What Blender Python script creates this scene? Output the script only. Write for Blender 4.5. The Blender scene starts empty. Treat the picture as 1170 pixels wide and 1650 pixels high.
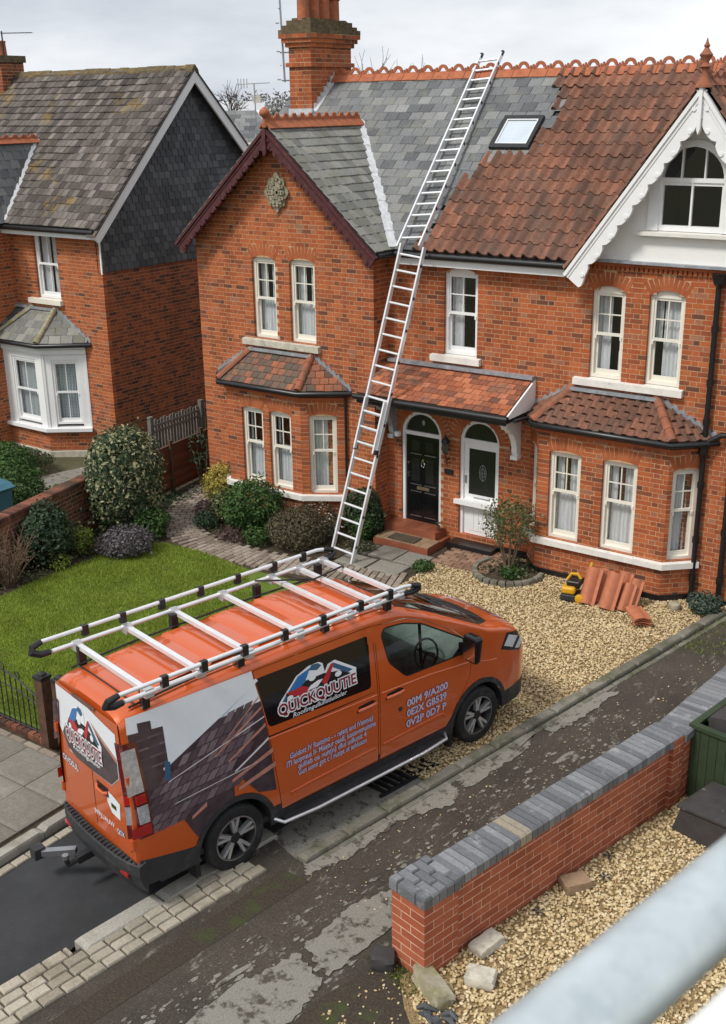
import bpy, bmesh, math, random
import numpy as np
from mathutils import Vector, Matrix
random.seed(11); rng = np.random.default_rng(11)
PI = math.pi
S = bpy.context.scene
COL = S.collection

# ------------------------------------------------------------------ camera, sky, sun, exposure
CAM = Vector((0, 0, 7.5))
FPX, PITCH, ROLL, YAW = 1826.0, math.radians(19.757), math.radians(-.8276), math.radians(35.56)
fw = Vector((-math.sin(YAW)*math.cos(PITCH), math.cos(YAW)*math.cos(PITCH), -math.sin(PITCH)))
r0 = Vector((math.cos(YAW), math.sin(YAW), 0)); u0 = r0.cross(fw)
cr = math.cos(ROLL)*r0 + math.sin(ROLL)*u0; cu = -math.sin(ROLL)*r0 + math.cos(ROLL)*u0
cd = bpy.data.cameras.new('camera'); cam = bpy.data.objects.new('camera', cd); COL.objects.link(cam)
cam.matrix_world = Matrix(((cr.x, cu.x, -fw.x, CAM.x), (cr.y, cu.y, -fw.y, CAM.y), (cr.z, cu.z, -fw.z, CAM.z), (0, 0, 0, 1)))
cd.sensor_fit = 'VERTICAL'; cd.sensor_height = 36; cd.lens = 36*FPX/1650
cd.clip_start = .05; cd.clip_end = 3000
cd.dof.use_dof = True; cd.dof.focus_distance = 15; cd.dof.aperture_fstop = 9
S.camera = cam

SUN_EL, SUN_AZ = math.radians(52), math.radians(200)      # high veiled sun, behind and to the right of the camera
w = bpy.data.worlds.new('World'); S.world = w; w.use_nodes = True
nt = w.node_tree; nt.nodes.clear()
def N(t, **k):
    n = nt.nodes.new(t)
    for a, b in k.items(): setattr(n, a, b)
    return n
wo = N('ShaderNodeOutputWorld'); bg = N('ShaderNodeBackground'); bg.inputs[1].default_value = .10
sky = N('ShaderNodeTexSky', sky_type='NISHITA'); sky.sun_disc = False
sky.sun_elevation = SUN_EL; sky.sun_rotation = SUN_AZ; sky.dust_density = 4; sky.air_density = 1.2
tc = N('ShaderNodeTexCoord'); mp = N('ShaderNodeMapping'); mp.inputs['Scale'].default_value = (1, 1, 3.2)
nz = N('ShaderNodeTexNoise'); nz.inputs['Scale'].default_value = 2.6; nz.inputs['Detail'].default_value = 7; nz.inputs['Roughness'].default_value = .55
rp = N('ShaderNodeValToRGB')
rp.color_ramp.elements[0].position = .36; rp.color_ramp.elements[0].color = (3.1, 3.4, 3.85, 1)
rp.color_ramp.elements[1].position = .66; rp.color_ramp.elements[1].color = (5.6, 5.75, 5.95, 1)
mx = N('ShaderNodeMixRGB'); mx.inputs[0].default_value = .93
L = nt.links.new
L(tc.outputs['Generated'], mp.inputs[0]); L(mp.outputs[0], nz.inputs[0]); L(nz.outputs[0], rp.inputs[0])
L(sky.outputs[0], mx.inputs[1]); L(rp.outputs[0], mx.inputs[2]); L(mx.outputs[0], bg.inputs[0]); L(bg.outputs[0], wo.inputs[0])
sl = bpy.data.lights.new('sun', 'SUN'); sl.energy = 1.5; sl.angle = math.radians(11); sl.color = (1, .965, .91)
so = bpy.data.objects.new('sun', sl); COL.objects.link(so)
sd = Vector((math.sin(SUN_AZ)*math.cos(SUN_EL), math.cos(SUN_AZ)*math.cos(SUN_EL), math.sin(SUN_EL)))
so.rotation_euler = sd.to_track_quat('Z', 'Y').to_euler(); so.location = sd*60
S.view_settings.view_transform = 'Standard'; S.view_settings.look = 'None'
S.view_settings.exposure = 0.9; S.view_settings.gamma = 1; S.view_settings.use_curve_mapping = False

# ------------------------------------------------------------------ materials
def srgb(r, g, b):
    f = lambda c: (c/255/12.92) if c/255 <= .04045 else ((c/255+.055)/1.055)**2.4
    return (f(r), f(g), f(b))
class NT:
    def __init__(s, name):
        s.m = bpy.data.materials.new(name); s.m.use_nodes = True; s.t = s.m.node_tree; s.t.nodes.clear()
        s.o = s.n('ShaderNodeOutputMaterial'); s.pos = s.n('ShaderNodeNewGeometry')
    def n(s, t, **k):
        x = s.t.nodes.new(t)
        for a, b in k.items(): setattr(x, a, b)
        return x
    def l(s, a, b): s.t.links.new(a, b)
    def math(s, op, a, b=None):
        x = s.n('ShaderNodeMath', operation=op)
        for i, v in enumerate((a, b)):
            if v is None: continue
            if hasattr(v, 'links'): s.l(v, x.inputs[i])
            else: x.inputs[i].default_value = v
        return x.outputs[0]
    def noise(s, scale, detail=4, rough=.6, stretch=None, dist=0):
        x = s.n('ShaderNodeTexNoise'); x.inputs['Scale'].default_value = scale; x.inputs['Detail'].default_value = detail
        x.inputs['Roughness'].default_value = rough; x.inputs['Distortion'].default_value = dist
        v = s.pos.outputs['Position']
        if stretch:
            mp = s.n('ShaderNodeMapping'); mp.inputs['Scale'].default_value = stretch[:3]
            if len(stretch) > 3: mp.inputs['Rotation'].default_value = (0, 0, stretch[3])
            s.l(v, mp.inputs[0]); v = mp.outputs[0]
        s.l(v, x.inputs['Vector']); return x.outputs[0]
    def ramp(s, fac, stops, interp='LINEAR'):
        x = s.n('ShaderNodeValToRGB'); cr = x.color_ramp; cr.interpolation = interp
        while len(cr.elements) < len(stops): cr.elements.new(.5)
        for e, (p, c) in zip(cr.elements, stops):
            e.position = p; e.color = (*c, 1) if len(c) == 3 else c
        s.l(fac, x.inputs[0]); return x.outputs[0]
    def rnd(s):
        oi = s.n('ShaderNodeObjectInfo')
        return s.math('FRACT', s.math('ADD', oi.outputs['Random'], s.pos.outputs['Random Per Island']))
    def mix(s, fac, a, b, mode='MIX'):
        x = s.n('ShaderNodeMixRGB', blend_type=mode)
        for i, v in enumerate((fac, a, b)):
            if hasattr(v, 'links'): s.l(v, x.inputs[i])
            else: x.inputs[i].default_value = v if i == 0 else (*v, 1)
        return x.outputs[0]
    def bsdf(s, col, rough=.8, metal=0, spec=.35, bump=None, bstr=.3, bdist=.01, coat=0, sheen=0, trans=0):
        b = s.n('ShaderNodeBsdfPrincipled')
        if hasattr(col, 'links'): s.l(col, b.inputs['Base Color'])
        else: b.inputs['Base Color'].default_value = (*col, 1)
        if hasattr(rough, 'links'): s.l(rough, b.inputs['Roughness'])
        else: b.inputs['Roughness'].default_value = rough
        b.inputs['Metallic'].default_value = metal; b.inputs['Specular IOR Level'].default_value = spec
        b.inputs['Coat Weight'].default_value = coat; b.inputs['Coat Roughness'].default_value = .04
        if bump is not None:
            bp = s.n('ShaderNodeBump'); bp.inputs['Strength'].default_value = bstr; bp.inputs['Distance'].default_value = bdist
            s.l(bump, bp.inputs['Height']); s.l(bp.outputs[0], b.inputs['Normal'])
        s.l(b.outputs[0], s.o.inputs[0]); return b
def gray(v): return (v, v, v)
def m_plain(name, c, rough=.6, metal=0, spec=.4, var=.12, scale=6, bump=0, coat=0, dirt=None, dscale=2.5, dlo=.52, dhi=.75):
    k = NT(name); n = k.noise(scale, 5)
    col = k.mix(1, k.ramp(n, [(.3, gray(1-var)), (.7, gray(1+var*.4))]), c, 'MULTIPLY')
    if dirt:
        d = k.ramp(k.noise(dscale, 8, .7), [(dlo, gray(0)), (dhi, gray(1))]); col = k.mix(d, col, dirt)
    k.bsdf(col, rough, metal, spec, k.noise(scale*9, 4) if bump else None, bump, .006, coat); return k.m
def m_piece(name, stops, rough=.85, fine=40, fvar=.25, bump=.4, moss=None, mlo=.55, mhi=.75, mscale=1.2, spec=.3, stretch=None, macro=.12):
    """one colour per separate piece, with fine grain, broad weathering and lichen patches"""
    k = NT(name); c = k.ramp(k.rnd(), stops)
    n = k.noise(fine, 5, .65, stretch)
    c = k.mix(1, c, k.ramp(n, [(.25, gray(1-fvar)), (.75, gray(1+fvar*.4))]), 'MULTIPLY')
    c = k.mix(1, c, k.ramp(k.noise(.9, 4), [(.3, gray(1-macro)), (.7, gray(1+macro*.5))]), 'MULTIPLY')
    if name.startswith('brick'): c = k.mix(1, c, k.ramp(k.noise(1.6, 6, .65, (1.6, 1.6, .3)), [(.3, gray(.68)), (.5, gray(1)), (.8, gray(1.1))]), 'MULTIPLY')
    if moss:
        d = k.ramp(k.noise(mscale, 9, .72), [(mlo, gray(0)), (mhi, gray(1))]); c = k.mix(d, c, moss)
    k.bsdf(c, rough, 0, spec, n, bump, .006); return k.m
M = {}
M['brick'] = m_piece('brick', [(0, (.13, .057, .038)), (.06, (.23, .075, .038)), (.18, (.34, .09, .034)), (.5, (.42, .106, .035)), (.78, (.49, .14, .047)), (.92, (.38, .105, .044)), (1, (.36, .165, .095))], fine=30, moss=(.25, .15, .09), mlo=.62, mhi=.9)
M['brick_rubbed'] = m_piece('brick_rubbed', [(0, (.36, .095, .035)), (1, (.46, .135, .05))], fine=35, macro=.1)
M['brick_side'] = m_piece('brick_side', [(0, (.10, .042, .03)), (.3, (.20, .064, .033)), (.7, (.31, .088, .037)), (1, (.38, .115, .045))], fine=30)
M['brick_new'] = m_piece('brick_new', [(0, (.33, .085, .04)), (.5, (.39, .108, .05)), (1, (.45, .135, .065))], fine=45, macro=.1)
M['brick_old'] = m_piece('brick_old', [(0, (.07, .035, .025)), (.4, (.17, .065, .04)), (1, (.27, .10, .06))], fine=30, moss=(.07, .06, .04), mlo=.5, mhi=.7)
M['mortar'] = m_plain('mortar', (.55, .345, .195), .95, var=.35, scale=14, bump=.3)
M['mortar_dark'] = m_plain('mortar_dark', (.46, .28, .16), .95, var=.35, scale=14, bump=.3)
M['mortar_pink'] = m_plain('mortar_pink', (.7, .47, .34), .95, var=.3, scale=14, bump=.3)
M['slate'] = m_piece('slate', [(0, (.085, .09, .094)), (.3, (.145, .152, .156)), (.7, (.185, .19, .19)), (1, (.25, .252, .245))], rough=.62, fine=24, fvar=.3, moss=(.20, .19, .145), mlo=.5, mhi=.8, mscale=2.2, spec=.4, macro=.2)
M['slate_wing'] = m_piece('slate_wing', [(0, (.16, .16, .148)), (.5, (.225, .222, .2)), (1, (.30, .29, .255))], rough=.65, fine=24, fvar=.3, moss=(.16, .155, .09), mlo=.5, mhi=.75, mscale=2.5, macro=.18)
M['slate_dark'] = m_piece('slate_dark', [(0, (.055, .058, .064)), (.5, (.085, .089, .096)), (1, (.13, .135, .142))], rough=.6, fine=30, fvar=.25, spec=.35, macro=.15)
M['tile_old'] = m_piece('tile_old', [(0, (.065, .053, .046)), (.4, (.11, .092, .081)), (.8, (.16, .138, .122)), (1, (.23, .2, .175))], fine=22, fvar=.4, moss=(.24, .16, .03), mlo=.58, mhi=.7, mscale=1.0, stretch=(1, 1, 1), macro=.25)
M['tile_clay'] = m_piece('tile_clay', [(0, (.14, .074, .052)), (.3, (.195, .092, .06)), (.7, (.25, .11, .068)), (1, (.32, .14, .085))], fine=20, fvar=.4, moss=(.115, .075, .058), mlo=.46, mhi=.7, mscale=1.0, macro=.28)
M['tile_red'] = m_piece('tile_red', [(0, (.14, .065, .045)), (.2, (.24, .085, .045)), (.6, (.38, .12, .055)), (1, (.46, .17, .085))], fine=24, fvar=.3, moss=(.13, .10, .08), mlo=.52, mhi=.72, mscale=2.4)
M['tile_bay'] = m_piece('tile_bay', [(0, (.10, .07, .055)), (.4, (.17, .10, .07)), (.7, (.30, .115, .065)), (1, (.38, .135, .065))], fine=24, fvar=.35, moss=(.10, .095, .075), mlo=.45, mhi=.68, mscale=2.2)
M['tile_new'] = m_plain('tile_new', (.44, .15, .075), .7, var=.18, scale=10, bump=.15)
M['terra'] = m_plain('terra', (.40, .125, .055), .8, var=.3, scale=9, bump=.3, dirt=(.13, .09, .06), dlo=.55, dhi=.8)
M['terra_dull'] = m_plain('terra_dull', (.30, .105, .055), .85, var=.3, scale=9, bump=.3, dirt=(.13, .10, .075), dlo=.5, dhi=.75)
M['lead'] = m_plain('lead', (.34, .36, .385), .5, .3, .5, .3, 10, .3, dirt=(.55, .56, .57), dscale=6)
M['lead_pale'] = m_plain('lead_pale', (.58, .59, .6), .55, .2, .5, .25, 10, .3, dirt=(.35, .35, .34), dscale=9)
M['white'] = m_plain('white', (.80, .80, .79), .45, spec=.45, var=.06, scale=3, dirt=(.6, .58, .53), dscale=4, dlo=.6, dhi=.85)
M['cream'] = m_plain('cream', (.76, .72, .62), .5, spec=.45, var=.07, scale=3, dirt=(.55, .5, .4), dscale=5, dlo=.6, dhi=.85)
M['stone'] = m_plain('stone', (.55, .51, .42), .9, var=.2, scale=8, bump=.3, dirt=(.25, .23, .16), dscale=7, dlo=.5, dhi=.72)
M['stone_white'] = m_plain('stone_white', (.74, .71, .65), .8, var=.12, scale=8, bump=.2, dirt=(.36, .33, .28), dscale=14, dlo=.6, dhi=.72)
M['plaque'] = m_plain('plaque', (.36, .32, .22), .9, var=.4, scale=20, bump=.5, dirt=(.16, .15, .1), dscale=12, dlo=.45, dhi=.65)
M['render'] = m_plain('render', (.80, .79, .75), .9, var=.06, scale=2, bump=.5, dirt=(.66, .64, .58), dscale=2, dlo=.5, dhi=.9)
M['maroon'] = m_plain('maroon', (.085, .024, .026), .45, var=.3, scale=12, dirt=(.14, .06, .06), dscale=10)
M['black'] = m_plain('black', (.012, .012, .013), .35, spec=.5, var=.2, dirt=(.05, .048, .045), dscale=5, dlo=.6, dhi=.85)
M['black_gloss'] = m_plain('black_gloss', (.008, .008, .009), .12, spec=.5, var=.1)
M['rubber'] = m_plain('rubber', (.016, .016, .016), .75, var=.3, dirt=(.06, .055, .048), dscale=6)
M['plastic'] = m_plain('plastic', (.03, .031, .033), .55, var=.2, scale=9, dirt=(.07, .067, .06), dscale=5)
M['chrome'] = m_plain('chrome', (.75, .75, .76), .18, 1, var=.05)
M['alu'] = m_plain('alu', (.70, .71, .72), .34, .75, .5, .12, 12)
M['alu_white'] = m_plain('alu_white', (.78, .785, .79), .3, .35, .5, .08, 8, dirt=(.5, .48, .46), dscale=9, dlo=.6, dhi=.85)
M['galv'] = m_plain('galv', (.60, .66, .67), .45, .5, .5, .14, 30, dirt=(.42, .47, .5), dscale=26, dlo=.5, dhi=.75)
M['rail_white'] = m_plain('rail_white', (.80, .79, .75), .5, 0, .5, .06, 30)
M['reflector'] = m_plain('reflector', (.82, .83, .85), .25, .2, .6, .1)
M['dash'] = m_plain('dash', (.36, .39, .37), .7, var=.2, scale=8)  # lightened green-grey stands in for the lit dash reflected in the windscreen
M['steel'] = m_plain('steel', (.42, .42, .43), .35, .9, .5, .15, 10)
M['brass'] = m_plain('brass', (.45, .36, .22), .35, .8)
M['dark_in'] = m_plain('dark_in', (.035, .032, .03), .9)
M['room'] = m_plain('room', (.10, .09, .08), .9)
M['deck'] = m_plain('deck', (.05, .045, .04), .95)
M['wood_brown'] = m_piece('wood_brown', [(0, (.13, .04, .018)), (1, (.22, .072, .03))], fine=14, fvar=.35, stretch=(1, 1, 9))
M['wood_post'] = m_plain('wood_post', (.10, .05, .03), .8, var=.4, scale=10, bump=.3)
M['wood_grey'] = m_piece('wood_grey', [(0, (.16, .15, .13)), (1, (.27, .255, .225))], fine=14, fvar=.35)
M['iron'] = m_plain('iron', (.014, .014, .015), .5, spec=.5)
M['sand_tread'] = m_piece('sand_tread', [(0, (.26, .17, .10)), (1, (.36, .24, .15))], fine=30)
M['quarry'] = m_piece('quarry', [(0, (.27, .085, .045)), (1, (.36, .12, .06))], fine=25, fvar=.2, rough=.6)
M['mat_coir'] = m_plain('mat_coir', (.11, .085, .055), .98, var=.5, scale=60, bump=.8)
M['paver'] = m_piece('paver', [(0, (.20, .155, .12)), (.5, (.29, .235, .185)), (1, (.36, .31, .25))], fine=35, fvar=.3, moss=(.10, .10, .065), mlo=.55, mhi=.75)
M['paver_red'] = m_piece('paver_red', [(0, (.20, .115, .075)), (.5, (.30, .17, .11)), (1, (.37, .24, .165))], fine=35, fvar=.3, moss=(.11, .09, .06), mlo=.5, mhi=.75)
M['slab'] = m_piece('slab', [(0, (.20, .18, .15)), (.5, (.255, .235, .20)), (1, (.31, .29, .245))], fine=28, fvar=.35, moss=(.12, .11, .085), mlo=.5, mhi=.8, mscale=.9)
M['granite'] = m_piece('granite', [(0, (.30, .28, .24)), (1, (.42, .395, .34))], fine=70, fvar=.4, bump=.6, moss=(.17, .155, .115), mlo=.5, mhi=.72, mscale=2)
M['cobble'] = m_piece('cobble', [(0, (.27, .235, .18)), (.5, (.36, .32, .25)), (1, (.44, .39, .31))], fine=45, fvar=.3, moss=(.16, .135, .09), mlo=.5, mhi=.75, mscale=2)
M['kerb_dark'] = m_piece('kerb_dark', [(0, (.17, .155, .125)), (1, (.27, .25, .205))], fine=50, fvar=.4, bump=.6, moss=(.085, .085, .05), mlo=.45, mhi=.65, mscale=3)
M['blue_brick'] = m_piece('blue_brick', [(0, (.115, .12, .128)), (.5, (.17, .175, .185)), (.93, (.24, .245, .25)), (1, (.34, .29, .21))], rough=.55, fine=40, fvar=.3, spec=.45, moss=(.34, .34, .33), mlo=.58, mhi=.72, mscale=4)
M['bark'] = m_plain('bark', (.13, .10, .075), .95, var=.4, scale=20, bump=.5)
M['twig'] = m_plain('twig', (.20, .13, .085), .95, var=.4, scale=20)
def m_leaf(name, stops, rough=.55, sub=.25):
    k = NT(name); c = k.ramp(k.rnd(), stops)
    c = k.mix(1, c, k.ramp(k.noise(2.2, 4), [(.3, gray(.72)), (.7, gray(1.12))]), 'MULTIPLY')
    b = k.bsdf(c, rough, 0, .35)
    tr = k.n('ShaderNodeBsdfTranslucent'); k.l(c, tr.inputs[0]); ms = k.n('ShaderNodeMixShader'); ms.inputs[0].default_value = sub
    k.l(b.outputs[0], ms.inputs[1]); k.l(tr.outputs[0], ms.inputs[2]); k.l(ms.outputs[0], k.o.inputs[0]); return k.m
M['leaf_dark'] = m_leaf('leaf_dark', [(0, (.018, .035, .016)), (.6, (.035, .07, .028)), (1, (.06, .105, .045))])
M['leaf_box'] = m_leaf('leaf_box', [(0, (.022, .055, .012)), (.6, (.05, .115, .022)), (1, (.09, .17, .04))])
M['leaf_holly'] = m_leaf('leaf_holly', [(0, (.02, .04, .018)), (.5, (.04, .075, .03)), (.62, (.07, .11, .045)), (.68, (.30, .31, .15)), (1, (.46, .44, .25))])
M['leaf_yellow'] = m_leaf('leaf_yellow', [(0, (.22, .19, .03)), (.6, (.42, .34, .055)), (1, (.55, .46, .12))])
M['leaf_lime'] = m_leaf('leaf_lime', [(0, (.07, .11, .015)), (.6, (.15, .20, .025)), (1, (.24, .27, .05))])
M['leaf_olive'] = m_leaf('leaf_olive', [(0, (.06, .05, .028)), (.5, (.10, .085, .045)), (1, (.17, .14, .08))])
M['leaf_lav'] = m_leaf('leaf_lav', [(0, (.06, .06, .05)), (.5, (.12, .11, .11)), (1, (.21, .18, .21))])
M['leaf_purple'] = m_leaf('leaf_purple', [(0, (.045, .028, .028)), (.6, (.12, .07, .065)), (1, (.20, .12, .11))])
M['leaf_tree'] = m_leaf('leaf_tree', [(0, (.05, .07, .025)), (.6, (.11, .14, .045)), (.85, (.17, .19, .075)), (1, (.30, .28, .17))])
M['leaf_blue'] = m_leaf('leaf_blue', [(0, (.04, .07, .05)), (.6, (.075, .115, .08)), (1, (.12, .165, .12))])
M['leaf_ground'] = m_leaf('leaf_ground', [(0, (.03, .055, .02)), (.4, (.06, .09, .035)), (.7, (.12, .12, .06)), (1, (.19, .155, .09))])
M['flower'] = m_leaf('flower', [(0, (.55, .50, .47)), (1, (.8, .76, .72))])
M['wood_far'] = m_leaf('wood_far', [(0, (.13, .12, .105)), (.6, (.18, .17, .15)), (1, (.24, .23, .205))])  # browns lightened to put distance haze into the leaf colour
M['grass'] = m_leaf('grass', [(0, (.17, .25, .024)), (.5, (.28, .38, .042)), (.85, (.38, .46, .07)), (1, (.50, .48, .14))], .6, .42)
k = NT('lawn'); c = k.ramp(k.noise(3, 6), [(.3, (.07, .125, .018)), (.7, (.14, .19, .035))]); k.bsdf(c, .95, 0, .15, k.noise(90, 4), .6, .02); M['lawn'] = k.m
k = NT('soil'); c = k.ramp(k.noise(7, 8, .7), [(.3, (.035, .026, .018)), (.7, (.10, .075, .05))]); k.bsdf(c, .98, 0, .15, k.noise(40, 5), .8, .03); M['soil'] = k.m
k = NT('ground'); c = k.ramp(k.noise(.5, 8, .7), [(.3, (.06, .06, .03)), (.7, (.13, .12, .07))]); k.bsdf(c, .98, 0, .15, k.noise(20, 5), .6, .03); M['ground'] = k.m
# fresh dark asphalt
k = NT('asphalt'); c = k.ramp(k.noise(160, 3, .7), [(.3, (.021, .0215, .023)), (.62, (.038, .039, .041)), (.75, (.08, .08, .08))])
c = k.mix(1, c, k.ramp(k.noise(1.4, 6), [(.3, gray(.72)), (.7, gray(1.35))]), 'MULTIPLY'); k.bsdf(c, k.ramp(k.noise(2, 5), [(.3, gray(.62)), (.7, gray(.85))]), 0, .35, k.noise(140, 3), .5, .006); M['asphalt'] = k.m
# worn old footway: dark bitumen with aggregate showing and pale rubbed streaks along its length
k = NT('footway'); d = k.noise(70, 5, .75)
c = k.ramp(d, [(.3, (.034, .027, .021)), (.56, (.066, .054, .042)), (.66, (.13, .11, .085)), (.78, (.30, .265, .215))])
st = k.ramp(k.noise(3.2, 10, .78, (2.2, .75, 1, .22)), [(.57, gray(0)), (.63, gray(1))])
c = k.mix(st, c, k.ramp(d, [(.3, (.15, .135, .11)), (.7, (.27, .25, .21))]))
c = k.mix(1, c, k.ramp(k.noise(1.1, 5), [(.3, gray(.75)), (.7, gray(1.25))]), 'MULTIPLY')
k.bsdf(c, .8, 0, .3, d, .7, .012); M['footway'] = k.m
k = NT('concrete'); d = k.noise(60, 6, .75); c = k.ramp(d, [(.25, (.13, .12, .10)), (.5, (.22, .205, .175)), (.8, (.33, .31, .27))])
c = k.mix(k.ramp(k.noise(6, 8, .75), [(.52, gray(0)), (.6, gray(1))]), c, (.075, .062, .048)); k.bsdf(c, .9, 0, .25, d, .5, .008); M['concrete'] = k.m
k = NT('dirt'); d = k.noise(45, 8, .75); c = k.ramp(d, [(.3, (.028, .022, .016)), (.6, (.075, .06, .045)), (.8, (.2, .175, .14))])
c = k.mix(k.ramp(k.noise(2.6, 6), [(.55, gray(0)), (.7, gray(1))]), c, (.06, .075, .025)); k.bsdf(c, .97, 0, .2, d, .8, .02); M['dirt'] = k.m
k = NT('gravel_bed'); c = k.ramp(k.noise(60, 4), [(.3, (.18, .115, .05)), (.7, (.44, .32, .165))]); k.bsdf(c, .95, 0, .2, k.noise(60, 4), 1, .03); M['gravel_bed'] = k.m
M['pebble'] = m_piece('pebble', [(0, (.34, .23, .115)), (.2, (.48, .36, .19)), (.6, (.62, .475, .255)), (.92, (.74, .62, .41)), (1, (.42, .22, .11))], fine=60, fvar=.2, rough=.75, bump=.2)
# glass: clear sheet with a mirror-like sky reflection at glancing angles
def m_glass(name, tint, refl=.10):
    k = NT(name); t = k.n('ShaderNodeBsdfTransparent'); t.inputs[0].default_value = (*tint, 1)
    g = k.n('ShaderNodeBsdfGlossy'); g.inputs['Roughness'].default_value = .03; g.inputs[0].default_value = (.9, .93, .95, 1)
    f = k.n('ShaderNodeFresnel'); f.inputs[0].default_value = 1.5
    fac = k.math('MINIMUM', k.math('ADD', f.outputs[0], refl-.04), 1.0)
    fac = k.math('MULTIPLY', fac, k.math('SUBTRACT', 1.0, k.pos.outputs['Backfacing']))      # reflect on the outer face of a sheet only
    ms = k.n('ShaderNodeMixShader'); k.l(fac, ms.inputs[0]); k.l(t.outputs[0], ms.inputs[1]); k.l(g.outputs[0], ms.inputs[2]); k.l(ms.outputs[0], k.o.inputs[0]); return k.m
M['glass'] = m_glass('glass', (.95, .96, .96), .11)
M['glass_car'] = m_glass('glass_car', (.33, .38, .36), .08)
M['glass_screen'] = m_glass('glass_screen', (.88, .97, .92), .05)
M['glass_dark'] = m_plain('glass_dark', (.022, .024, .022), .12, spec=.5, var=.3)
M['glass_tint'] = m_plain('glass_tint', (.006, .006, .007), .05, spec=.5, var=.05)
M['lens_clear'] = m_glass('lens_clear', (.97, .97, .98), .08)
k = NT('curtain'); k.bsdf(k.ramp(k.noise(30, 4, .6, (1, 1, .15)), [(.3, (.60, .61, .62)), (.7, (.78, .79, .80))]), .9, 0, .1); M['curtain'] = k.m
k = NT('blind'); wv = k.n('ShaderNodeTexWave', wave_type='BANDS', bands_direction='Z'); wv.inputs['Scale'].default_value = 9; k.l(k.pos.outputs['Position'], wv.inputs[0])
k.bsdf(k.ramp(wv.outputs[0], [(.2, (.38, .41, .43)), (.8, (.60, .64, .66))]), .8, 0, .2); M['blind'] = k.m
# van paint
k = NT('van_paint'); fl = k.noise(900, 2); c = k.mix(1, (.62, .106, .016), k.ramp(fl, [(.3, gray(.88)), (.7, gray(1.08))]), 'MULTIPLY')
c = k.mix(k.ramp(k.noise(3, 8, .7), [(.5, gray(0)), (.85, gray(.25))]), c, (.34, .12, .05))
k.bsdf(c, .28, .2, .5, coat=1); M['paint'] = k.m
M['print_white'] = m_plain('print_white', (.76, .79, .82), .3, spec=.5, var=.05, coat=.6)
M['print_sky'] = m_plain('print_sky', (.50, .56, .62), .3, spec=.5, var=.12, scale=3, coat=.6)
M['print_dark'] = m_plain('print_dark', (.058, .038, .048), .32, spec=.5, var=.5, scale=9, coat=.5)
M['print_tile'] = m_piece('print_tile', [(0, (.10, .068, .08)), (.5, (.155, .112, .125)), (1, (.24, .18, .19))], rough=.35, fine=25, fvar=.3, bump=0)
M['print_pink'] = m_plain('print_pink', (.50, .22, .16), .32, spec=.5, var=.3, scale=9, coat=.5)
M['print_pale'] = m_plain('print_pale', (.70, .66, .66), .32, spec=.5, var=.2, coat=.5)
M['blue'] = m_plain('blue', (.02, .16, .42), .35, coat=.4)
M['blue2'] = m_plain('blue2', (.03, .11, .20), .35, coat=.4)
M['red'] = m_plain('red', (.46, .018, .025), .35, coat=.4)
M['red_dark'] = m_plain('red_dark', (.22, .012, .022), .35, coat=.4)
M['decal_white'] = m_plain('decal_white', (.8, .8, .82), .35, coat=.3, var=.04)
M['decal_lilac'] = m_plain('decal_lilac', (.56, .48, .60), .4, var=.2, scale=40)
M['decal_purple'] = m_plain('decal_purple', (.10, .065, .20), .4, var=.2, scale=20)
M['lamp_red'] = m_plain('lamp_red', (.38, .008, .008), .12, spec=.6, coat=1)
M['lamp_dark'] = m_plain('lamp_dark', (.10, .006, .008), .12, spec=.6, coat=1)
M['lamp_clear'] = m_plain('lamp_clear', (.52, .53, .56), .12, .4, .6, .35, 22)
M['bin_blue'] = m_plain('bin_blue', (.045, .14, .19), .5, var=.15)
M['bin_green'] = m_plain('bin_green', (.035, .055, .028), .5, var=.2)
M['bin_grey'] = m_plain('bin_grey', (.05, .046, .044), .75, var=.3, dirt=(.30, .29, .27), dscale=11, dlo=.63, dhi=.7)
M['yellow'] = m_plain('yellow', (.62, .33, .012), .4, var=.1)
M['moss'] = m_plain('moss', (.13, .10, .055), .98, var=.5, scale=14, bump=.9, dirt=(.30, .19, .045), dscale=5)
M['moss_stone'] = m_plain('moss_stone', (.36, .32, .23), .95, var=.3, scale=12, bump=.6, dirt=(.20, .19, .05), dscale=4, dlo=.45, dhi=.65)

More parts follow.
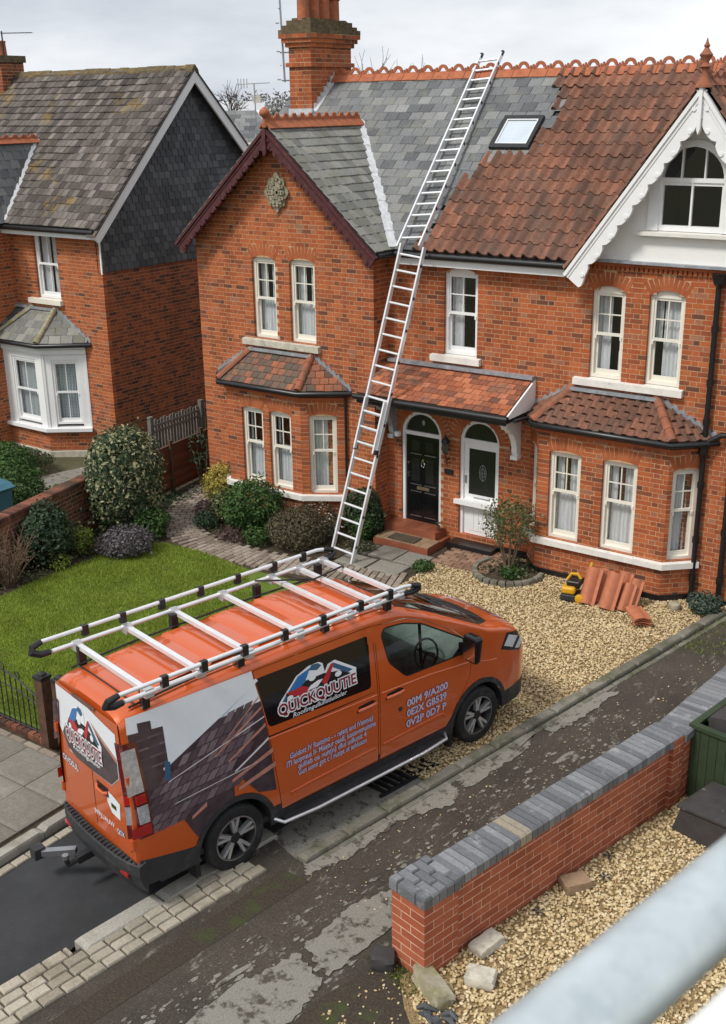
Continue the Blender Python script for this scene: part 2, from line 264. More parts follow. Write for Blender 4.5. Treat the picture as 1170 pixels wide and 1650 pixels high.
# ------------------------------------------------------------------ mesh helpers
def Fr(o, th=0.0): return Matrix.Translation(Vector(o)) @ Matrix.Rotation(th, 4, 'Z')
class MB:
    """collects shapes in a local frame (x along, y inward, z up)"""
    def __init__(s, fr=None): s.v = []; s.f = []; s.fr = fr
    def add(s, vs, fs):
        b = len(s.v)
        s.v += [(s.fr @ Vector(p))[:] if s.fr else tuple(p) for p in vs]; s.f += [tuple(b+i for i in q) for q in fs]; return s
    def box(s, x0, x1, y0, y1, z0, z1):
        return s.add([(x0, y0, z0), (x1, y0, z0), (x1, y1, z0), (x0, y1, z0), (x0, y0, z1), (x1, y0, z1), (x1, y1, z1), (x0, y1, z1)],
                     [(0, 3, 2, 1), (4, 5, 6, 7), (0, 1, 5, 4), (1, 2, 6, 5), (2, 3, 7, 6), (3, 0, 4, 7)])
    def prism(s, pts, y0, y1, ax='y'):
        """2D outline (counter-clockwise, x/z) pushed along y (or x/y outline along z)"""
        n = len(pts); P = (lambda a, b, t: (a, t, b)) if ax == 'y' else ((lambda a, b, t: (a, b, t)) if ax == 'z' else (lambda a, b, t: (t, a, b)))
        vs = [P(a, b, y0) for a, b in pts] + [P(a, b, y1) for a, b in pts]
        fs = [tuple(range(n)), tuple(range(2*n-1, n-1, -1))] + [(i+n, (i+1) % n+n, (i+1) % n, i) for i in range(n)]
        return s.add(vs, fs)
    def beam(s, a, b, w, h, up=(0, 0, 1)):
        a, b = Vector(a), Vector(b); d = (b-a).normalized(); u = Vector(up)
        x = d.cross(u).normalized()*w/2; z = x.cross(d).normalized()*h/2
        return s.add([a-x-z, a+x-z, a+x+z, a-x+z, b-x-z, b+x-z, b+x+z, b-x+z], [(0, 1, 2, 3), (7, 6, 5, 4), (0, 4, 5, 1), (1, 5, 6, 2), (2, 6, 7, 3), (3, 7, 4, 0)])
    def tube(s, path, r, n=10, cap=True):
        P = [Vector(p) for p in path]; rr = r if isinstance(r, (list, tuple)) else [r]*len(P); vs = []; fs = []; pu = None
        for i, p in enumerate(P):
            d = (P[min(i+1, len(P)-1)]-P[max(i-1, 0)]).normalized()
            if pu is None: pu = d.orthogonal().normalized()
            x = (pu-d*pu.dot(d)).normalized(); pu = x; y = d.cross(x)
            vs += [p+(x*math.cos(2*PI*k/n)+y*math.sin(2*PI*k/n))*rr[i] for k in range(n)]
        for i in range(len(P)-1):
            for k in range(n): a = i*n+k; b = i*n+(k+1) % n; fs.append((a, b, b+n, a+n))
        if cap: fs += [tuple(range(n-1, -1, -1)), tuple(range(len(vs)-n, len(vs)))]
        return s.add(vs, fs)
    def lathe(s, c, prof, n=16):
        c = Vector(c); vs = []; fs = []
        for r, z in prof: vs += [(c.x+r*math.cos(2*PI*k/n), c.y+r*math.sin(2*PI*k/n), c.z+z) for k in range(n)]
        for i in range(len(prof)-1):
            for k in range(n): a = i*n+k; b = i*n+(k+1) % n; fs.append((a, b, b+n, a+n))
        fs += [tuple(range(n-1, -1, -1)), tuple(range(len(vs)-n, len(vs)))]
        return s.add(vs, fs)
    def build(s, name, mat, parent=None, smooth=False, inv=True):
        me = bpy.data.meshes.new(name); me.from_pydata(s.v, [], s.f); me.materials.append(M[mat] if isinstance(mat, str) else mat)
        if smooth: smooth_mesh(me)
        me.update(); return link(name, me, parent, inv)
def smooth_mesh(me, ang=40):
    me.polygons.foreach_set('use_smooth', [True]*len(me.polygons)); me.set_sharp_from_angle(angle=math.radians(ang))
def wmat(o):
    m = o.matrix_basis.copy()
    if o.parent: m = wmat(o.parent) @ o.matrix_parent_inverse @ m
    return m
def link(name, me, parent=None, inv=True):
    o = bpy.data.objects.new(name, me); COL.objects.link(o)
    if parent:
        o.parent = parent
        if inv: o.matrix_parent_inverse = wmat(parent).inverted()
    return o
def tag(o, label=None, cat=None, group=None, kind=None):
    for a, b in (('label', label), ('category', cat), ('group', group), ('kind', kind)):
        if b: o[a] = b
    return o
def thing(name, label, cat, loc=(0, 0, 0), rz=0, group=None):
    o = bpy.data.objects.new(name, None); COL.objects.link(o); o.location = loc; o.rotation_euler = (0, 0, rz); o.empty_display_size = .2
    return tag(o, label, cat, group)
def np_mesh(name, V, F, mats, mi=None, smooth=False):
    """V (n,3), F list of (k,m) index arrays (triangles or quads)"""
    me = bpy.data.meshes.new(name); me.vertices.add(len(V)); me.vertices.foreach_set('co', np.asarray(V, np.float32).ravel())
    F = [np.asarray(f, np.int32) for f in F if len(f)]
    loops = np.concatenate([f.ravel() for f in F]); sizes = np.concatenate([np.full(len(f), f.shape[1], np.int32) for f in F])
    me.loops.add(len(loops)); me.loops.foreach_set('vertex_index', loops)
    me.polygons.add(len(sizes)); st = np.concatenate([[0], np.cumsum(sizes)[:-1]]).astype(np.int32)
    me.polygons.foreach_set('loop_start', st)
    for m in mats: me.materials.append(M[m])
    if mi is not None: me.polygons.foreach_set('material_index', np.asarray(mi, np.int32))
    me.polygons.foreach_set('use_smooth', np.full(len(sizes), bool(smooth)))
    me.update(calc_edges=True); me.validate(); return me
# --- separate pieces (bricks, slates, tiles, pavers): the 300 that show largest are objects, the rest one joined part
TM = {}
def template(key, vs, fs): TM[key] = (np.array(vs, float), [tuple(f) for f in fs])
template('brick', [(0, 0, 0), (1, 0, 0), (1, 1, 0), (0, 1, 0), (0, 0, 1), (1, 0, 1), (1, 1, 1), (0, 1, 1)], [(0, 3, 2, 1), (4, 5, 6, 7), (0, 1, 5, 4), (1, 2, 6, 5), (3, 0, 4, 7)])
def _slate():
    b = .035; vs = [(0, 0, 0), (1, 0, 0), (1, 1, 0), (0, 1, 0), (.02, b, 1), (.98, b, 1), (.985, 1, 1), (.015, 1, 1), (.0, .0, .55), (1, .0, .55)]
    return vs, [(4, 5, 6, 7), (8, 9, 5, 4), (0, 1, 9, 8), (1, 2, 6, 5, 9), (3, 0, 8, 4, 7)]
template('slate', *_slate())
def _pan():     # interlocking clay tile: flat trough with a side roll
    prof = [(0, .2), (.1, .75), (.22, 1), (.36, .85), (.48, .28), (.62, .1), (.8, .1), (.92, .14), (1, .22)]
    vs = []; fs = []
    for y in (0, 1):
        for x, z in prof: vs.append((x, y + (0 if y else .0), z*2.2))
    n = len(prof)
    for i in range(n-1): fs.append((i, i+1, i+1+n, i+n))
    for x, z in prof: vs.append((x, 0, z*2.2-1.0))
    for i in range(n-1): fs.append((2*n+i, 2*n+i+1, i+1, i))
    return vs, fs
template('pan', *_pan())
def _stone():   # rounded-top sett / kerb stone
    b = .07; vs = [(0, 0, 0), (1, 0, 0), (1, 1, 0), (0, 1, 0), (0, 0, .82), (1, 0, .82), (1, 1, .82), (0, 1, .82), (b, b, 1), (1-b, b, 1), (1-b, 1-b, 1), (b, 1-b, 1)]
    return vs, [(0, 1, 5, 4), (1, 2, 6, 5), (2, 3, 7, 6), (3, 0, 4, 7), (4, 5, 9, 8), (5, 6, 10, 9), (6, 7, 11, 10), (7, 4, 8, 11), (8, 9, 10, 11)]
template('stone', *_stone())
def _hip(n=7):
    vs = []; fs = []
    for y in (0, 1):
        R = 1 if y == 0 else .86
        vs += [(-math.cos(PI*i/(n-1))*R, y, math.sin(PI*i/(n-1))*R) for i in range(n)]
    fs = [(i, i+1, i+1+n, i+n) for i in range(n-1)] + [tuple(range(n))[::-1]]
    return vs, fs
template('half_round', *_hip())
PIECES = {}
def piece(root, name, parent, tkey, Mx, mat): PIECES.setdefault((root.name, name), []).append((parent, tkey, Mx, mat))
def cols(x, y, z, o): return Matrix(((x[0], y[0], z[0], o[0]), (x[1], y[1], z[1], o[1]), (x[2], y[2], z[2], o[2]), (0, 0, 0, 1)))
STUFF_NAME = {'brick': 'brickwork', 'slate': 'slating', 'roof_tile': 'tiling', 'wall_slate': 'slate_hanging'}
def finish_pieces(limit=300):
    shared = {}
    for (root, name), lst in PIECES.items():
        if len(lst) > limit:
            def score(e):
                Mx = e[2]; c = Mx @ Vector((.5, .5, .5)); d = c-CAM; dz = d.dot(fw)
                if dz < .3: return -1
                px, py = d.dot(cr)/dz*FPX, d.dot(cu)/dz*FPX
                if abs(px) > 590 or abs(py) > 830: return 0
                return (Mx.col[0].length*max(Mx.col[1].length, Mx.col[2].length))/dz**2
            lst = sorted(lst, key=score, reverse=True)
        for parent, tk, Mx, mat in lst[:limit]:
            if (tk, mat) not in shared:
                me = bpy.data.meshes.new(name); me.from_pydata(TM[tk][0].tolist(), [], TM[tk][1]); me.materials.append(M[mat])
                if tk in ('pan', 'half_round'): smooth_mesh(me, 60)
                me.update(); shared[(tk, mat)] = me
            o = bpy.data.objects.new(name, shared[(tk, mat)]); COL.objects.link(o); o.parent = parent
            o.matrix_parent_inverse = wmat(parent).inverted(); o.matrix_basis = Mx
        rest = lst[limit:]
        if rest:
            V = []; F3 = {}; mats = sorted({e[3] for e in rest}); MI = {}; base = 0
            for parent, tk, Mx, mat in rest:
                tv, tf = TM[tk]; A = np.array(Mx); V.append(tv @ A[:3, :3].T + A[:3, 3])
                for f in tf: F3.setdefault(len(f), []).append([base+i for i in f]); MI.setdefault(len(f), []).append(mats.index(mat))
                base += len(tv)
            ks = list(F3); nm = STUFF_NAME.get(name, name+'_field')
            me = np_mesh(nm, np.concatenate(V), [F3[q] for q in ks], mats, sum((MI[q] for q in ks), []))
            if any(e[1] in ('pan', 'half_round') for e in rest): smooth_mesh(me, 60)
            o = link(nm, me, bpy.data.objects[root]); o['kind'] = 'stuff'
def spans(poly, z):
    xs = []
    for i in range(len(poly)):
        (xa, za), (xb, zb) = poly[i], poly[(i+1) % len(poly)]
        if (za <= z) != (zb <= z): xs.append(xa+(z-za)/(zb-za)*(xb-xa))
    xs.sort(); return [(xs[i], xs[i+1]) for i in range(0, len(xs)-1, 2)]
def sub(ivs, a, b):
    out = []
    for p, q in ivs:
        if b <= p or a >= q: out.append((p, q)); continue
        if a > p: out.append((p, a))
        if b < q: out.append((b, q))
    return out
def arc(op):
    w = op['x1']-op['x0']; r = op['rise']; R = (w*w/4+r*r)/(2*r); return R, op['z1']+r-R, math.asin(min(1, w/2/R))
def cut_at(op, z, ring):
    """half-open interval of an opening (with its arch ring) at height z"""
    xm = (op['x0']+op['x1'])/2
    if z < op['z0']: return None
    if z <= op['z1']: return op['x0'], op['x1']
    if not op.get('rise'):
        return (op['x0']-.03, op['x1']+.03) if ring and z < op['z1']+.2 else None
    R, zc, a = arc(op); t = ring and op.get('ring', .2) or 0
    if z >= zc+R+t: return None
    hw = math.sqrt(max(0, (R+t)**2-(z-zc)**2))
    if ring and a < 1.5: hw = min(hw, (z-zc)*math.tan(a))
    return xm-hw, xm+hw
def brick_wall(root, fr, poly, ops=(), name='wall', mat='brick', mortar='mortar', ch=.078, deep=.1, bond='flemish', off=0.0, blen=.205, pname='brick'):
    zmin = min(p[1] for p in poly); zmax = max(p[1] for p in poly); core = MB(fr); todo = []
    n = int(math.ceil((zmax-zmin)/ch-1e-6))
    R3 = fr.to_3x3(); ux, uy, uz = R3.col[0], R3.col[1], R3.col[2]
    for i in range(n):
        z = zmin+i*ch; zm = min(z+ch/2, zmax-.001); z2 = min(z+ch, zmax)
        iv = spans(poly, zm); iv_core = iv
        for op in ops:
            c = cut_at(op, zm, True)
            if c: iv = sub(iv, *c)
            c = cut_at(op, zm, False)
            if c: iv_core = sub(iv_core, *c)
        for a, b in iv_core:
            if b-a < .02: continue
            a += .004; b -= .004
            core.add([(a, .0012, z), (b, .0012, z), (b, .0012, z2), (a, .0012, z2), (a, deep, z), (b, deep, z), (b, deep, z2), (a, deep, z2)], [(0, 1, 2, 3), (1, 5, 6, 2), (4, 0, 3, 7)])
        if bond == 'flemish':
            per = [blen, .095]; x = -50.0*(blen+.095+.02)+(0 if i % 2 else (blen+.095+.02)/2)+off
        else:
            per = [blen]; x = -100*(blen+.01)+(0 if i % 2 else (blen+.01)/2)+off
        h_ = min(ch-.011, z2-z-.002)
        for a, b in iv:          # narrow piers: one closer brick per course
            if .02 < b-a < .12 and h_ > .02: todo.append(cols(ux*(b-a), uy*deep, uz*h_, fr @ Vector((a, random.uniform(-.0022, -.0002), z+.005))))
        iv = [q for q in iv if q[1]-q[0] >= .12]
        if iv:
            lo = iv[0][0]; T = sum(per)+.01*len(per); x += T*math.floor((lo-x)/T); kk = 0; hi = iv[-1][1]
            while x < hi:
                bl = per[kk % len(per)]; kk += 1
                for a, b in iv:
                    p, q = max(a, x), min(b, x+bl)
                    if q-p <= .046: continue
                    if p-a < .055: p = a          # no slivers at corners and reveals
                    if b-q < .055: q = b
                    if q-p > .03:
                        j = random.uniform(-.0022, -.0002); h = min(ch-.011, z2-z-.002)
                        if h > .02: todo.append(cols(ux*(q-p), uy*deep, uz*h, fr @ Vector((p, j, z+.005+random.uniform(-.001, .001)))))
                x += bl+.01
    w = core.build(name, mortar, root)
    for Mx in todo: piece(root, pname, w, 'brick', Mx, mat)
    for op in ops:
        if op.get('noarch'): continue
        arch_bricks(root, w, fr, op)
    return w
def arch_bricks(root, w, fr, op):
    t = op.get('ring', .2); xm = (op['x0']+op['x1'])/2; mt = op.get('amat', 'brick_rubbed')
    if not op.get('rise'): return
    R, zc, a = arc(op); n = max(5, int(round(2*a*(R+t*.6)/.076)))
    for i in range(n):
        th = -a+2*a*(i+.5)/n; d = Vector((math.sin(th), 0, math.cos(th))); tx = Vector((math.cos(th), 0, -math.sin(th))); wd = 2*a*(R+t*.5)/n-.009
        o = Vector((xm, random.uniform(-.004, 0), zc))+d*R-tx*wd/2
        piece(root, 'arch_brick', w, 'brick', fr @ cols(tx*wd, Vector((0, .1, 0)), d*t, o), mt)
def tile_field(root, parent, p0, p1, poly3, gauge, width, th, tkey, mat, name='slate', holes=(), jit=.006, matfn=None, over=1.45, stag=True, wj=0, skip=None):
    """rows of separate slates/tiles on the plane through eave p0-p1 and the polygon"""
    p0, p1 = Vector(p0), Vector(p1); u = (p1-p0).normalized(); P = [Vector(p) for p in poly3]
    nrm = None
    for q in P:
        c = u.cross(q-p0)
        if c.length > .05: nrm = c.normalized(); break
    if nrm.z < 0: nrm = -nrm
    v = nrm.cross(u)
    if v.z < 0 or (abs(v.z) < 1e-6 and (P[-1]-p0).dot(v) < 0): v = -v
    poly = [((q-p0).dot(u), (q-p0).dot(v)) for q in P]; vmax = max(a[1] for a in poly)
    hl = [[((Vector(q)-p0).dot(u), (Vector(q)-p0).dot(v)) for q in h] for h in holes]
    flip = u.cross(v).dot(nrm) < 0
    for i in range(int(math.ceil(vmax/gauge))):
        vm = min((i+.5)*gauge, vmax-.01); iv = spans(poly, vm)
        for h in hl:
            for a, b in spans(h, vm): iv = sub(iv, a, b)
        for a, b in iv:
            x = a-width+(width*.5*(i % 2) if stag else 0)-(a % width if False else 0)
            x = math.floor(a/width)*width+(width*.5 if (stag and i % 2) else 0)-width
            while x < b:
                p, q = max(a, x), min(b, x+width-.004)
                if q-p > width*.14:
                    j = random.uniform(0, jit); ln = min(gauge*over, vmax-i*gauge+gauge*.2)
                    jv = random.uniform(-.006, .006)
                    o = p0+u*p+v*(i*gauge+jv)+nrm*(.004+th*.95+j)
                    vd = (v*ln-nrm*(th*.95*ln/gauge*.98+j)); wd = u*(q-p)
                    if not (skip and skip(o+wd*.5+vd*.4)):
                        mt = matfn(o+wd*.5+vd*.4) if matfn else mat
                        if flip: piece(root, name, parent, tkey, cols(wd, vd, nrm*th, o), mt)
                        else: piece(root, name, parent, tkey, cols(wd, vd, nrm*th, o), mt)
                x += width
# ------------------------------------------------------------------ building elements
def arc_pts(op, inset=0, n=14):
    """arch soffit points from right to left"""
    xm = (op['x0']+op['x1'])/2; R, zc, a = arc(op); R -= inset
    hw = (op['x1']-op['x0'])/2-inset; a = math.asin(min(1, hw/R))
    return [(xm+R*math.sin(t), zc+R*math.cos(t)) for t in np.linspace(a, -a, n)]
def wavy(fr, x0, x1, y, z0, z1, wl=.07, amp=.014):
    n = max(6, int((x1-x0)/.012)); mb = MB(fr); vs = []; fs = []; ph = random.random()*6
    for i in range(n+1):
        x = x0+(x1-x0)*i/n; q = math.sin(x/wl*2*PI+ph)+.5*math.sin(x/wl*3.7+ph*2)
        vs += [(x, y+q*amp*.5, z1), (x, y+q*amp*1.25, z0)]
    for i in range(n): fs.append((2*i+1, 2*i+3, 2*i+2, 2*i))
    return mb.add(vs, fs)
def sash(root, fr, op, up=(2, 2), lo=(1, 1), mat='cream', rec=.055, curt=(), room=.8, split=.5, cmat='curtain', fw_=.055):
    x0, x1, z0, z1 = op['x0'], op['x1'], op['z0'], op['z1']; rise = op.get('rise', 0)
    f = MB(fr); d0, d1 = rec, rec+.085
    f.box(x0, x0+fw_, d0, d1, z0, z1).box(x1-fw_, x1, d0, d1, z0, z1).box(x0+fw_, x1-fw_, d0, d1, z0, z0+.055)
    zt = z1-.035
    if rise: f.prism([(x0+fw_, zt), (x1-fw_, zt), (x1-fw_, z1), (x1, z1)] + arc_pts(op)[1:-1] + [(x0, z1), (x0+fw_, z1)], d0+.001, d1-.001)
    else: f.box(x0+fw_, x1-fw_, d0, d1, z1-.06, z1); zt = z1-.06
    a, b = x0+fw_, x1-fw_; zm = z0+.055+(zt-z0-.055)*split; st = .04
    # upper sash (outer), lower sash (inner)
    f.box(a, a+st*.8, d0+.018, d0+.05, zm, zt).box(b-st*.8, b, d0+.018, d0+.05, zm, zt).box(a+st*.8, b-st*.8, d0+.018, d0+.05, zt-.04, zt).box(a, b, d0+.012, d0+.052, zm-.02, zm+.025)
    f.box(a, a+st, d0+.05, d0+.08, z0+.055, zm-.021).box(b-st, b, d0+.05, d0+.08, z0+.055, zm-.021).box(a+st, b-st, d0+.05, d0+.08, z0+.055, z0+.055+.075)
    f.box(a-.006, a+.026, d0-.012, d0+.02, zm-.075, zm-.02).box(b-.026, b+.006, d0-.012, d0+.02, zm-.075, zm-.02)   # sash horns
    win = f.build('window', mat, root)
    def light(xa, xb, za, zb, g, y):
        for i in range(1, g[0]): x = xa+(xb-xa)*i/g[0]; MB(fr).box(x-.009, x+.009, y-.008, y+.012, za, zb).build('glazing_bar', mat, win)
        for j in range(1, g[1]): z = za+(zb-za)*j/g[1]; MB(fr).box(xa, xb, y-.0065, y+.0105, z-.009, z+.009).build('glazing_bar', mat, win)
        for i in range(g[0]):
            for j in range(g[1]):
                MB(fr).box(xa+(xb-xa)*i/g[0], xa+(xb-xa)*(i+1)/g[0], y+.001, y+.005, za+(zb-za)*j/g[1], za+(zb-za)*(j+1)/g[1]).build('pane', 'glass', win)
    light(a+st*.8, b-st*.8, zm+.025, zt-.04, up, d0+.03)
    light(a+st, b-st, z0+.13, zm-.021, lo, d0+.06)
    for c in curt:      # (x fraction from, to, z fraction from, to)
        wavy(fr, a+(b-a)*c[0], a+(b-a)*c[1], d1+.05+random.uniform(0, .02), z0+.03+(zt-z0)*c[2], z0+.02+(zt-z0)*c[3]).build('curtain', cmat, win, True)
    r = MB(fr); q = .02
    r.add([(x0+q, d1, z0+q), (x1-q, d1, z0+q), (x1-q, d1, z1-q), (x0+q, d1, z1-q), (x0+q, d1+room, z0+q), (x1-q, d1+room, z0+q), (x1-q, d1+room, z1-q), (x0+q, d1+room, z1-q)],
          [(4, 5, 6, 7), (0, 4, 7, 3), (5, 1, 2, 6), (0, 1, 5, 4), (7, 6, 2, 3)]).build('room', 'room', win)
    return win
def sill(root, fr, x0, x1, z0, z1, out=.09, mat='stone'):
    MB(fr).prism([(-out, z0), (-out, z1-.02), (.1, z1), (.1, z0)], x0, x1, 'x').build('window_sill', mat, root)
def gutter(root, pts, r=.05, mat='black', name='gutter'):
    MB().tube(pts, r, 10).build(name, mat, root, True)
def hip_tiles(root, parent, a, b, r, mat, ln=.22, up=None):
    a, b = Vector(a), Vector(b); d = b-a; n = max(1, round(d.length/ln)); d = d/n; u = d.normalized(); side = u.cross(Vector((0, 0, 1))).normalized(); nz = side.cross(u)
    for i in range(n):
        piece(root, 'hip_tile', parent, 'half_round', cols(side*r, d*1.12, nz*r, a+d*i+nz*.012), mat)
def step_flash(root, a, b, mat='lead', teeth=8, hgt=.1, dep=.02, nrm=(0, -1, 0)):
    """stepped lead flashing where a roof runs up a wall"""
    a, b = Vector(a), Vector(b); n = Vector(nrm)*dep; vs = []; fs = []; mb = MB()
    for i in range(teeth):
        p, q = a+(b-a)*i/teeth, a+(b-a)*(i+1)/teeth; lo = Vector((0, 0, -.07))
        hi = p if p.z > q.z else q
        t1 = p+Vector((0, 0, hgt*.45)); t2 = (p+q)/2+Vector((0, 0, hgt*1.1)); t3 = q+Vector((0, 0, hgt*.45))
        P = [p+lo, q+lo, t3, t2, t1]; m = len(P)
        mb.add([x+n for x in P]+[x+n*.1 for x in P], [tuple(range(m)), tuple(range(2*m-1, m-1, -1))]+[(k+m, (k+1) % m+m, (k+1) % m, k) for k in range(m)])
    mb.build('step_flashing', mat, root)
def barge(root, fr, foot, apex, wd, mat, lobes, y0=-.03, y1=.03, amp=.045, name='bargeboard', drop=.12):
    """board up one gable slope with a fretted lower edge"""
    A, B = Vector((foot[0], foot[1])), Vector((apex[0], apex[1])); d = B-A; ln = d.length; d /= ln; n = Vector((d.y, -d.x))
    if n.y > 0: n = -n
    top = []; low = []; steps = lobes*8
    for i in range(steps+1):
        t = i/steps; ph = (t*lobes) % 1
        w = wd+amp*abs(math.sin(ph*PI))**.7*(1 if i else 1)-amp*.35*(1 if ph < .12 or ph > .88 else 0)
        if t < .06: w += drop*(1-t/.06)*.5
        p = A+d*ln*t; top.append(p); q = p+n*w
        if (q.x-apex[0])*(A.x-apex[0]) < 0: q.x = apex[0]
        low.append(q)
    mb = MB(fr); m = len(top)
    vs = [(p.x, y0, p.y) for p in top]+[(p.x, y0, p.y) for p in low]+[(p.x, y1, p.y) for p in top]+[(p.x, y1, p.y) for p in low]; fs = []
    for i in range(m-1):
        fs += [(i, i+1, m+i+1, m+i), (2*m+i, 3*m+i, 3*m+i+1, 2*m+i+1), (m+i, m+i+1, 3*m+i+1, 3*m+i), (i, 2*m+i, 2*m+i+1, i+1)]
    fs += [(0, m, 3*m, 2*m), (m-1, 3*m-1, 4*m-1, 2*m-1)]
    o = mb.add(vs, fs).build(name, mat, root)
    md = MB(fr)       # raised moulding along the upper edge and carved bosses
    for (w0, w1, yy) in ((.0, .05, y0-.03), (.075, .095, y0-.012)):
        P = [A+n*w0, B+n*w0, B+n*w1, A+n*w1]
        if A.x > apex[0]: P = P[::-1]
        md.prism([(p.x, p.y) for p in P], yy, y0+.002)
    md.build('moulding', mat, o)
    bs = MB(fr)
    for i in range(lobes):
        p = A+d*ln*(i+.5)/lobes+n*(wd+amp*.25)
        bs.prism([(p.x+.032*math.cos(t), p.y+.032*math.sin(t)) for t in np.linspace(0, 2*PI, 8, endpoint=False)], y0-.016, y0+.002)
    bs.build('carving', mat, o)['kind'] = 'stuff'
    return o
def crest_template(key, hole=True):
    mb = MB(); mb.prism([(-.14, -.10), (-.12, -.115), (0, .0), (.12, -.115), (.14, -.10), (0, .035)], 0, .97)        # saddle across x, along y
    mb.prism([(0, .02), (.97, .02), (.97, .05), (.9, .085), (.82, .06), (.74, .10), (.62, .14), (.5, .115), (.38, .14), (.26, .10), (.18, .06), (.1, .085), (0, .05)], -.014, .014, 'x')
    template(key, mb.v, mb.f)
crest_template('crest')
def crest_template2(key):
    mb = MB(); mb.prism([(-.13, -.10), (-.115, -.115), (0, .0), (.115, -.115), (.13, -.10), (0, .035)], 0, .97)
    out = [(.16+.0, .03)]+[(.5-.33*math.cos(t), .045+.105*math.sin(t)) for t in np.linspace(.0, PI, 11)]+[(.84, .03)]
    inn = [(.5+.17*math.cos(t), .045+.05*math.sin(t)) for t in np.linspace(0, PI, 7)]
    mb.prism(out[::-1]+inn[::-1], -.014, .014, 'x'); mb.prism([(0, .02), (.16, .02), (.12, .1), (.04, .1)], -.014, .014, 'x'); mb.prism([(.84, .02), (1, .02), (.96, .08), (.9, .08)], -.014, .014, 'x')
    template(key, mb.v, mb.f)
crest_template2('crest_ring')
def ridge(root, a, b, ln, key, mat, parent=None, s=1.0):
    a, b = Vector(a), Vector(b); n = round((b-a).length/ln); d = (b-a)/n; x = d.normalized().cross(Vector((0, 0, 1)))
    for i in range(n): piece(root, 'ridge_tile', parent or root, key, cols(x*s, d, Vector((0, 0, s))+d.normalized()*random.uniform(-.02, .02), a+d*i+Vector((0, 0, .03))), mat)
def bay_roof(root, A, B, Cc, D, ze, topL, topR, mat, tkey, gauge, width, th, hipmat, over=.13, name='bay_roof', flash='lead', fl_l=True):
    """hipped roof over a canted bay: wall point A, front corners B and Cc, wall point D (plan x, y)"""
    fy = B[1]-over; E = [(A[0]-over*1.3, A[1], ze), (B[0]-over*.45, fy, ze), (Cc[0]+over*.45, fy, ze), (D[0]+over*1.3, D[1], ze)]
    tl, tr = (topL[0], A[1], topL[1]), (topR[0], A[1], topR[1])
    mb = MB(); P = E+[tl, tr]; n = len(P)
    low = [(p[0], p[1], p[2]-.05) for p in E]
    mb.add(P+low, [(1, 2, 5, 4), (2, 3, 5), (0, 1, 4), (0, 6, 7, 1), (1, 7, 8, 2), (2, 8, 9, 3), (6, 9, 8, 7)])
    r = mb.build(name, 'deck', root)
    tile_field(root, r, E[1], E[2], [E[1], E[2], tr, tl], gauge, width, th, tkey, mat, 'roof_tile')
    tile_field(root, r, E[2], E[3], [E[2], E[3], tr], gauge, width, th, tkey, mat, 'roof_tile')
    tile_field(root, r, E[0], E[1], [E[0], E[1], tl], gauge, width, th, tkey, mat, 'roof_tile')
    up = Vector((0, 0, .02))
    hip_tiles(root, r, Vector(E[1])+up, Vector(tl)+up, .075, hipmat); hip_tiles(root, r, Vector(E[2])+up, Vector(tr)+up, .075, hipmat)
    MB().beam((tl[0]-.05, A[1]-.05, tl[2]+.015), (tr[0]+.05, A[1]-.05, tr[2]+.015), .12, .05).build('lead_flashing', flash, r)
    step_flash(root, E[3], (tr[0], tr[1], tr[2]+.02), flash, 8)
    step_flash(root, E[0], (tl[0], tl[1], tl[2]+.02), flash, 8)
    g = [(p[0], p[1]-.03 if i in (1, 2) else p[1]-.01, ze-.035) for i, p in enumerate(E)]
    gutter(root, g, .05)
    return r, E
def canted(A, B): return math.atan2(B[1]-A[1], B[0]-A[0]), math.hypot(B[0]-A[0], B[1]-A[1])
def bay_band(pts, out, z0, z1, fr=None):
    """band following the bay in plan, pushed out by `out`"""
    mb = MB(); P = [Vector((p[0], p[1])) for p in pts]; o = []
    for i, p in enumerate(P):
        ns = []
        for a, b in ((i-1, i), (i, i+1)):
            if a >= 0 and b < len(P): e = (P[b]-P[a]).normalized(); ns.append(Vector((e.y, -e.x)))
        m = sum(ns, Vector((0, 0))); m = m/(m.dot(ns[0])); o.append(p+m*out)
    n = len(P); inn = [p-(q-p)*1.5 for p, q in zip(P, o)]
    vs = [(p.x, p.y, z0) for p in inn]+[(p.x, p.y, z0) for p in o]+[(p.x, p.y, z1-.02) for p in o]+[(p.x, p.y, z1) for p in inn]; fs = []
    for i in range(n-1):
        for k in range(4): a, b = k*n+i, ((k+1) % 4)*n+i; fs.append((b, b+1, a+1, a) if False else (a, a+1, b+1, b)[::-1])
    fs += [(0, n, 2*n, 3*n), (n-1, 4*n-1, 3*n-1, 2*n-1)]
    return mb.add(vs, fs)

# ================================================================== THE MAIN HOUSE
FY, WY = 16.5, 16.06
house = thing('semi_detached_house', 'red brick semi-detached house with a roof half grey slate and half clay tile', 'house', (-10, FY, 0))
H = house
# --- walls
WX = -15.28
fw1 = Fr((WX, WY, 0))
wops = [dict(x0=1.36, x1=1.92, z0=3.43, z1=4.87, rise=.08, ring=.21), dict(x0=2.24, x1=2.82, z0=3.43, z1=4.87, rise=.08, ring=.21)]
brick_wall(H, fw1, [(0, 0), (4.09, 0), (4.09, 5.2), (2.08, 7.02), (0, 5.2)], wops, 'wing_wall')
sash(H, fw1, wops[0], curt=[(0, 1, .03, .5), (0, .35, .5, .98), (.6, 1, .5, .98)])
sash(H, fw1, wops[1], curt=[(0, 1, .03, .5), (0, .4, .5, .98), (.62, 1, .5, .98)])
sill(H, fw1, 1.12, 2.92, 3.29, 3.42)
brick_wall(H, Fr((-11.19, WY+.1, 0), PI/2), [(0, 0), (FY-WY-.1, 0), (FY-WY-.1, 5.15), (0, 5.15)], (), 'wing_side_wall', off=.07)
fm = Fr((-11.19, FY, 0)); X = lambda x: x+11.19
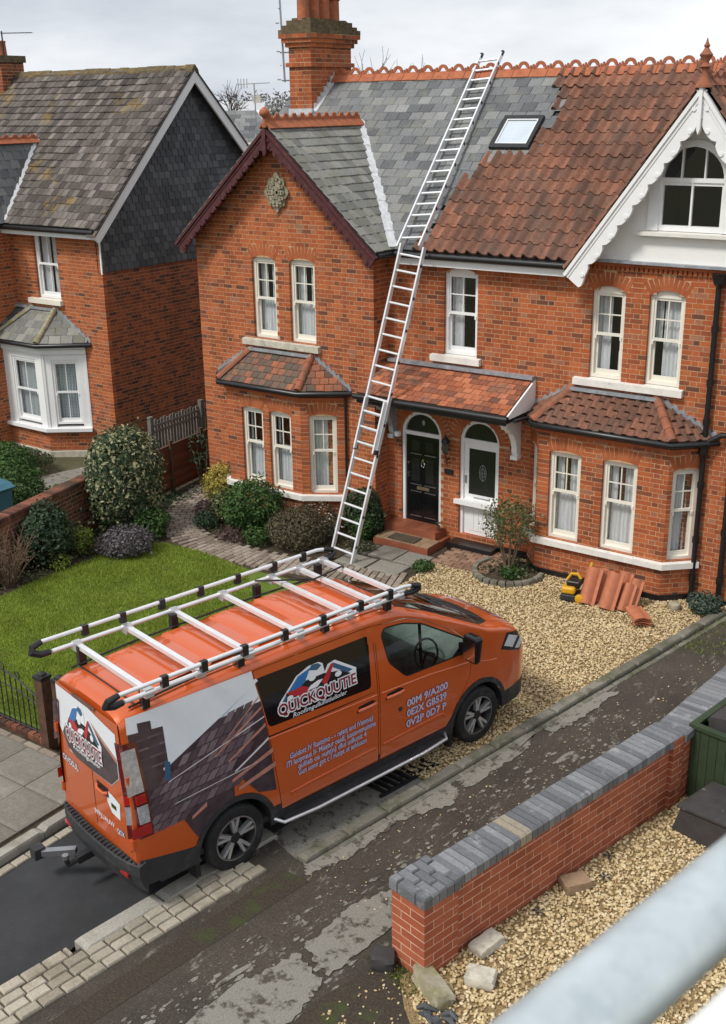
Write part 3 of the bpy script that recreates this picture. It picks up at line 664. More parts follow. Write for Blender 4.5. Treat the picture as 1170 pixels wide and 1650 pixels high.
mops = [dict(x0=X(-10.04), x1=X(-9.39), z0=3.46, z1=4.84, rise=.08, ring=.2),
        dict(x0=X(-7.35), x1=X(-6.80), z0=3.38, z1=4.74, rise=.09, ring=.21), dict(x0=X(-6.42), x1=X(-5.86), z0=3.38, z1=4.74, rise=.09, ring=.21),
        dict(x0=X(-10.91), x1=X(-10.07), z0=.25, z1=1.95, rise=.41, ring=.2), dict(x0=X(-9.70), x1=X(-8.91), z0=.2, z1=1.98, rise=.38, ring=.2)]
brick_wall(H, fm, [(0, 0), (6.9, 0), (6.9, 5.22), (0, 5.22)], mops, 'front_wall')
sash(H, fm, mops[0], mat='white', curt=[(0, .42, 0, .98), (.85, 1, .45, .98)])
sill(H, fm, X(-10.27), X(-9.30), 3.33, 3.455, mat='stone_white')
sash(H, fm, mops[1], mat='cream', curt=[(0, .5, 0, .98), (.8, 1, 0, .3)])
sash(H, fm, mops[2], mat='cream', curt=[(.3, 1, 0, .98), (.0, .25, .5, .98)])
sill(H, fm, X(-7.58), X(-5.78), 3.25, 3.375, mat='stone_white')
# courses of projecting bricks under the gable
dn = MB(fm)
for i in range(46): dn.box(3.55+i*.075, 3.55+i*.075+.05, -.04, .02, 5.08, 5.14)
dn.build('dentil_course', 'brick_rubbed', H)
MB(fm).box(3.5, 6.9, -.05, .02, 5.143, 5.2).build('string_course', 'brick_rubbed', H)
brick_wall(H, Fr((WX, 22, 0), -PI/2), [(0, 0), (5.84, 0), (5.84, 5.15), (0, 5.15)], (), 'side_wall')
MB().box(WX+.13, -4.3, 21.9, 22, 0, 5.15).build('rear_wall', 'brick_side', H)
brick_wall(H, Fr((-4.29, FY+.1, 0), PI/2), [(0, 0), (5.4, 0), (5.4, 5.15), (2.9, 7.75), (0, 5.15)], (), 'side_wall')
MB(fm).box(X(-8.9), X(-8.3), -.02, .02, 0, .16).build('plinth', 'black', H)
MB(fm).box(X(-5.36), X(-4.3), -.02, .02, 0, .1).build('plinth', 'black', H)
# gable panel (white render) on the right
fg = Fr((-7.62, FY-.03, 0)); GX = lambda x: x+7.62
gop = dict(x0=GX(-6.42), x1=GX(-5.36), z0=5.70, z1=6.42, rise=.53)
def plain_wall(root, fr, poly, ops, name, mat, ch=.05, deep=.12):
    mb = MB(fr); zmin = min(p[1] for p in poly); zmax = max(p[1] for p in poly); n = int(math.ceil((zmax-zmin)/ch))
    for i in range(n):
        z = zmin+i*ch; z2 = min(z+ch, zmax); zm = (z+z2)/2; iv = spans(poly, zm)
        for op in ops:
            c = cut_at(op, zm, False)
            if c: iv = sub(iv, *c)
        for a, b in iv: mb.add([(a, 0, z), (b, 0, z), (b, 0, z2), (a, 0, z2), (a, deep, z), (b, deep, z), (b, deep, z2), (a, deep, z2)], [(0, 1, 2, 3), (1, 5, 6, 2), (4, 0, 3, 7)])
    return mb.build(name, mat, root)
plain_wall(H, fg, [(0, 5.24), (3.8, 5.24), (3.8, 5.3), (1.88, 7.62), (.0, 5.3)], [gop], 'gable_panel', 'render', .03)
MB(fg).box(-.05, 3.85, -.09, .02, 5.2, 5.24).build('gable_ledge', 'lead', H)
# arched gable window
g = MB(fg); x0, x1, z0, z1 = gop['x0'], gop['x1'], gop['z0'], gop['z1']
g.box(x0-.1, x0+.06, -.035, .1, z0, z1+.02).box(x1-.06, x1+.1, -.035, .1, z0, z1+.02).box(x0+.06, x1-.06, .0, .1, z0, z0+.08)
ao = arc_pts(gop, -.03, 18); ai = arc_pts(gop, .07, 18)
for i in range(17): g.prism([ai[i], ao[i], ao[i+1], ai[i+1]][::-1], -.04, .1)
g.box(x0+.06, x1-.06, -.01, .08, z1-.03, z1+.03)
for xx in (x0+.06, x1-.1): g.box(xx, xx+.04, .01, .06, z0+.08, z1-.03)
g.box(x0+.1, x1-.1, .01, .06, z1-.075, z1-.03)
gw = g.build('window', 'white', H); xm = (x0+x1)/2
MB(fg).box(xm-.014, xm+.014, .0, .05, z0+.08, z1-.03).build('glazing_bar', 'white', gw)
for t in (-.17, .17): MB(fg).box(xm+t-.011, xm+t+.011, -.01, .05, z1+.03, z1+.03+.40).build('glazing_bar', 'white', gw)
MB(fg).box(x0+.08, xm, .03, .036, z0+.08, z1-.03).build('pane', 'glass', gw); MB(fg).box(xm, x1-.08, .03, .036, z0+.08, z1-.03).build('pane', 'glass', gw)
MB(fg).prism([(x0+.05, z1+.03), (x1-.05, z1+.03)]+arc_pts(gop, .05, 14), .03, .036).build('pane', 'glass', gw)
MB(fg).add([(x0+.02, .9, z0), (x1-.02, .9, z0), (x1-.02, .9, z1+.5), (x0+.02, .9, z1+.5), (x0+.02, .1, z0), (x1-.02, .1, z0), (x1-.02, .1, z1+.5), (x0+.02, .1, z1+.5)], [(0, 1, 2, 3), (4, 0, 3, 7), (1, 5, 6, 2), (4, 5, 1, 0), (3, 2, 6, 7)]).build('room', 'dark_in', gw)
sill(H, fg, x0-.22, x1+.25, z0-.07, z0, .12, 'stone_white')
for i in range(3): MB(fg).box(xm-.36+i*.07, xm+.36-i*.07, -.03-.006*(i % 2), .01, 6.985+i*.115, 6.985+i*.115+.11).build('weatherboard', 'white', H)
# --- roofs
EY, EZ, RY, RZ = 16.3, 5.17, 19.5, 7.98
sl_ = (RZ-EZ)/(RY-EY); ry = lambda z: EY+(z-EZ)/sl_
rp_ = lambda x, y, d=0: (x, y, EZ+(y-EY)*sl_+d)
vt = (-13.2, ry(7.18), 7.18); gv = (-5.74, ry(7.70), 7.70)
main_poly = [rp_(-10.95, EY), rp_(-7.62, EY), gv, rp_(-3.9, EY), rp_(-3.9, RY), rp_(-15.35, RY), rp_(-15.35, EY+.2), vt]
skyl = [rp_(-10.10, 18.08), rp_(-9.35, 18.08), rp_(-9.35, 18.62), rp_(-10.02, 18.62)]
chim = [rp_(-15.06, 18.76), rp_(-14.5, 18.76), rp_(-14.5, RY+.1), rp_(-15.06, RY+.1)]
def bound(y):
    ys = [16.3, 17.22, 17.8, 18.0, 18.02, 18.6, 19.5]; xs = [-10.45, -10.3, -10.1, -9.95, -9.25, -9.12, -9.5]
    return float(np.interp(y, ys, xs))
dk = MB(); T = [Vector(p)-Vector((0, 0, .02)) for p in main_poly]
dk.add([T[0], T[1], T[2], (-5.74, RY, RZ-.02), (-10.95, RY, RZ-.02)], [(0, 1, 2, 3, 4)])
dk.add([T[2], T[3], T[4], (-5.74, RY, RZ-.02)], [(0, 1, 2, 3)]); dk.add([T[0], (-10.95, RY, RZ-.02), T[5], T[6], T[7]], [(0, 1, 2, 4), (2, 3, 4)])
dk.add([(-3.9, RY, RZ-.02), (-15.35, RY, RZ-.02), (-15.35, 22.4, EZ), (-3.9, 22.4, EZ)], [(0, 1, 2, 3)])
main_roof = dk.build('main_roof', 'deck', H)
tile_field(H, main_roof, rp_(-10.95, EY), rp_(-7.62, EY), main_poly, .205, .265, .017, 'slate', 'slate', 'slate', [skyl, chim], skip=lambda p: p.x > bound(p.y))
tile_field(H, main_roof, rp_(-10.95, EY), rp_(-7.62, EY), main_poly, .275, .205, .034, 'pan', 'tile_clay', 'roof_tile', [skyl], skip=lambda p: p.x < bound(p.y)-.02, over=1.3, stag=False, jit=.012)
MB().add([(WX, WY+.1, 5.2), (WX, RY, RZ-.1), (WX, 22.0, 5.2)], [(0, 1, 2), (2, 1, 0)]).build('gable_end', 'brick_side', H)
# wing roof
wr_front = WY-.3; wp = [(-10.95, wr_front, EZ), (-10.95, EY, EZ), vt, (-13.2, wr_front, 7.18)]
wl = [(-15.45, wr_front, EZ), (-15.45, EY+.25, EZ), vt, (-13.2, wr_front, 7.18)]
dk = MB()
for P in (wp, wl): dk.add([Vector(p)-Vector((0, 0, .02)) for p in P], [(0, 1, 2, 3)])
wing_roof = dk.build('wing_roof', 'deck', H)
tile_field(H, wing_roof, wp[0], wp[1], wp, .19, .215, .016, 'slate', 'slate_wing', 'slate')
tile_field(H, wing_roof, wl[0], wl[1], wl, .19, .215, .012, 'slate', 'slate_wing', 'slate')
va = Vector(vt)+Vector((0, 0, .05)); vb = Vector((-10.92, EY-.02, EZ+.05))
vf = MB(); nseg = 9
for i in range(nseg):
    p, q = vb+(va-vb)*i/nseg, vb+(va-vb)*(i+1.02)/nseg; vf.beam(p+Vector((0, 0, .006*(i % 2))), q+Vector((0, 0, .006*(i % 2))), .17, .035, (.5, -.5, 1))
vf.build('valley_flashing', 'lead_pale', wing_roof)
# right gable roof
gp_r = [(-3.83, FY-.35, 5.06), (-3.83, EY, 5.06), gv, (-5.74, FY-.35, 7.70)]; gp_l = [(-7.65, FY-.35, 5.06), (-7.65, EY, 5.06), gv, (-5.74, FY-.35, 7.70)]
dk = MB()
for P in (gp_r, gp_l): dk.add([Vector(p)-Vector((0, 0, .02)) for p in P], [(0, 1, 2, 3)])
gable_roof = dk.build('gable_roof', 'deck', H)
tile_field(H, gable_roof, gp_r[0], gp_r[1], gp_r, .275, .205, .03, 'pan', 'tile_clay', 'roof_tile', over=1.3, stag=False)
tile_field(H, gable_roof, gp_l[0], gp_l[1], gp_l, .275, .205, .03, 'pan', 'tile_clay', 'roof_tile', over=1.3, stag=False)
# ridges and finials
ridge(H, (-14.48, RY, RZ+.03), (-4.0, RY, RZ+.03), .34, 'crest_ring', 'terra', main_roof, 1.05)
ridge(H, (-13.2, wr_front-.03, 7.22), (-13.2, vt[1]-.05, 7.22), .24, 'crest', 'terra', wing_roof, 1.0)
ridge(H, (-5.74, FY-.3, 7.74), (-5.74, gv[1]-.05, 7.74), .3, 'crest', 'terra_dull', gable_roof, .8)
fin = [(.13, 0), (.12, .04), (.07, .09), (.045, .2), (.05, .25), (.085, .28), (.05, .31), (.045, .34), (.075, .40), (.095, .44), (.06, .48), (.03, .53), (.045, .56), (.02, .6), (.006, .66)]
MB().lathe((-5.74, FY-.33, 7.66), [(a*.95, b*.95) for a, b in fin], 14).build('finial', 'terra_dull', H, True)
MB().lathe((-13.2, wr_front-.02, 7.16), [(.05, 0), (.045, .1), (.03, .14), (.05, .17), (.085, .2), (.095, .24), (.08, .28), (.04, .31), (.015, .33)], 12).build('finial', 'terra', H, True)
# bargeboards
fb = Fr((0, WY-.3, 0))
barge(H, fb, (-15.50, 5.10), (-13.2, 7.16), .185, 'maroon', 17, amp=.05)
barge(H, fb, (-10.90, 5.10), (-13.2, 7.16), .185, 'maroon', 17, amp=.05)
MB(fb).prism([(-13.24, 6.75), (-13.2, 6.68), (-13.16, 6.75), (-13.16, 7.14), (-13.24, 7.14)], -.075, .03).build('gable_pendant', 'maroon', H)
fb = Fr((0, FY-.35, 0))
barge(H, fb, (-7.68, 5.02), (-5.74, 7.68), .235, 'white', 9, amp=.05, drop=.2)
barge(H, fb, (-3.80, 5.02), (-5.74, 7.68), .235, 'white', 9, amp=.05, drop=.2)
MB(fb).prism([(-5.765, 7.12), (-5.74, 7.05), (-5.715, 7.12), (-5.715, 7.66), (-5.765, 7.66)], -.08, .03).build('gable_pendant', 'white', H)
MB().add([(-7.6, FY-.32, 5.08), (-7.6, FY, 5.08), (-5.74, FY, 7.6), (-5.74, FY-.32, 7.6)], [(0, 1, 2, 3)]).build('soffit', 'white', H)
MB().add([(-3.88, FY-.32, 5.08), (-3.88, FY, 5.08), (-5.74, FY, 7.6), (-5.74, FY-.32, 7.6)], [(3, 2, 1, 0)]).build('soffit', 'white', H)
# plaque with scrolled outline
pl = []
for t in np.linspace(0, 2*PI, 48, endpoint=False):
    r = 1+.10*math.cos(8*t)+.06*math.cos(4*t); pl.append((-13.23-WX+.235*r*math.cos(t), 6.07+.30*r*math.sin(t)*(1.0)))
mb = MB(fw1); mb.prism(pl, -.05, .02)
pq = mb.build('wall_plaque', 'plaque', H)
cv = MB(fw1)
for ring_r, cnt, sz in ((.62, 10, .045), (.3, 6, .05), (0, 1, .07), (.84, 14, .03)):
    for i in range(cnt):
        t = 2*PI*i/cnt; cx, cz = -13.23-WX+.21*ring_r*math.cos(t), 6.07+.27*ring_r*math.sin(t)
        cv.prism([(cx+sz*math.cos(a), cz+sz*math.sin(a)) for a in np.linspace(0, 2*PI, 7, endpoint=False)], -.085-.01*(i % 2), -.048)
cv.build('carving', 'plaque', pq)
# eaves
gutter(H, [(-10.85, EY-.06, EZ-.05), (-7.72, EY-.06, EZ-.05)], .055)
MB().box(-10.85, -7.75, EY-.01, EY+.03, EZ-.22, EZ-.03).build('fascia', 'white', H)
MB().box(-10.85, -7.75, EY+.03, FY, EZ-.14, EZ-.11).build('soffit', 'white', H)
gutter(H, [(-10.93, WY-.25, EZ-.06), (-10.93, EY-.02, EZ-.06)], .05)
# skylight
sv = Vector((0, 1, sl_)).normalized(); sn = Vector((0, -sl_, 1)).normalized(); so_ = Vector(rp_(-10.10, 18.06))
frs = cols((1, 0, 0), sv, sn, so_); LS = .77
sk = MB(frs).box(0, .07, 0, LS, 0, .1).box(.69, .76, 0, LS, 0, .1).box(.07, .69, 0, .09, 0, .1).box(.07, .69, LS-.07, LS, 0, .1).build('skylight', 'black', H)
MB(frs).box(.075, .685, .13, LS-.1, .045, .06).build('pane', 'glass_dark', sk)
MB(frs).box(.08, .68, .14, LS-.11, .062, .068).build('blind', 'print_sky', sk)
MB(frs).box(.07, .10, .09, LS-.07, .05, .085).box(.66, .69, .09, LS-.07, .05, .085).box(.1, .66, .09, .125, .05, .085).box(.1, .66, LS-.1, LS-.07, .05, .085).build('sash_frame', 'alu_white', sk)
MB(frs).box(-.04, .8, -.1, 0, .0, .03).build('apron_flashing', 'lead', sk)
# chimney
cx0, cx1, cy0, cy1 = -15.06, -14.52, 18.78, 20.12
def stack(x0, x1, y0, y1, z0, z1, name):
    for (o, th, ln) in (((x0, y0, 0), 0, x1-x0), ((x1, y0, 0), PI/2, y1-y0), ((x1, y1, 0), PI, x1-x0), ((x0, y1, 0), -PI/2, y1-y0)):
        brick_wall(H, Fr(o, th), [(0, z0), (ln, z0), (ln, z1), (0, z1)], (), name, deep=.1)
stack(cx0, cx1, cy0, cy1, 6.9, 8.76, 'chimney_stack')
stack(cx0-.05, cx1+.05, cy0-.05, cy1+.05, 8.22, 8.3, 'chimney_band')
for i, (e, za, zb) in enumerate(((.05, 8.58, 8.66), (.1, 8.66, 8.74), (.14, 8.74, 8.82))): stack(cx0-e, cx1+e, cy0-e, cy1+e, za, zb, 'chimney_corbel')
mb = MB()
for i, (e, za, zb) in enumerate(((.145, 8.82, 8.9), (.09, 8.9, 8.98), (.03, 8.98, 9.06), (-.05, 9.06, 9.1))):
    for k in range(9):       # rough flaunching, broken into lumps
        ya = cy0-e+(cy1-cy0+2*e)*k/9; yb = ya+(cy1-cy0+2*e)/9
        mb.box(cx0-e+random.uniform(-.015, .015), cx1+e+random.uniform(-.015, .015), ya, yb, za, zb+random.uniform(-.015, .01))
mb.build('chimney_cap', 'moss', H)
for k in range(4):
    y = cy0+.16+k*.33; h = (.6, .56, .58, .5)[k]
    MB().lathe((-14.8, y, 9.06), [(.13, 0), (.12, .05), (.115, h*.8), (.14, h*.84), (.14, h*.9), (.11, h*.93), (.12, h), (.095, h), (.09, h-.1)], 16).build('chimney_pot', 'terra', H, True)
mb = MB()
for i in range(7):
    y = cy0+.05+i*.11; z = EZ+(y-EY)*sl_; mb.box(cx1+.001, cx1+.03, y, y+.125, z-.05, z+.16+.02*(i % 2))
mb.beam((cx1+.05, cy0, EZ+(cy0-EY)*sl_+.035), (cx1+.05, RY, RZ+.035), .14, .03, (0, -1, 1))
mb.box(cx0, cx1+.04, cy0-.06, cy0, EZ+(cy0-EY)*sl_-.03, EZ+(cy0-EY)*sl_+.1)
mb.build('chimney_flashing', 'lead_pale', H)
ae = MB().tube([(-15.28, 18.9, 7.95), (-15.36, 18.88, 10.4)], .02, 6)
for i in range(9): z = 8.0+i*.26; ae.tube([(-15.36, 18.88, z), (-15.36+.05*(1 if i % 2 else -1), 18.83, z)], .012, 5)
ae.tube([(-15.06, 18.95, 7.98), (-15.34, 18.88, 7.98)], .014, 5).tube([(-15.06, 18.95, 8.5), (-15.36, 18.88, 8.5)], .014, 5)
ae.build('aerial_mast', 'steel', H)

# --- bays
def brick_bay(A, B, Cc, D, fops, cops, ze, topL, topR, tmat, tkey, hipmat, gauge, width, th, curts, ccurt, wmat_='cream', sillmat='stone_white'):
    for k, (p, q, ops) in enumerate(((A, B, cops), (B, Cc, fops), (Cc, D, cops))):
        th_, ln = canted(p, q); fr = Fr((p[0], p[1], 0), th_)
        O = [dict(o) for o in ops]
        if k != 1:
            for o in O: c = ln/2; hw = min(.255, ln/2-.07); o['x0'], o['x1'] = c-hw, c+hw
        brick_wall(H, fr, [(0, 0), (ln, 0), (ln, ze), (0, ze)], O, 'bay_wall')
        for i, o in enumerate(O): sash(H, fr, o, mat=wmat_, curt=(curts if k == 1 else ccurt), room=.28, split=.55)
    P = [A, B, Cc, D]
    bay_band(P, .085, .575, .69).build('bay_sill', sillmat, H)
    bay_band(P, .018, -.05, .13).build('plinth', 'black', H)
    bay_band(P, .05, ze-.13, ze-.07).build('bay_cornice', 'brick_rubbed', H)
    return bay_roof(H, A, B, Cc, D, ze+.04, topL, topR, tmat, tkey, gauge, width, th, hipmat)
cop = [dict(x0=0, x1=1, z0=.69, z1=2.17, rise=.05, ring=.2)]
A, B, Cc, D = (-8.32, FY), (-7.97, FY-.4), (-5.76, FY-.4), (-5.34, FY)
brick_bay(A, B, Cc, D, [dict(x0=.20, x1=.76, z0=.69, z1=2.17, rise=.05, ring=.2), dict(x0=1.13, x1=1.71, z0=.69, z1=2.17, rise=.05, ring=.2)], cop, 2.62, (-7.58, 3.16), (-6.2, 3.16), 'tile_clay', 'pan', 'terra_dull', .135, .19, .017, [(0, 1, .02, .53), (0, .3, .53, .97), (.55, 1, .53, .97)], [(0, 1, .02, .53), (.1, .9, .53, .97)])
A, B, Cc, D = (-14.72, WY), (-14.33, WY-.42), (-12.55, WY-.42), (-11.86, WY)
brick_bay(A, B, Cc, D, [dict(x0=.36, x1=.88, z0=.69, z1=2.15, rise=.05, ring=.2), dict(x0=1.03, x1=1.55, z0=.69, z1=2.15, rise=.05, ring=.2)], cop, 2.62, (-13.97, 3.2), (-12.57, 3.2), 'tile_bay', 'slate', 'terra_dull', .14, .16, .014, [(0, 1, .02, .56), (0, .12, .56, .97)], [(0, 1, .02, .97)])
# --- door canopy
cx0, cx1, cyf, zt, zb = -11.22, -8.3, FY-.95, 3.22, 2.80
cp = [(cx0, cyf, zb), (cx1, cyf, zb), (cx1, FY, zt), (cx0, FY, zt)]
canopy = MB().add(cp+[(cx0, cyf, zb-.06), (cx1, cyf, zb-.06), (cx1, FY, zt-.1), (cx0, FY, zt-.1)], [(0, 1, 2, 3), (7, 6, 5, 4), (0, 4, 5, 1), (1, 5, 6, 2), (3, 7, 4, 0)]).build('door_canopy', 'deck', H)
tile_field(H, canopy, cp[0], cp[1], cp, .135, .165, .014, 'slate', 'tile_red', 'roof_tile')
MB().beam((cx0+.1, FY-.06, zt+.035), (cx1+.03, FY-.06, zt+.035), .16, .05).build('lead_flashing', 'lead', canopy)
MB().prism([(cyf+.02, zb-.06), (FY, zb-.06), (FY, zt+.0), (cyf+.02, zb+.0)], cx1-.0, cx1+.035, 'x').build('canopy_cheek', 'white', canopy)
gutter(H, [(cx0-.03, cyf-.05, zb-.04), (cx1+.06, cyf-.05, zb-.04)], .05)
MB().box(cx0, cx1, cyf-.0, cyf+.03, zb-.16, zb-.062).build('fascia', 'black', canopy)
MB().box(cx0, cx1, cyf+.03, FY-.01, zb-.14, zb-.11).build('soffit', 'dark_in', canopy)
for xb in (-8.55, -11.05):
    th = np.linspace(0, PI/2, 9)
    pts = [(FY, 1.85), (FY, 2.66), (FY-.62, 2.66), (FY-.64, 2.6), (FY-.60, 2.53), (FY-.55, 2.50), (FY-.52, 2.44), (FY-.45, 2.43), (FY-.38, 2.36), (FY-.28, 2.30), (FY-.2, 2.18), (FY-.15, 2.05), (FY-.14, 1.95), (FY-.09, 1.87)]
    br = MB().prism(pts, xb-.05, xb+.05, 'x').build('canopy_bracket', 'white' if xb > -9 else 'lead', canopy)
    MB().lathe((xb, FY-.5, 2.5), [(.07, -.0)], 4) if False else None
    MB().prism([(FY-.50+.065*math.cos(t), 2.56+.065*math.sin(t)) for t in np.linspace(0, 2*PI, 14, endpoint=False)], xb-.07, xb+.07, 'x').build('scroll', 'white' if xb > -9 else 'lead', br)
    MB().box(xb-.065, xb+.065, FY-.16, FY, 1.83, 1.9).build('scroll_foot', 'white' if xb > -9 else 'lead', br)
# --- doors
def door_frame(op, mat, y0=.03, y1=.13, fwid=.06, ztr=1.9):
    f = MB(fm); x0, x1 = op['x0'], op['x1']
    f.box(x0, x0+fwid, y0, y1, op['z0'], op['z1']).box(x1-fwid, x1, y0, y1, op['z0'], op['z1'])
    ao, ai = arc_pts(op, 0, 20), arc_pts(op, fwid, 20)
    for i in range(19): f.prism([ai[i], ao[i], ao[i+1], ai[i+1]][::-1], y0, y1)
    f.box(x0+fwid, x1-fwid, y0+.01, y1, ztr, ztr+.07); return f
dop = mops[3]; bd = door_frame(dop, 'white').build('door_frame', 'white', H)
MB(fm).prism([(dop['x0']+.05, 1.96), (dop['x1']-.05, 1.96)]+arc_pts(dop, .05, 14), .08, .09).build('fanlight', 'glass_dark', bd)
MB(fm).prism([(X(-10.49)+.03*math.cos(t), 2.14+.05*math.sin(t)) for t in np.linspace(0, 2*PI, 12, endpoint=False)], .074, .082).build('fanlight_motif', 'lead', bd)
xa, xb = dop['x0']+.06, dop['x1']-.06; L0 = MB(fm).box(xa, xb, .075, .12, .27, 1.9).build('door', 'black_gloss', H); L0['label'] = 'black panelled front door with chrome knocker'
def panel(x0, x1, z0, z1, mat='black_gloss', par=L0, y=.075):
    p = MB(fm).box(x0, x1, y-.006, y+.002, z0, z0+.018).box(x0, x1, y-.006, y+.002, z1-.018, z1).box(x0, x0+.018, y-.006, y+.002, z0+.018, z1-.018).box(x1-.018, x1, y-.006, y+.002, z0+.018, z1-.018); p.build('panel', mat, par)
wd = xb-xa
for (pz0, pz1) in ((1.58, 1.82), (.98, 1.5), (.38, .78)):
    panel(xa+.09, xa+wd*.46, pz0, pz1); panel(xb-wd*.46, xb-.09, pz0, pz1)
for zz in (1.535, .955, .82, .345):      # weather-worn pale beads
    for s in (0, 1): q0 = xa+.09 if s == 0 else xb-wd*.46; MB(fm).box(q0, q0+wd*.46-.09, .062, .0748, zz, zz+.012).build('bead', 'steel', L0)
for s in (0, 1):
    q0 = xa+.11 if s == 0 else xb-wd*.44; MB(fm).box(q0, q0+.17, .071, .0745, 1.61, 1.79).build('pane', 'glass_dark', L0); MB(fm).box(q0, q0+.17, .071, .0745, 1.02, 1.46).build('pane', 'glass_dark', L0)
kx = (xa+xb)/2
MB(fm).tube([(kx+.035*math.cos(t), .055, 1.36+.05*math.sin(t)) for t in np.linspace(0, 2*PI, 13)], .01, 6).box(kx-.02, kx+.02, .05, .076, 1.40, 1.46).build('knocker', 'chrome', L0, True)
MB(fm).box(kx-.13, kx+.13, .062, .0749, .87, .93).build('letterbox', 'brass', L0)
for zz in (1.16, 1.10, 1.36): MB(fm).prism([(xa+.05+.02*math.cos(t), zz+.02*math.sin(t)) for t in np.linspace(0, 2*PI, 10, endpoint=False)], .05, .0749).build('lock', 'chrome', L0)
dop = mops[4]; wdn = door_frame(dop, 'white', .05, .14, .06, 1.93).build('door_frame', 'white', H)
MB(fm).prism([(dop['x0']+.05, 1.99), (dop['x1']-.05, 1.99)]+arc_pts(dop, .05, 14), .09, .1).build('fanlight', 'glass_dark', wdn)
xa, xb = dop['x0']+.06, dop['x1']-.06
W0 = MB(fm).box(xa, xa+.09, .09, .13, .22, 1.93).box(xb-.05, xb, .09, .13, .22, 1.93).box(xa+.09, xb-.05, .09, .13, 1.82, 1.93).box(xa+.09, xb-.05, .09, .13, .22, .98).build('door', 'white', H); W0['label'] = 'white half-glazed door with a leaded motif'
MB(fm).box(xa+.09, xb-.05, .1, .106, .98, 1.82).build('pane', 'glass_dark', W0)
mx_, mz_ = (xa+xb)/2+.03, 1.40
mo = MB(fm)
for (rx, rz_) in ((.07, .15), (.04, .09)):
    P = [(mx_+rx*math.cos(t), .098, mz_+rz_*math.sin(t)) for t in np.linspace(0, 2*PI, 9)]; mo.tube(P, .005, 4, False)
mo.tube([(mx_-.07, .098, mz_), (mx_+.07, .098, mz_)], .004, 4).tube([(mx_, .098, mz_-.15), (mx_, .098, mz_+.15)], .004, 4).build('leaded_motif', 'lead', W0)
MB(fm).box(xa-.13, xb+.06, -.06, .09, .80, .88).build('weather_bar', 'white', W0)
MB(fm).box(xa+.2, xb-.15, .078, .09, .92, .935).build('letterbox', 'steel', W0)
for i in range(5): MB(fm).box(xa+.11+i*.1, xa+.11+i*.1+.094, .082, .092, .3, .78).build('panel', 'white', W0)
MB(fm).box(xa+.03, xa+.05, .06, .09, 1.18, 1.32).build('door_handle', 'steel', W0)
MB(fm).box(X(-9.75), X(-8.86), -.30, .05, 0, .14).build('door_step', 'black', H)
# steps to the black door
st = MB().box(-11.02, -9.86, 15.72, FY-.02, 0, .125).build('lower_step', 'quarry', H)
for i in range(6):
    for j in range(2): piece(H, 'step_tile', st, 'stone', cols((.185, 0, 0), (0, .2, 0), (0, 0, .02), (-11.0+i*.19, 15.74+j*.21, .127)), 'sand_tread')
s2 = MB().box(-11.06, -9.96, 16.14, FY+.06, .127, .262).build('upper_step', 'quarry', H)
for i in range(5): piece(H, 'step_tile', s2, 'stone', cols((.21, 0, 0), (0, .32, 0), (0, 0, .012), (-11.05+i*.217, 16.15, .262)), 'quarry')
# lantern, number plate, meter
lx = X(-9.90)
la = MB(fm).tube([(lx, -.01, 1.6), (lx, -.08, 1.58), (lx, -.14, 1.66), (lx, -.14, 1.72)], .012, 6).build('wall_lantern', 'iron', H, True)
MB(fm).lathe((lx, -.14, 1.72), [(.035, 0), (.05, .02), (.065, .2), (.085, .21), (.05, .27), (.02, .3), (.012, .35)], 8).build('lamp_cap', 'iron', la)
MB(fm).lathe((lx, -.14, 1.745), [(.054, 0), (.068, .16)], 8).build('lamp_glass', 'lens_clear', la)
MB(fm).tube([(lx-.02+.03*math.cos(t), -.02, 1.5+.03*math.sin(t)) for t in np.linspace(0, 5, 9)], .008, 5).build('scroll', 'iron', la)
npz = MB(fm).prism([(lx-.09, 1.33), (lx-.075, 1.30), (lx+.075, 1.30), (lx+.09, 1.33), (lx+.09, 1.37), (lx+.075, 1.40), (lx-.075, 1.40), (lx-.09, 1.37)], -.02, .0).build('number_plate', 'iron', H)
# downpipes
dp = MB().tube([(-5.36, FY-.09, 5.0), (-5.36, FY-.09, .06)], .042, 10)
for z in (4.3, 3.5, 2.9, 1.9, 1.0, .35): dp.tube([(-5.36, FY-.09, z), (-5.36, FY-.09, z+.09)], .056, 10)
dp.tube([(-5.36, FY-.09, .12), (-5.36, FY-.16, .02)], .045, 8).build('downpipe', 'black', H, True)
MB().lathe((-5.34, FY-.11, 4.95), [(.05, 0), (.1, .06), (.12, .17), (.13, .2)], 8).build('rainwater_hopper', 'black', H)
dp = MB().tube([(-5.34, FY-.13, 2.62), (-5.1, FY-.12, 2.78), (-4.4, FY-.1, 2.86)], .045, 10)
dp.tube([(-4.93, FY-.08, 2.75), (-4.93, FY-.08, .05)], .045, 10)
for z in (2.0, 1.2, .4): dp.tube([(-4.93, FY-.08, z), (-4.93, FY-.08, z+.09)], .058, 10)
dp.build('downpipe', 'black', H, True)
MB().lathe((-5.36, FY-.12, 2.40), [(.045, 0), (.075, .06), (.08, .22), (.09, .25)], 10).build('rainwater_hopper', 'black', H)
MB().tube([(-11.80, WY-.05, 2.6), (-11.80, WY-.05, .05)], .024, 8).build('downpipe', 'black', H, True)
MB().tube([(-8.14, FY-.95, 2.74), (-8.2, FY-.3, 2.66), (-8.42, FY-.1, 2.62)], .03, 6).build('gutter', 'black', H)
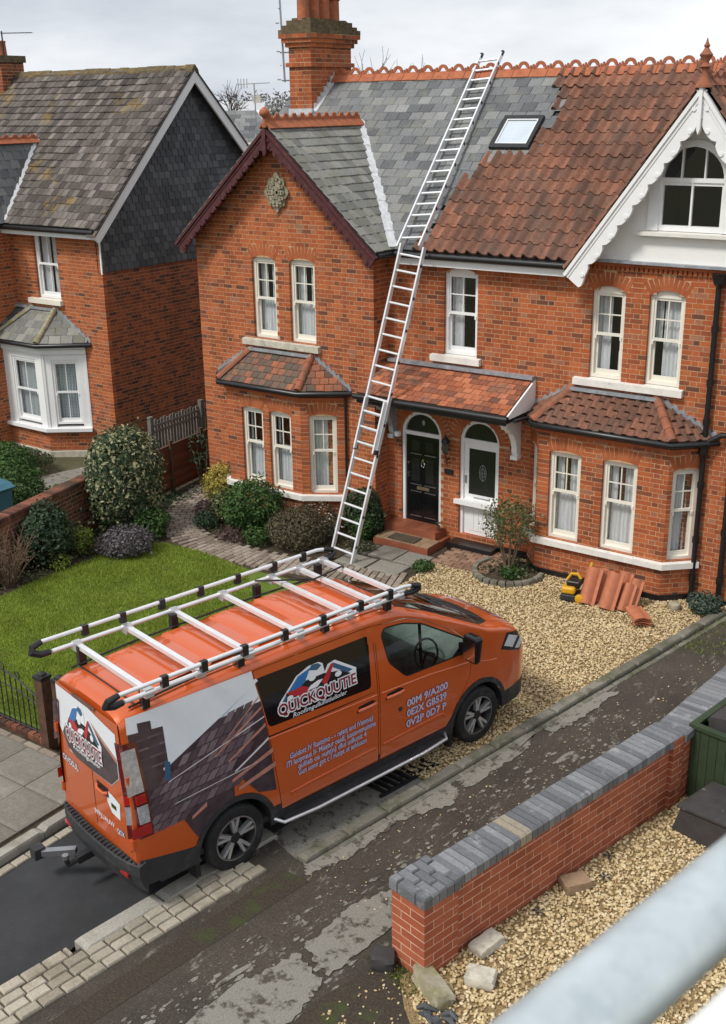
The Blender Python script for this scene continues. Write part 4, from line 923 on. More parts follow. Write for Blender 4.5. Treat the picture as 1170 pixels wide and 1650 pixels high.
# ================================================================== THE NEIGHBOURING HOUSE
LX, LY = -19.0, 17.0
nb = thing('neighbour_house', 'red brick house with slate-hung gable wall, white bay window and mossy tiled roof', 'house', (-22, LY, 0))
fl = Fr((-28, LY, 0)); LXx = lambda x: x+28
lop = [dict(x0=LXx(-21.2), x1=LXx(-20.43), z0=3.46, z1=4.98)]
brick_wall(nb, fl, [(0, 0), (9, 0), (9, 5.1), (0, 5.1)], lop, 'front_wall')
sash(nb, fl, lop[0], up=(2, 1), lo=(2, 1), mat='white', curt=[(0, .45, 0, .98), (.55, 1, 0, .98)])
sill(nb, fl, LXx(-21.47), LXx(-20.36), 3.33, 3.455, .1, 'cream')
MB(fl).prism([(LXx(-21.4), 5.02), (LXx(-21.32), 4.98), (LXx(-20.42), 4.98), (LXx(-20.36), 5.02), (LXx(-20.36), 5.13), (LXx(-21.4), 5.13)], -.05, .02).build('lintel', 'cream', nb)
fs_ = Fr((LX, LY+.1, 0), PI/2)
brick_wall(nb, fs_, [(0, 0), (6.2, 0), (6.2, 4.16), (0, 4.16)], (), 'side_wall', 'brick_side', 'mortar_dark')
sp = [(LX, LY-.02, 4.14), (LX, LY+6.2, 4.14), (LX, LY+6.2, 5.1), (LX, LY+3.1, 8.2), (LX, LY-.02, 5.1)]
gwall = MB().add([Vector(p)+Vector((.0, 0, 0)) for p in sp]+[Vector(p)-Vector((.12, 0, 0)) for p in sp], [(0, 1, 2, 3, 4), (9, 8, 7, 6, 5), (0, 5, 6, 1)]).build('gable_wall', 'deck', nb)
tile_field(nb, gwall, sp[0], sp[1], sp, .155, .19, .017, 'slate', 'slate_dark', 'wall_slate', jit=.004)
MB().box(LX-.005, LX+.035, LY-.035, LY-.012, 4.12, 5.0).build('corner_bead', 'white', nb)
# roof
ley, lez, lry, lrz = 16.72, 5.08, 19.98, 8.32
lsl = (lrz-lez)/(lry-ley); lp_ = lambda x, y: (x, y, lez+(y-ley)*lsl)
LR = [lp_(-28, ley), lp_(-18.72, ley), lp_(-18.72, lry), lp_(-28, lry)]
nroof = MB().add([Vector(p)-Vector((0, 0, .02)) for p in LR]+[(-28, 23.4, 4.9), (-18.72, 23.4, 4.9)], [(0, 1, 2, 3), (3, 2, 5, 4)]).build('roof', 'deck', nb)
oldb = lambda y: float(np.interp(y, [16.7, 17.6, 18.8, 20], [-22.3, -22.0, -21.6, -21.6]))
tile_field(nb, nroof, LR[0], LR[1], LR, .205, .165, .024, 'slate', 'tile_old', 'roof_tile', jit=.016)
mb = MB()
for i in range(31): x = -28+i*.3; mb.prism([(lry-.12, lrz-.1), (lry, lrz+.0), (lry+.12, lrz-.1), (lry+.1, lrz-.02), (lry, lrz+.075+random.uniform(-.01, .012)), (lry-.1, lrz-.02)], x, x+.295, 'x')
mb.build('ridge_capping', 'moss', nroof)
fgv = Fr((LX+.24, 0, 0), PI/2)
for foot in ((16.62, 4.94), (23.35, 4.94)):
    A_, B_ = Vector((foot[0], foot[1])), Vector((lry, lrz-.03)); d_ = (B_-A_).normalized(); n_ = Vector((d_.y, -d_.x)); n_ = -n_ if n_.y > 0 else n_
    P = [A_, A_+n_*.19, Vector((lry, (B_+n_*.19).y-.12*0)), B_]; P[2] = Vector((lry, B_.y-.26))
    MB(fgv).prism([(p.x, p.y) for p in (P if foot[0] < 20 else P[::-1])], -.03, .02).build('verge_board', 'white', nb)
    P2 = [A_+Vector((0, .0)), B_, B_+Vector((0, .05)), A_+Vector((0, .05))]
    MB(fgv).prism([(p.x, p.y) for p in (P2[::-1] if foot[0] < 20 else P2)][::-1], -.05, .22).build('verge_capping', 'tile_old', nb)
gutter(nb, [(-28, ley-.05, lez-.05), (-18.8, ley-.05, lez-.05)], .055)
MB().box(-28, -18.85, ley+.01, ley+.04, lez-.2, lez-.04).build('fascia', 'white', nb)
MB().box(-28, -19, ley+.04, LY+.02, lez-.12, lez-.09).build('soffit', 'white', nb)
MB().box(-28, -27.9, LY+.11, 23, 0, 5).build('end_wall', 'brick_side', nb); MB().box(-27.89, -19.13, 23.0, 23.1, 0, 5).build('rear_wall', 'brick_side', nb)
# cross wing at the left with its own slated slope
cz, ch_ = 6.80, (-22.4, 18.42); cwf = 15.6
cr_ = [(-21.75, cwf, 5.1), (-21.75, 16.75, 5.1), (ch_[0], ch_[1], cz), (ch_[0], cwf, cz)]; cl_ = [(-26.6, cwf, 5.1), (-26.6, 16.75, 5.1), (ch_[0], ch_[1], cz), (ch_[0], cwf, cz)]
cw = MB().add([Vector(p) for p in cr_], [(0, 1, 2, 3)]).add([Vector(p) for p in cl_], [(0, 1, 2, 3)]).build('cross_wing_roof', 'deck', nb)
brick_wall(nb, Fr((-26.4, cwf+.2, 0)), [(0, 0), (4.45, 0), (4.45, 5.1), (4.0, 6.65), (0, 5.1)], (), 'cross_wing_wall')
brick_wall(nb, Fr((-21.95, cwf+.3, 0), PI/2), [(0, 0), (1.2, 0), (1.2, 5.05), (0, 5.05)], (), 'cross_wing_wall')
tile_field(nb, cw, cr_[0], cr_[1], cr_, .2, .26, .013, 'slate', 'slate', 'slate')
MB().beam(Vector(cr_[1])+Vector((0, 0, .05)), Vector(cr_[2])+Vector((0, 0, .05)), .13, .05, (1, -.3, .6)).build('valley_flashing', 'white', cw)
ridge(nb, (ch_[0], cwf, cz+.03), (ch_[0], ch_[1], cz+.03), .26, 'crest', 'terra', cw, .8)
# chimney and aerial
for (o, th, ln) in (((-25.5, 19.5, 0), 0, .7), ((-24.8, 19.5, 0), PI/2, .7)):
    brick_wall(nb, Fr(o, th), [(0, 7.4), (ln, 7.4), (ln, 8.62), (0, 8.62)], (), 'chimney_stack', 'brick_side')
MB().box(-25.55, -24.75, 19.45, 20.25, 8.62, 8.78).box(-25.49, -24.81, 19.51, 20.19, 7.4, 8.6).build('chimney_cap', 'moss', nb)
MB().lathe((-25.15, 19.85, 8.78), [(.13, 0), (.11, .3), (.13, .34), (.1, .36)], 12).build('chimney_pot', 'terra', nb, True)
ae = MB().tube([(-24.95, 19.75, 8.7), (-24.95, 19.75, 9.35)], .018, 6).tube([(-24.95, 19.75, 9.3), (-24.3, 20.15, 9.3)], .012, 5)
for i in range(9): p = Vector((-24.95, 19.75, 9.3))+Vector((.65, .4, 0))*(i/8); ae.tube([p+Vector((.08, -.12, 0)), p-Vector((.08, -.12, 0))], .006, 4)
ae.build('aerial', 'iron', nb)
# white timber bay
A, B, Cc, D = (-22.55, LY), (-22.0, LY-.6), (-20.6, LY-.6), (-19.78, LY)
for k, (p, q) in enumerate(((A, B), (B, Cc), (Cc, D))):
    th_, ln = canted(p, q); fr = Fr((p[0], p[1], 0), th_)
    brick_wall(nb, fr, [(0, -.1), (ln, -.1), (ln, .52), (0, .52)], (), 'bay_wall')
    o = dict(x0=.2, x1=ln-.2, z0=.66, z1=2.16)
    if k == 1: o['x0'], o['x1'] = .34, ln-.22
    MB(fr).box(0, o['x0'], .0, .12, .58, 2.3).box(o['x1'], ln, .0, .12, .58, 2.3).box(o['x0'], o['x1'], .0, .12, 2.16, 2.3).box(.005, .05, -.02, 0, .58, 2.3).box(ln-.05, ln-.005, -.02, 0, .58, 2.3).build('bay_panel', 'white', nb)
    sash(nb, fr, o, up=(2, 1), lo=(2, 1), mat='white', rec=.02, curt=[(0, 1, 0, .98)], room=.35, cmat='blind', fw_=.05)
P = [A, B, Cc, D]
bay_band(P, .11, .50, .60).build('bay_sill', 'white', nb); bay_band(P, .05, 2.3, 2.42).build('bay_fascia', 'white', nb); bay_band(P, .09, 2.42, 2.48).build('bay_fascia', 'white', nb)
bay_band(P, .03, -.12, .04).build('plinth', 'stone', nb)
bay_roof(nb, A, B, Cc, D, 2.55, (-21.42, 3.2), (-20.66, 3.2), 'slate_wing', 'slate', .21, .27, .014, 'moss_stone', over=.16)
po = [(-26, LY-.9, 2.62), (-22.1, LY-.9, 2.62), (-21.5, LY, 3.2), (-26, LY, 3.2)]
pr = MB().add(po+[(a, b, c-.12) for a, b, c in po], [(0, 1, 2, 3), (7, 6, 5, 4), (0, 4, 5, 1), (1, 5, 6, 2)]).build('porch_roof', 'deck', nb)
tile_field(nb, pr, po[0], po[1], po, .2, .26, .013, 'slate', 'slate_dark', 'slate')
MB().beam((-26, LY-.05, 3.23), (-21.5, LY-.05, 3.23), .14, .06).build('lead_flashing', 'lead', pr)
MB(fl).box(LXx(-24.2), LXx(-23.0), -.03, .02, .1, 2.2).build('door_frame', 'white', nb)

# ================================================================== GROUND
def sheet(name, pts, z, mat, kind='structure', th=0):
    mb = MB()
    if th: mb.prism(pts, z-th, z, 'z'); mb.f[0], mb.f[1] = mb.f[0][::-1], mb.f[1][::-1]
    else: mb.add([(a, b, z) for a, b in pts], [tuple(range(len(pts)))])
    o = mb.build(name, mat); o['kind'] = kind; return o
gr = sheet('ground', [(-900, -300), (700, -300), (700, 1400), (-900, 1400)], -.12, 'ground')
bed = sheet('garden_bed', [(-18.9, 7.9), (-9.3, 7.9), (-9.3, 16.6), (-18.9, 17.0)], 0, 'soil', th=.1)
lawn_pts = [(-14.35, 7.95), (-9.35, 7.95), (-9.35, 13.3), (-10.6, 13.6), (-12.35, 13.5), (-13.3, 13.68), (-14.1, 13.62), (-14.5, 13.45), (-14.72, 12.74), (-14.74, 11.5), (-14.68, 10.3)]
lawn = sheet('lawn', lawn_pts, .012, 'lawn')
nl = sheet('neighbour_lawn', [(-22, 9), (-16.4, 9), (-16.3, 14.6), (-22, 14.9)], .012, 'lawn')
npv = sheet('neighbour_path', [(-19.5, 14.2), (-16.6, 13.4), (-16.4, 14.6), (-19, 16.0)], .02, 'concrete')
road = sheet('road', [(-8.98, -8), (-7.3, -8), (-7.05, 3.9), (-7.4, 5.5), (-7.05, 7.9), (-6.4, 7.8), (-6.0, 9.9), (-9.0, 9.9)], -.02, 'asphalt')
gravel_pts = [(-9.55, 9.75), (-6.06, 9.75), (-4.86, 16.1), (-4.4, 16.48), (-9.55, 16.48)]
drive = sheet('gravel_drive', gravel_pts, .004, 'gravel_bed')
side_way = sheet('side_way', [(-7.05, -8), (-2.2, -8), (-2.2, 7.5), (-3.6, 12), (-3.2, 16.5), (-4.7, 16.5), (-6.42, 7.7), (-7.0, 7.9), (-7.3, 5.5), (-7.45, 3.9)], .02, 'footway')
yard_pts = [(-4.35, 6.6), (-4.6, 6.9), (-4.4, 7.3), (-3.1, 13), (2, 13), (2, 4.6), (-3.2, 5.6)]
yard = sheet('gravel_yard', yard_pts, .028, 'gravel_bed')
dirt = sheet('verge', [(-4.78, 7.2), (-5.05, 6.2), (-5.05, 5.0), (-3.2, 5.0), (-3.9, 6.5), (-4.4, 7.0)], .026, 'dirt')
def pave(name, label, cat, pts, z, mat): return tag(sheet(name, pts, z, mat), None, None)
def wob(pts, amp=.03, n=13):
    out = []
    for i in range(len(pts)):
        a, b = Vector(pts[i]), Vector(pts[(i+1) % len(pts)]); d = b-a; nn = Vector((-d.y, d.x)).normalized()
        for k in range(n): out.append((a+d*k/n+nn*random.uniform(-amp, amp)*(1 if k else .5))[:])
    return out
PATCH = [[(-6.32, 7.69), (-6.17, 7.55), (-6.0, 8.03), (-5.91, 8.83), (-5.98, 8.9), (-6.12, 8.7)], [(-6.1, 8.9), (-5.9, 8.9), (-5.58, 9.48), (-5.66, 9.75), (-5.88, 9.84), (-6.03, 9.3)],
         [(-5.86, 9.93), (-5.62, 9.85), (-5.43, 11.0), (-5.52, 11.4), (-5.74, 11.1)], [(-5.52, 11.55), (-5.33, 11.5), (-5.22, 11.95), (-5.08, 12.98), (-5.30, 12.8), (-5.49, 11.84)],
         [(-5.85, 4.9), (-5.05, 5.2), (-5.1, 6.12), (-5.14, 6.45), (-5.55, 6.6), (-5.76, 5.97)], [(-5.54, 6.70), (-5.13, 6.53), (-5.0, 7.49), (-5.3, 7.95), (-5.52, 7.47)]]
for i_, p in enumerate(PATCH):
    o = MB().add([(a, b, .0295+i_*.0004) for a, b in wob(p)], [tuple(range(len(p)*13))]).build('concrete_patch', 'concrete', side_way)
# thin worn slivers of older surfacing along the way
for i in range(7):
    t = random.random(); y = 4.6+t*7.6; x = -6.35+(y-4.6)*.17+random.uniform(.15, .75); ln = random.uniform(.12, .5); w_ = random.uniform(.02, .06); a_ = .21
    P = [(x-w_*math.cos(s)*1.0+math.sin(s)*0, y) for s in ()]; P = []
    for s in np.linspace(0, 2*PI, 9, endpoint=False):
        u_, v_ = ln*.5*math.cos(s)*random.uniform(.85, 1.1), w_*math.sin(s)*random.uniform(.8, 1.3); P.append((x+u_*math.sin(a_)+v_*math.cos(a_), y+u_*math.cos(a_)-v_*math.sin(a_), .0262+i*.0002))
    MB().add(P, [tuple(range(9))]).build('worn_patch', 'concrete', side_way)
fv = []; ff2 = []
for i in range(900):     # crumbs of old surfacing left in the bitumen
    y = 4.2+random.random()**1.2*8.5; x = -6.5+(y-4.2)*.175+random.uniform(.05, 1.35)*(.4+.6*random.random()); r_ = random.choice((.004, .006, .006, .009, .009, .014, .022)); st_ = random.uniform(1, 3.2); b0 = len(fv); k_ = 6
    for s in range(k_): a = 2*PI*s/k_; u_, v_ = r_*st_*math.cos(a)*random.uniform(.5, 1.3), r_*math.sin(a)*random.uniform(.5, 1.4); fv.append((x+u_*.2+v_*.98, y+u_*.98-v_*.2, .0212+i*.00001))
    ff2.append(tuple(range(b0, b0+k_)))
o = MB().add(fv, ff2).build('surface_crumbs', 'concrete', side_way); o['kind'] = 'stuff'
# kerbs, setts, slabs
def run_stones(root, name, a, b, ln, wd, z0, z1, mat, gap=.012, tk='stone', jit=.004):
    a, b = Vector((a[0], a[1], 0)), Vector((b[0], b[1], 0)); L_ = (b-a).length; u = (b-a)/L_; s = Vector((u.y, -u.x, 0)); x = 0
    while x < L_-.03:
        q = min(ln*random.uniform(.93, 1.07), L_-x); zt = z1+random.uniform(-jit, jit)
        piece(root, name, root, tk, cols(s*(wd+random.uniform(-jit, jit)), u*(q-gap), Vector((0, 0, zt-z0)), a+u*x+Vector((0, 0, z0))), mat); x += q
kerb_r = sheet('kerb', [(-6.45, 7.7), (-6.27, 7.7), (-4.62, 16.2), (-4.86, 16.2)], -.05, 'soil')
run_stones(kerb_r, 'kerb_stone', (-6.44, 7.72), (-4.85, 16.2), .62, .15, -.05, .085, 'kerb_dark')
run_stones(kerb_r, 'edging_sett', (-6.26, 7.9), (-4.68, 16.1), .24, .07, -.05, .035, 'kerb_dark')
kerb_g = sheet('granite_kerb', [(-7.42, 5.5), (-7.18, 5.5), (-6.8, 7.95), (-7.06, 7.95)], -.06, 'soil')
run_stones(kerb_g, 'kerb_stone', (-7.40, 5.52), (-7.04, 7.95), .98, .2, -.06, .06, 'granite', .02)
cob = sheet('sett_strip', [(-7.65, 3.4), (-7.2, 3.4), (-6.55, 7.45), (-6.95, 7.45)], -.02, 'soil')
dirS = Vector((.155, 1)).normalized(); sS = Vector((dirS.y, -dirS.x))
for r in range(3):
    y0_ = 3.4 if r < 3 else 5.5; base = Vector((-7.36+.0, 5.0))+sS*(.05+r*.124); a_ = base+dirS*(-1.7); b_ = base+dirS*(2.4+.05*r)
    run_stones(cob, 'sett', a_, b_, .22, .112, -.04, .052, 'cobble', .016, jit=.007)
run_stones(cob, 'sett', Vector((-7.36, 5.0))-sS*.105+dirS*(-1.7), Vector((-7.36, 5.0))-sS*.105+dirS*.42, .23, .13, -.04, .045, 'cobble', .016, jit=.007)
mossy = sheet('gutter_strip', [(-6.98, 3.4), (-6.72, 3.4), (-6.2, 6.9), (-6.1, 7.5), (-6.45, 7.5), (-6.55, 6.6)], .0245, 'dirt')
chan = sheet('channel', [(-7.0, 7.5), (-6.46, 7.74), (-6.05, 9.95), (-6.75, 9.95)], -.008, 'concrete')
dr = thing('drain_grate', 'slotted iron drain cover in the channel under the van', 'drain', (-6.55, 9.6, 0))
for i in range(9): MB().beam((-6.66+i*.0+.02*i, 9.3+i*.1, .012), (-6.36+.02*i, 9.27+i*.1, .012), .035, .03).build('bar', 'iron', dr)
MB().beam((-6.68, 9.22, .006), (-6.48, 10.22, .006), .04, .03).beam((-6.37, 9.17, .006), (-6.17, 10.17, .006), .04, .03).build('frame', 'iron', dr)
kerb_l = sheet('left_kerb', [(-9.2, -3), (-8.84, -3), (-8.84, 7.4), (-9.2, 7.4)], -.05, 'soil')
run_stones(kerb_l, 'kerb_stone', (-9.17, -3), (-9.12, 7.4), .8, .14, -.06, .085, 'granite')
run_stones(kerb_l, 'edging_sett', (-8.97, -3), (-8.93, 7.2), .2, .1, -.06, .0, 'cobble')
pav = sheet('pavement', [(-20, 2), (-9.18, 2), (-9.14, 7.66), (-20, 7.9)], .045, 'soil', th=.1)
for i in range(16):
    for j in range(8):
        x = -9.2-(i+1)*.66; y = 7.55-(j+1)*.62
        piece(pav, 'paving_slab', pav, 'stone', cols((.65, 0, 0), (0, .61, 0), (0, 0, .06+random.uniform(-.004, .004)), (x, y, .03)), 'slab')
run_stones(pav, 'edging_sett', (-16, 7.60), (-9.5, 7.60), .3, .08, -.02, .1, 'paver')
# garden path of small pavers
path = sheet('garden_path', [(-15.7, 15.9), (-15.9, 14.9), (-15.0, 14.1), (-14.2, 13.66), (-13.2, 13.7), (-11.98, 13.62), (-10.7, 13.7), (-9.5, 14.2), (-9.5, 15.0), (-10.6, 14.75), (-11.46, 14.8), (-12.73, 14.3), (-13.9, 14.42), (-14.7, 15.0), (-15.2, 16.0)], .006, 'soil')
cl = [Vector(p) for p in ((-15.7, 16.6), (-15.35, 15.5), (-14.75, 14.6), (-14.0, 14.08), (-13.1, 13.98), (-12.2, 13.97), (-11.3, 14.15), (-10.5, 14.3), (-9.7, 14.55))]
def smooth_line(P, n):
    out = []
    for i in range(len(P)-1):
        p0, p1, p2, p3 = P[max(i-1, 0)], P[i], P[i+1], P[min(i+2, len(P)-1)]
        for k in range(n):
            t = k/n; out.append(.5*((2*p1)+(-p0+p2)*t+(2*p0-5*p1+4*p2-p3)*t*t+(-p0+3*p1-3*p2+p3)*t**3))
    return out+[P[-1]]
cs = smooth_line(cl, 40); acc = 0; last = cs[0]; row = 0
for a, b in zip(cs[:-1], cs[1:]):
    acc += (b-a).length
    if acc >= .112:
        acc = 0; d = (b-a).normalized(); s = Vector((d.y, -d.x)); offs = -.38+(.1 if row % 2 else 0)
        while offs < .36:
            w_ = min(.2, .38-offs)
            if w_ > .05: o = a+s*offs; piece(path, 'paver', path, 'stone', cols((s*(w_-.01)).to_3d(), (d*.101).to_3d(), (0, 0, .035+random.uniform(-.003, .003)), (o.x, o.y, .0)), 'paver')
            offs += .21
        row += 1
door_path = sheet('door_path', [(-11.4, 14.9), (-9.6, 14.9), (-9.62, 15.74), (-11.1, 15.74)], .008, 'soil')
for (x, y, a, b) in ((-10.75, 15.16, .52, .52), (-10.2, 15.12, .52, .54), (-11.2, 15.1, .42, .5), (-10.4, 14.62, .6, .46), (-11.05, 14.58, .6, .46)):
    piece(door_path, 'paving_slab', door_path, 'stone', cols((a, 0, 0), (0, b, 0), (0, 0, .05), (x, y, .0)), 'slab')
hp = sheet('door_paving', [(-9.66, 15.5), (-8.55, 15.46), (-8.5, 16.45), (-9.68, 16.48)], .0, 'soil', th=.05)
for j in range(9):
    x = -9.64+(.1 if j % 2 else 0)
    while x < -8.58: piece(hp, 'paver', hp, 'stone', cols((min(.2, -8.55-x), 0, 0), (0, .1, 0), (0, 0, .06), (x, 15.5+j*.108, .0)), 'paver_red'); x += .21
# ---- scattered pebbles and grass
def inside(P, pts):
    x, y = P[:, 0], P[:, 1]; r = np.zeros(len(P), bool); n = len(pts)
    for i in range(n):
        xa, ya = pts[i]; xb, yb = pts[(i+1) % n]
        c = ((ya > y) != (yb > y)); t = np.where(c, (xb-xa)*(y-ya)/((yb-ya) if yb != ya else 1e-9)+xa, 0); r ^= c & (x < t)
    return r
t_ = (1+5**.5)/2
ICO = np.array([(-1, t_, 0), (1, t_, 0), (-1, -t_, 0), (1, -t_, 0), (0, -1, t_), (0, 1, t_), (0, -1, -t_), (0, 1, -t_), (t_, 0, -1), (t_, 0, 1), (-t_, 0, -1), (-t_, 0, 1)])/math.hypot(1, t_)
ICF = np.array([(0, 11, 5), (0, 5, 1), (0, 1, 7), (0, 7, 10), (0, 10, 11), (1, 5, 9), (5, 11, 4), (11, 10, 2), (10, 7, 6), (7, 1, 8), (3, 9, 4), (3, 4, 2), (3, 2, 6), (3, 6, 8), (3, 8, 9), (4, 9, 5), (2, 4, 11), (6, 2, 10), (8, 6, 7), (9, 8, 1)])
def rand_rot(n):
    q = rng.normal(size=(n, 4)); q /= np.linalg.norm(q, axis=1)[:, None]; a, b, c, d = q.T
    return np.stack([np.stack([1-2*(c*c+d*d), 2*(b*c-d*a), 2*(b*d+c*a)], -1), np.stack([2*(b*c+d*a), 1-2*(b*b+d*d), 2*(c*d-b*a)], -1), np.stack([2*(b*d-c*a), 2*(c*d+b*a), 1-2*(b*b+c*c)], -1)], 1)
def pebbles(name, pts, n, size, z, mat, parent=None, smooth=True):
    a = np.array(pts); lo, hi = a.min(0), a.max(0); P = rng.uniform(lo, hi, (n, 2)); P = P[inside(P, pts)]; n = len(P)
    sc = rng.uniform(.6, 1.25, (n, 1, 1))*size*rng.uniform(.8, 1.15, (n, 1, 3)); sc = sc*np.array([1, 1, .72])
    R = rand_rot(n); ang = rng.uniform(0, 2*PI, n)
    V = (ICO[None]*(1+rng.uniform(-.14, .14, (n, 12, 1))))*sc
    tilt = np.einsum('nij,nkj->nki', R, V); c, s = np.cos(ang), np.sin(ang)
    Vx = V.copy(); Vx[..., 0] = V[..., 0]*c[:, None]-V[..., 1]*s[:, None]; Vx[..., 1] = V[..., 0]*s[:, None]+V[..., 1]*c[:, None]
    V = Vx*.75+tilt*.3
    V += np.concatenate([P, z+rng.uniform(0, size*.55, (n, 1))], 1)[:, None, :]
    F = (ICF[None]+(np.arange(n)*12)[:, None, None]).reshape(-1, 3)
    o = link(name, np_mesh(name, V.reshape(-1, 3), [F], [mat], smooth=smooth), parent); o['kind'] = 'stuff'; return o
tag(pebbles('drive_gravel', gravel_pts, 48000, .0215, .012, 'pebble'), 'golden pea gravel spread over the drive in front of the house', 'gravel')
yard_view = [(-4.35, 6.7), (-4.36, 7.2), (-3.45, 11.2), (-2.2, 12.2), (-1.2, 9.5), (-2.4, 6.2), (-3.4, 5.9)]
tag(pebbles('yard_gravel', yard_view, 25000, .0245, .034, 'pebble'), 'coarse golden gravel behind the low brick wall', 'gravel')
tag(pebbles('stray_stones', [(-6.2, 7.4), (-5.0, 7.4), (-3.6, 13), (-4.3, 15.8)], 900, .012, .028, 'pebble'), 'loose stones scattered on the worn side way', 'gravel')
tag(pebbles('verge_stones', [(-4.8, 7.1), (-5.0, 5.6), (-3.9, 5.6), (-4.4, 6.9)], 260, .016, .03, 'pebble'), 'loose stones on the bare earth beside the brick pillar', 'gravel')
def grass(name, pts, n, h, mat, z=.01, label=None):
    a = np.array(pts); P = rng.uniform(a.min(0), a.max(0), (n, 2)); P = P[inside(P, pts)]; n = len(P)
    pn = np.sin(P[:, 0]*3.1+np.sin(P[:, 1]*2.3)*1.4)*np.cos(P[:, 1]*2.7+P[:, 0])
    hh = h*rng.uniform(.6, 1.3, n)*(1+.25*pn); an = rng.uniform(0, 2*PI, n); ln = rng.normal(0, .45, (n, 2))*hh[:, None]; w_ = .007
    d = np.stack([np.cos(an), np.sin(an)], 1)*w_
    V = np.zeros((n, 3, 3)); V[:, 0, :2] = P-d; V[:, 1, :2] = P+d; V[:, 2, :2] = P+ln; V[:, :2, 2] = z; V[:, 2, 2] = z+hh
    o = link(name, np_mesh(name, V.reshape(-1, 3), [np.arange(3*n).reshape(-1, 3)], [mat])); o['kind'] = 'stuff'; tag(o, label, 'grass'); return o
grass('lawn_grass', [(-14.7, 8.0), (-10.5, 8.0), (-9.6, 9.5), (-11, 12.5), (-12.2, 13.5), (-13.3, 13.66), (-14.1, 13.6), (-14.5, 13.4), (-14.75, 12.74), (-14.75, 11.5), (-14.72, 10.3)], 120000, .045, 'grass', .01, 'short bright green grass of the front lawn')
grass('verge_grass', [(-4.82, 7.15), (-5.0, 6.9), (-4.7, 6.85), (-4.4, 6.7), (-4.2, 6.95), (-4.45, 7.02)], 900, .035, 'leaf_lime', .028, 'sparse moss and grass at the foot of the brick pillar')
grass('kerb_grass', [(-5.0, 14.6), (-4.3, 14.6), (-4.2, 16.4), (-4.7, 16.4)], 700, .04, 'leaf_lime', .022, 'thin grass along the kerb by the downpipe')

# ================================================================== PLANTS
def shrub(name, label, loc, r, h, mat, n, size=.035, cat='shrub', lump=.34, shell=.5, stems=5, z0=.02, group=None, ry=None, flat=.0, flowers=0, lx=0, drop=.12):
    t = thing(name, label, cat, (loc[0], loc[1], 0), 0, group); rx = r; ry = ry or r
    u = rng.normal(size=(n, 3)); u /= np.linalg.norm(u, axis=1)[:, None]
    cent = rng.normal(size=(14, 3)); cent /= np.linalg.norm(cent, axis=1)[:, None]; dots = u @ cent.T
    rad = 1-lump*.6+lump*np.max((dots-.55).clip(0)/.45, axis=1)*1.2+lump*.15*np.sin(u[:, 0]*9)*np.cos(u[:, 1]*8+u[:, 2]*7)
    rr = rad*(shell+(1-shell)*np.sqrt(rng.uniform(0, 1, n)))*(1+rng.normal(0, .035, n))
    far_ = rng.uniform(0, 1, n) < .05; rr = np.where(far_, rr*rng.uniform(1.05, 1.28, n), rr)      # stray shoots
    P = u*rr[:, None]; zc = h*.5
    P = P*np.array([rx, ry, h*.5])+np.array([loc[0], loc[1], zc+z0])
    P[:, 2] = np.maximum(P[:, 2], z0+rng.uniform(0, .1, n))
    nrm = u+rng.normal(0, .6, (n, 3))+np.array([0, 0, .35]); nrm /= np.linalg.norm(nrm, axis=1)[:, None]
    a = np.cross(nrm, rng.normal(size=(n, 3))); a /= np.linalg.norm(a, axis=1)[:, None]; b = np.cross(nrm, a)
    sz = size*rng.uniform(.6, 1.3, (n, 1)); L_ = a*sz; W_ = b*sz*.55
    V = np.stack([P-L_, P+W_+nrm*sz*.15, P+L_, P-W_+nrm*sz*.15], 1)
    o = link('foliage', np_mesh('foliage', V.reshape(-1, 3), [np.arange(4*n).reshape(-1, 4)], [mat]), t)
    if stems:
        mb = MB()
        for i in range(stems):
            an = rng.uniform(0, 2*PI); q = rng.uniform(.3, .8); e = Vector((loc[0]+math.cos(an)*rx*q, loc[1]+math.sin(an)*ry*q, z0+h*rng.uniform(.5, .8)))
            b0 = Vector((loc[0]+math.cos(an)*.05, loc[1]+math.sin(an)*.05, -.02)); m = (b0+e)/2+Vector((0, 0, h*.08))
            mb.tube([b0, m, e], [.018*h+.006, .012*h+.004, .004], 5)
        mb.build('stem', 'bark', t)
    if flowers:
        k_ = rng.choice(n, flowers); Pf = P[k_]+u[k_]*.02; up = np.tile(np.array([0, 0, 1.]), (flowers, 1))+u[k_]; up /= np.linalg.norm(up, axis=1)[:, None]
        a = np.cross(up, rng.normal(size=(flowers, 3))); a /= np.linalg.norm(a, axis=1)[:, None]; b = np.cross(up, a); s_ = .022
        V = np.stack([Pf-a*s_, Pf+b*s_, Pf+a*s_, Pf-b*s_], 1); link('flower', np_mesh('flower', V.reshape(-1, 3), [np.arange(4*flowers).reshape(-1, 4)], ['flower']), t)['kind'] = 'stuff'
    return t
shrub('holly_bush', 'tall variegated holly bush with cream-edged leaves by the brown fence', (-15.35, 13.75), .72, 2.1, 'leaf_holly', 9000, .042, lump=.2, stems=6)
shrub('camellia_bush', 'rounded dark green shrub against the old garden wall', (-15.25, 11.75), .44, 1.08, 'leaf_dark', 3600, .04)
shrub('lime_shrub', 'small lime green shrub between the dark shrub and the holly', (-15.1, 12.4), .24, .5, 'leaf_lime', 1100, .028)
shrub('gold_shrub', 'tiny golden shrub at the lawn edge', (-14.85, 11.75), .17, .26, 'leaf_lime', 500, .026, z0=.0)
shrub('lavender', 'mauve grey lavender mound at the head of the lawn', (-14.42, 12.85), .46, .44, 'leaf_lav', 3200, .03, stems=0)
shrub('green_shrub', 'low bright green shrub where the path meets the lawn', (-14.6, 13.75), .33, .5, 'leaf_box', 1700, .03)
shrub('euonymus', 'golden yellow shrub beside the left bay', (-14.72, 15.75), .33, .82, 'leaf_yellow', 2000, .036)
